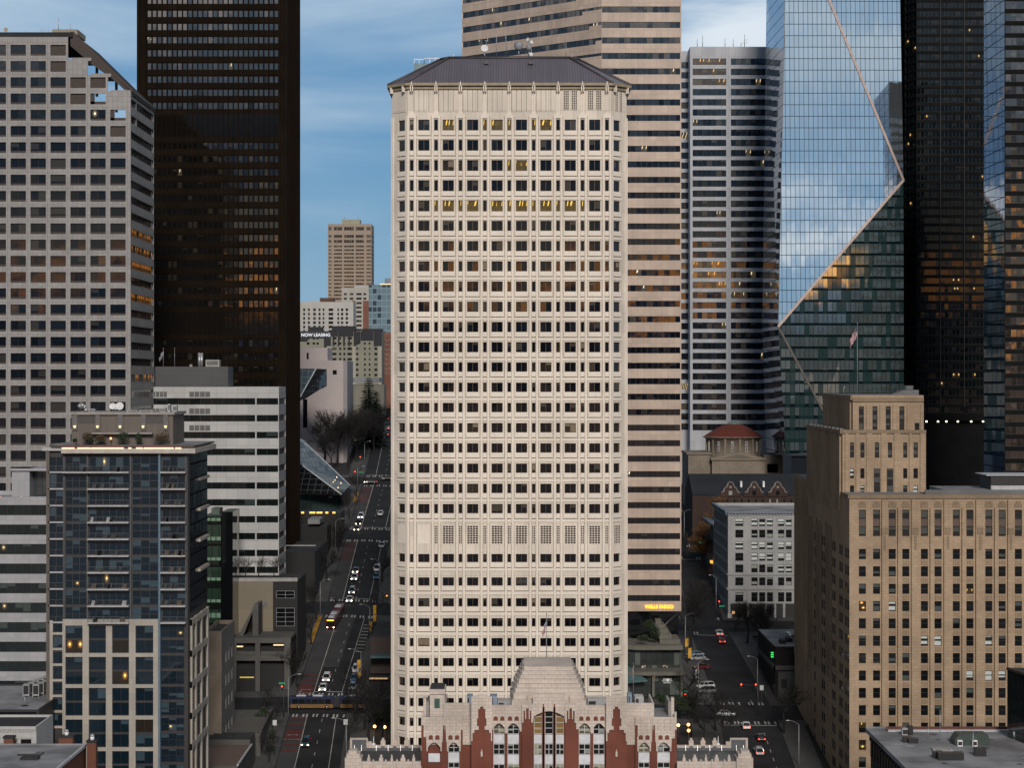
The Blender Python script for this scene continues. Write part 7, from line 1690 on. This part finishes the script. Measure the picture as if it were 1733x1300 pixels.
def bannerpole(px, py, h, hb, label, lean=0, txt=False):
    p = gp(px, py); e = empty('banner_pole', p, label, 'banner pole', 'yellow banners'); b = MB(); b.tube((0,0,-.3),(0,0,h),.09,.07,polem,8); at(e, b, 'pole'); 
    for k, (za, zb) in enumerate(hb):
        g = MB(); n = 5
        for i in range(n):
            t0, t1 = za+(zb-za)*i/n, za+(zb-za)*(i+1)/n; o0, o1 = .06*math.sin(t0*2), .06*math.sin(t1*2)
            for dy in (-.03, .03): g.face([(.1+lean*(t0-za),dy+o0,t0),(.95+lean*(t0-za),dy+o0,t0+.2),(.95+lean*(t1-za),dy+o1,t1+.2),(.1+lean*(t1-za),dy+o1,t1)], yb)
        at(e, g, 'banner')
bannerpole(604,1160,6.5,[(1.6,3.4),(4.0,6.2)],'pole with two long yellow banners beside the parked cars'); bannerpole(624,1082,5.5,[(2.0,4.6)],'pole with a single yellow banner below the bare kerb tree'); bannerpole(631,1062,6.2,[(1.4,3.3),(3.5,6.0)],'pole with two yellow banners next to the bare kerb tree'); bannerpole(1164,1125,6.6,[(1.6,4.2)],'yellow sign banner nearer the askew silver car'); bannerpole(1159,1112,8,[(2.6,4.8)],'yellow sign banner on the taller pole behind')
def plain_sign(px, py, h, label, w=.9, hh=1.2):
    p = gp(px, py); e = empty('street_sign', p, label, 'sign', 'small white street signs'); b = MB(); b.tube((0,0,-.3),(0,0,h),.06,.06,polem,6); at(e, b, 'post'); g = MB(); g.box(-w/2,w/2,-.1,-.06,h-hh,h,flat('white_sign_face', (.50,.52,.54), .5)); at(e, g, 'sign_face')
plain_sign(465,1282,8.2,'white sign on a tall post by the lower kerb bed'); plain_sign(585,1284,8.6,'white sign on the lamp post side of the near bus street'); plain_sign(1289,1214,7.6,'white sign right of the pair of red lights'); plain_sign(1235,1060,3.6,'white sign before the white glazed brick building',1.2,1.3); plain_sign(1178,1160,4,'slim white sign beside the askew white car',.5,2.2)
# ------------------------------------------------------------------ a pedestrian by the red bus
def person(px, py, label):
    p = gp(px, py); vs = [(0,0,.95),(0,.01,1.15),(0,.02,1.40),(0,.02,1.50),(0,.0,1.62),(0,-.01,1.74),(-.10,0,.90),(-.11,-.03,.50),(-.11,.04,.08),(-.12,-.10,.04),(.10,0,.90),(.12,.05,.50),(.12,.12,.09),(.13,-.02,.05),(-.19,.02,1.40),(-.25,.04,1.12),(-.23,-.06,.88),(.19,.02,1.40),(.25,.05,1.12),(.24,-.03,.87),(-.22,-.09,.80),(.23,-.06,.79)]
    ed = [(0,1),(1,2),(2,3),(3,4),(4,5),(0,6),(6,7),(7,8),(8,9),(0,10),(10,11),(11,12),(12,13),(2,14),(14,15),(15,16),(16,20),(2,17),(17,18),(18,19),(19,21)]
    rr = [.17,.16,.17,.065,.105,.085,.10,.07,.05,.045,.10,.07,.05,.045,.075,.055,.04,.075,.055,.04,.035,.035]
    me = bpy.data.meshes.new('person'); me.from_pydata(vs, ed, []); o = bpy.data.objects.new('person', me); COL.objects.link(o); m = o.modifiers.new('skin', 'SKIN')
    for i, r_ in enumerate(rr): me.skin_vertices[0].data[i].radius = (r_, r_*.8); me.skin_vertices[0].data[i].use_root = (i == 0)
    o.modifiers.new('s', 'SUBSURF').levels = 1; me2 = bpy.data.meshes.new_from_object(o.evaluated_get(bpy.context.evaluated_depsgraph_get())); bpy.data.objects.remove(o)
    me2.materials.clear(); me2.materials.append(flat('dark_clothes', (.012,.012,.015), .8)); me2.materials.append(flat('skin_tone', (.30,.18,.13), .6))
    for f in me2.polygons: f.material_index = 1 if f.center.z > 1.55 and f.center.y < .06 and f.center.z < 1.74 else 0; f.use_smooth = True
    o = bpy.data.objects.new('person', me2); COL.objects.link(o); o.location = p+Vector((0,0,.15)); o.rotation_euler = (0,0,.5); tag(o, label, 'person')
person(567,1022,'person in dark clothes standing at the crosswalk above the red bus')
# ------------------------------------------------------------------ rooftop gear, flags
dishm = flat('white_dish', (.62,.63,.64), .5); dishg = flat('grey_dish_shroud', (.17,.18,.21), .5)
def dish(px, py, D, zr, r, m, label, mast=True, group='roof dishes', sphere=False, ry=0):
    x, z = X(px,D), Z(py,D); e = empty('satellite_dish', (x,D,zr), label, 'satellite dish', group); b = MB(); zz = z-zr
    if sphere: b.tube((-r*.1,-.35,zz),(0,.25,zz),r,r*.96,m,18); b.ball((0,-.35,zz),r,m,18,8,(1,.28,1))
    else: b.lathe([(.05,-.0),(r*.5,.08*r),(r*.85,.28*r),(r,.42*r),(r*.95,.44*r),(r*.5,.12*r),(.02,.05)], (0,0,0), m, 18)
    o = at(e, b, 'reflector')
    if not sphere: o.location = (0,0,zz); o.rotation_euler = (rad(78),0,rad(ry))
    b = MB(); b.tube((0,.15,0),(0,.15,zz),.09,.08,steel,6); at(e, b, 'mast')
    if not sphere: f = MB(); f.tube((0,0,zz),(0,-r*.7,zz+.05),.03,.03,steel,4); at(e, f, 'feed_arm')
ZC = ZCREAM
dish(820,82,441,ZC,.78,dishm,'white round dish on the left part of the hipped roof ridge'); dish(878,77,441,ZC,.95,dishg,'largest grey drum dish on the hipped roof ridge',sphere=True); dish(895.5,80,442,ZC,.62,dishg,'grey drum dish just right of the largest one',sphere=True); dish(894,66.5,443,ZC,.42,dishm,'small white dish on top of the dish mast',ry=-40); dish(899,71,443,ZC,.40,dishm,'small white dish below the topmost dish',ry=30); dish(899,92,441,ZC,.42,dishm,'small white dish at the foot of the dish mast',sphere=True)
def antenna(px, ya, yb, D, label, lean=0, cross=(), r=.05):
    b = MB(); x = X(px,D); z0, z1 = Z(yb,D), Z(ya,D); b.tube((0,0,0),(lean,0,z1-z0),r*1.2,r*.7,steel,5)
    for c in cross: z = (z1-z0)*c[0]; b.tube((-c[1],0,z),(c[1],0,z),r*.7,r*.7,steel,4); b.tube((c[1],0,z-.2),(c[1],0,z+.5),r*.8,r*.8,steel,4)
    o = bpy.data.objects.new('antenna', b.mesh('antenna')); COL.objects.link(o); o.location = (x,D,z0); tag(o, label, 'antenna', 'roof antennas')
for px, ya, yb, D, ln, cr, lb in ((840,44,98,441,0,(),'thin white whip antenna next to the white round dish'),(858,38,98,442,-.4,(),'leaning whip antenna between the white dish and the largest dish'),(823,67,80,443,0,((.9,.3),),'short mast topped by a small box above the white round dish'),(958,70,98,441,0,(),'thin antenna on the right end of the hipped roof ridge'),(780,87,97,443,0,(),'short antenna at the left end of the hipped roof ridge'),(765,93,98,443,0,((.7,.4),),'stubby antenna left of the roof ridge'),(99,30,50,520,0,((.97,.25),(.3,.3)),'tall mast on the penthouse of the grey gridded tower'),(119,40,50,522,0,(),'thin mast at the right end of the grey gridded tower penthouse'),(70,48,58,516,0,((.7,.6),(.4,.6)),'H-shaped aerial on the roof of the grey gridded tower'),(82,50,58,516,0,(),'short rod aerial on the grey gridded tower roof'),(42,52,58,516,0,((.5,.3),),'stubby aerial mid roof of the grey gridded tower'),(1180,66,78.5,800,0,(),'faint left aerial on the striped grey tower'),(1189,60,78.5,800,0,(),'tall left aerial on the striped grey tower'),(1227,65,78.5,800,0,((.3,.8),),'forked aerial mid roof of the striped grey tower'),(1241,66,78.5,800,0,(),'thin aerial right of the forked one on the striped grey tower'),(1254,72,78.5,800,0,((.8,.5),),'low bracket aerial on the striped grey tower'),(1260,58,78.5,800,0,((.55,1.0),(.3,.8)),'tallest cross-armed aerial on the striped grey tower'),(583,363,370,1258,0,(),'left aerial on the lone distant tan tower'),(606,363,370,1258,0,(),'right aerial on the lone distant tan tower'),(1428,655,668.5,450,0,((.9,.15),),'small lamp mast on the tan tower roof'),(1519,661,668.5,450,0,(),'thin rod beside the chimney of the tan tower')):
    antenna(px, ya, yb, D, lb, ln, cr, .05 if D < 500 else .07 if D < 700 else .12)
dish(10,50,516,Z(58,512)+.6,.55,flat('tan_dish', (.30,.25,.2), .6),'tan dish at the left end of the grey gridded tower roof',group='gridded tower dishes')
zcp = Z(697.5,DPH)
for px, r_, lb in ((191,.62,'left white dish of three on the apartment tower roof'),(196,.55,'middle white dish of three on the apartment tower roof'),(203,.75,'right and largest white dish of three on the apartment tower roof')): dish(px, 688 if px != 196 else 689, DPH+3, zcp, r_, dishm, lb, group='apartment tower dishes')
def roofbox(name, label, px0, px1, ya, yb, D, d, m, cat, group=None, extra=None):
    b = MB(); x0, x1 = X(px0,D), X(px1,D); z0, z1 = Z(yb,D), Z(ya,D); w = x1-x0; b.box(-w/2,w/2,0,d,0,z1-z0,m); b.box(-w*.42,w*.42,-.05,0,(z1-z0)*.2,(z1-z0)*.8,blackm)
    for i in range(4): b.box(-w*.42,w*.42,-.07,-.05,(z1-z0)*(.22+i*.15),(z1-z0)*(.27+i*.15),m)
    o = bpy.data.objects.new(name, b.mesh(name)); COL.objects.link(o); o.location = ((x0+x1)/2,D,z0); tag(o, label, cat, group)
def duct():
    b = MB(); D = DPH+2; pts = [(133,689),(137,685.5),(142,686.5),(145,691),(146,697)]
    for (a, y), (c, y2) in zip(pts, pts[1:]): b.tube((X(a,D)-X(140,D),0,Z(y,D)-zcp),(X(c,D)-X(140,D),0,Z(y2,D)-zcp),.36,.36,steel,10)
    o = bpy.data.objects.new('curved_duct', b.mesh('curved_duct')); COL.objects.link(o); o.location = (X(140,D),D,zcp); tag(o, 'curved silver duct on the left of the apartment tower penthouse roof', 'duct')
duct()
for a in ((150,160,692,697.5,'small pale box right of the curved duct on the penthouse roof'),(215,232,694.5,697.5,'long low pale unit right of the penthouse roof dishes'),(236,258,694,697.5,'low metal unit mid right of the penthouse roof'),(272,280,690.5,697.5,'upright grey box near the right end of the penthouse roof'),(284,288,684,697.5,'slim white vent stack on the penthouse roof'),(292,299,686,697.5,'white twin vent at the right edge of the penthouse roof')): roofbox('roof_unit', a[4], a[0], a[1], a[2], a[3], DPH+2.5, 1.4, steel, 'roof unit', 'apartment tower roof units')
zb2 = 620.5
def stack(px, ya, yb, D, label, r): 
    b = MB(); b.tube((0,0,0),(0,0,Z(ya,D)-Z(yb,D)),r,r,steel,12); b.tube((0,0,Z(ya,D)-Z(yb,D)),(0,0,Z(ya,D)-Z(yb,D)+.3),r*1.15,r*1.15,steel,12); o = bpy.data.objects.new('flue_stack', b.mesh('flue_stack')); COL.objects.link(o); o.location = (X(px,D),D,Z(yb,D)); tag(o, label, 'flue stack', 'flue stacks')
stack(337.3,599.5,zb2,552,'left of two touching flue stacks on the dark penthouse',.36); stack(341.3,599.5,zb2,552,'right of two touching flue stacks on the dark penthouse',.36)
roofbox('roof_unit','pale box unit right of the twin flue stacks',348,371,609,zb2,552,3,flat('pale_unit',(.30,.30,.30),.6),'roof unit'); roofbox('roof_unit','tiny unit left of the twin flue stacks',321,325,617,zb2,552,1,steel,'roof unit')
zc_ = Z(1190,390)
for k, (a, c, lb) in enumerate(((38.5,45,'left row of grey condensers on the flat roof at the left edge'),(55,61,'right row of grey condensers on the flat roof at the left edge'))):
    e = empty('condenser_row', (X(a,388),388,Z(1202,372)-.25), lb, 'condenser', 'roof condensers')
    for i in range(5):
        b = MB(); y = i*2.4; b.box(i*.35,1.2+i*.35,y,y+1.9,.3,2.4,flat('condenser_case',(.30,.31,.32),.5)); b.box(.12+i*.35,1.08+i*.35,y-.04,y,.6,2.2,blackm); b.box(i*.35,.1+i*.35,y,y+.1,0,.3,steel); b.box(1.1+i*.35,1.2+i*.35,y,y+.1,0,.3,steel); at(e, b, 'condenser')
b = MB(); b.lathe([(.75,0),(.6,.12),(.1,.2)],(0,0,0),darkfr,12); b.tube((0,0,0),(0,0,1.9),.05,.05,steel,6); b.box(-.3,.3,-.05,.05,1.8,2.0,steel); o = bpy.data.objects.new('roof_mast', b.mesh('roof_mast')); COL.objects.link(o); o.location = (X(42,378),378,Z(1202,372)-.25); tag(o,'short mast on a round dark foot on the flat roof at the left edge','mast')
for px, c, lb in ((0,'orange','orange glowing terrace lamp at the left edge roof'),(35,'w','small terrace light by the left edge roof stair')):
    b = MB(); b.tube((0,0,0),(0,0,.5),.05,.05,darkfr,6); b.ball((0,0,.65),.2,emis('orange_terrace_lamp',(1,.3,.12),4) if c == 'orange' else emis('pink_terrace_lamp',(1,.55,.4),2.5),8,6); o = bpy.data.objects.new('terrace_lamp', b.mesh('terrace_lamp')); COL.objects.link(o); o.location = (X(px+.8,414),414,Z(841,412)-.9); tag(o, lb, 'lamp')
b = MB(); b.tube((0,0,0),(0,0,1.2),.05,.05,darkfr,6); b.ball((0,0,1.3),.22,emis('orange_terrace_lamp',(1,.3,.12),4),8,6); o = bpy.data.objects.new('terrace_lamp', b.mesh('terrace_lamp')); COL.objects.link(o); o.location = (X(187.5,DPH-1.2),DPH-1.2,Z(754,DPH-1.2)); tag(o,'orange glowing lamp among the roof terrace shrubs','lamp')
fred = flat('flag_red', (.30,.012,.03), .8); fwht = flat('flag_white', (.55,.54,.55), .8); fblu = flat('flag_navy', (.018,.022,.08), .8)
def flag(px, yb, yt, D, fx, fdz, hoist, fly, label, us=True, top=None):
    x, z0 = X(px,D), Z(yb,D); H_ = Z(yt,D)-z0; e = empty('flagpole', (x,D,z0), label, 'flagpole', 'flagpoles'); b = MB(); b.tube((0,0,0),(0,0,H_),.09,.05,palep,8); b.ball((0,0,H_+.08),.12,palep,8,5); at(e, b, 'pole')
    if hoist <= 0: return
    f = MB(); n, m = 14, 13; zt_ = H_-(top or .3)
    def P(i, j):
        s = fly*i/n; w = .22*math.sin(s*3.2+j*.15); return (fx*s+.10*math.sin(s*4.5+j*.25), -.1+w, zt_-hoist*j/m*(1-.25*i/n)-fdz*s-.05*math.sin(j*.8+s*3))
    for i in range(n):
        for j in range(m): f.face([P(i,j+1),P(i+1,j+1),P(i+1,j),P(i,j)], (fblu if (i < 6 and j < 7) else fred if j % 2 == 0 else fwht) if us else flat('flag_grey', (.25,.27,.30), .8))
    if us:
        for i in (1,3,5):
            for j in (1,3,5): a = P(i,j); f.face([(a[0]-.06,a[1]-.03,a[2]-.06),(a[0]+.06,a[1]-.03,a[2]-.06),(a[0]+.06,a[1]-.03,a[2]+.06),(a[0]-.06,a[1]-.03,a[2]+.06)], fwht)
    at(e, f, 'flag')
flag(1451,668.5,547,462,-.42,.85,2.6,4.0,'tall flagpole with stars and stripes drooping on the tan tower roof')
flag(925,1134,1040,362,-.30,.98,1.5,2.6,'flagpole with a limp stars and stripes on the stepped terracotta pyramid',top=.8)
flag(276.5,620.5,590,552,-.45,.9,1.5,2.4,'flagpole with a grey pennant on the dark penthouse',False); flag(295.5,620.5,590,552,0,0,0,0,'bare flagpole right of the pennant on the dark penthouse')
flag(1072,1186,1124,505,-.12,1.0,.9,3.4,'flagpole with a limp narrow flag beside the teal awning')
# helicopter parked on the far roof, roof rails behind the tan block
D = 520; b = MB(); b.box(X(1600,D),X(1900,D),D,D+20,-2,Z(829.5,D),flat('pale_roof_wall',(.24,.25,.26),.6),roofgrey); b.box(X(1676,D),X(1900,D),D-1,D-.01,-2,Z(822,D),flat('white_coping',(.42,.43,.45),.6)); b.box(X(1680,D),X(1900,D),D+2,D+14,Z(829.5,D),Z(806,D),blackm); b.box(X(1672,D),X(1900,D),D+1.5,D+14.5,Z(806,D),Z(804.5,D),flat('white_coping',(.42,.43,.45),.6)); e = empty('low_building',(150,D,8),'low roof with a pale parapet seen behind the tan block at the right edge','building'); b.build('wall', e)
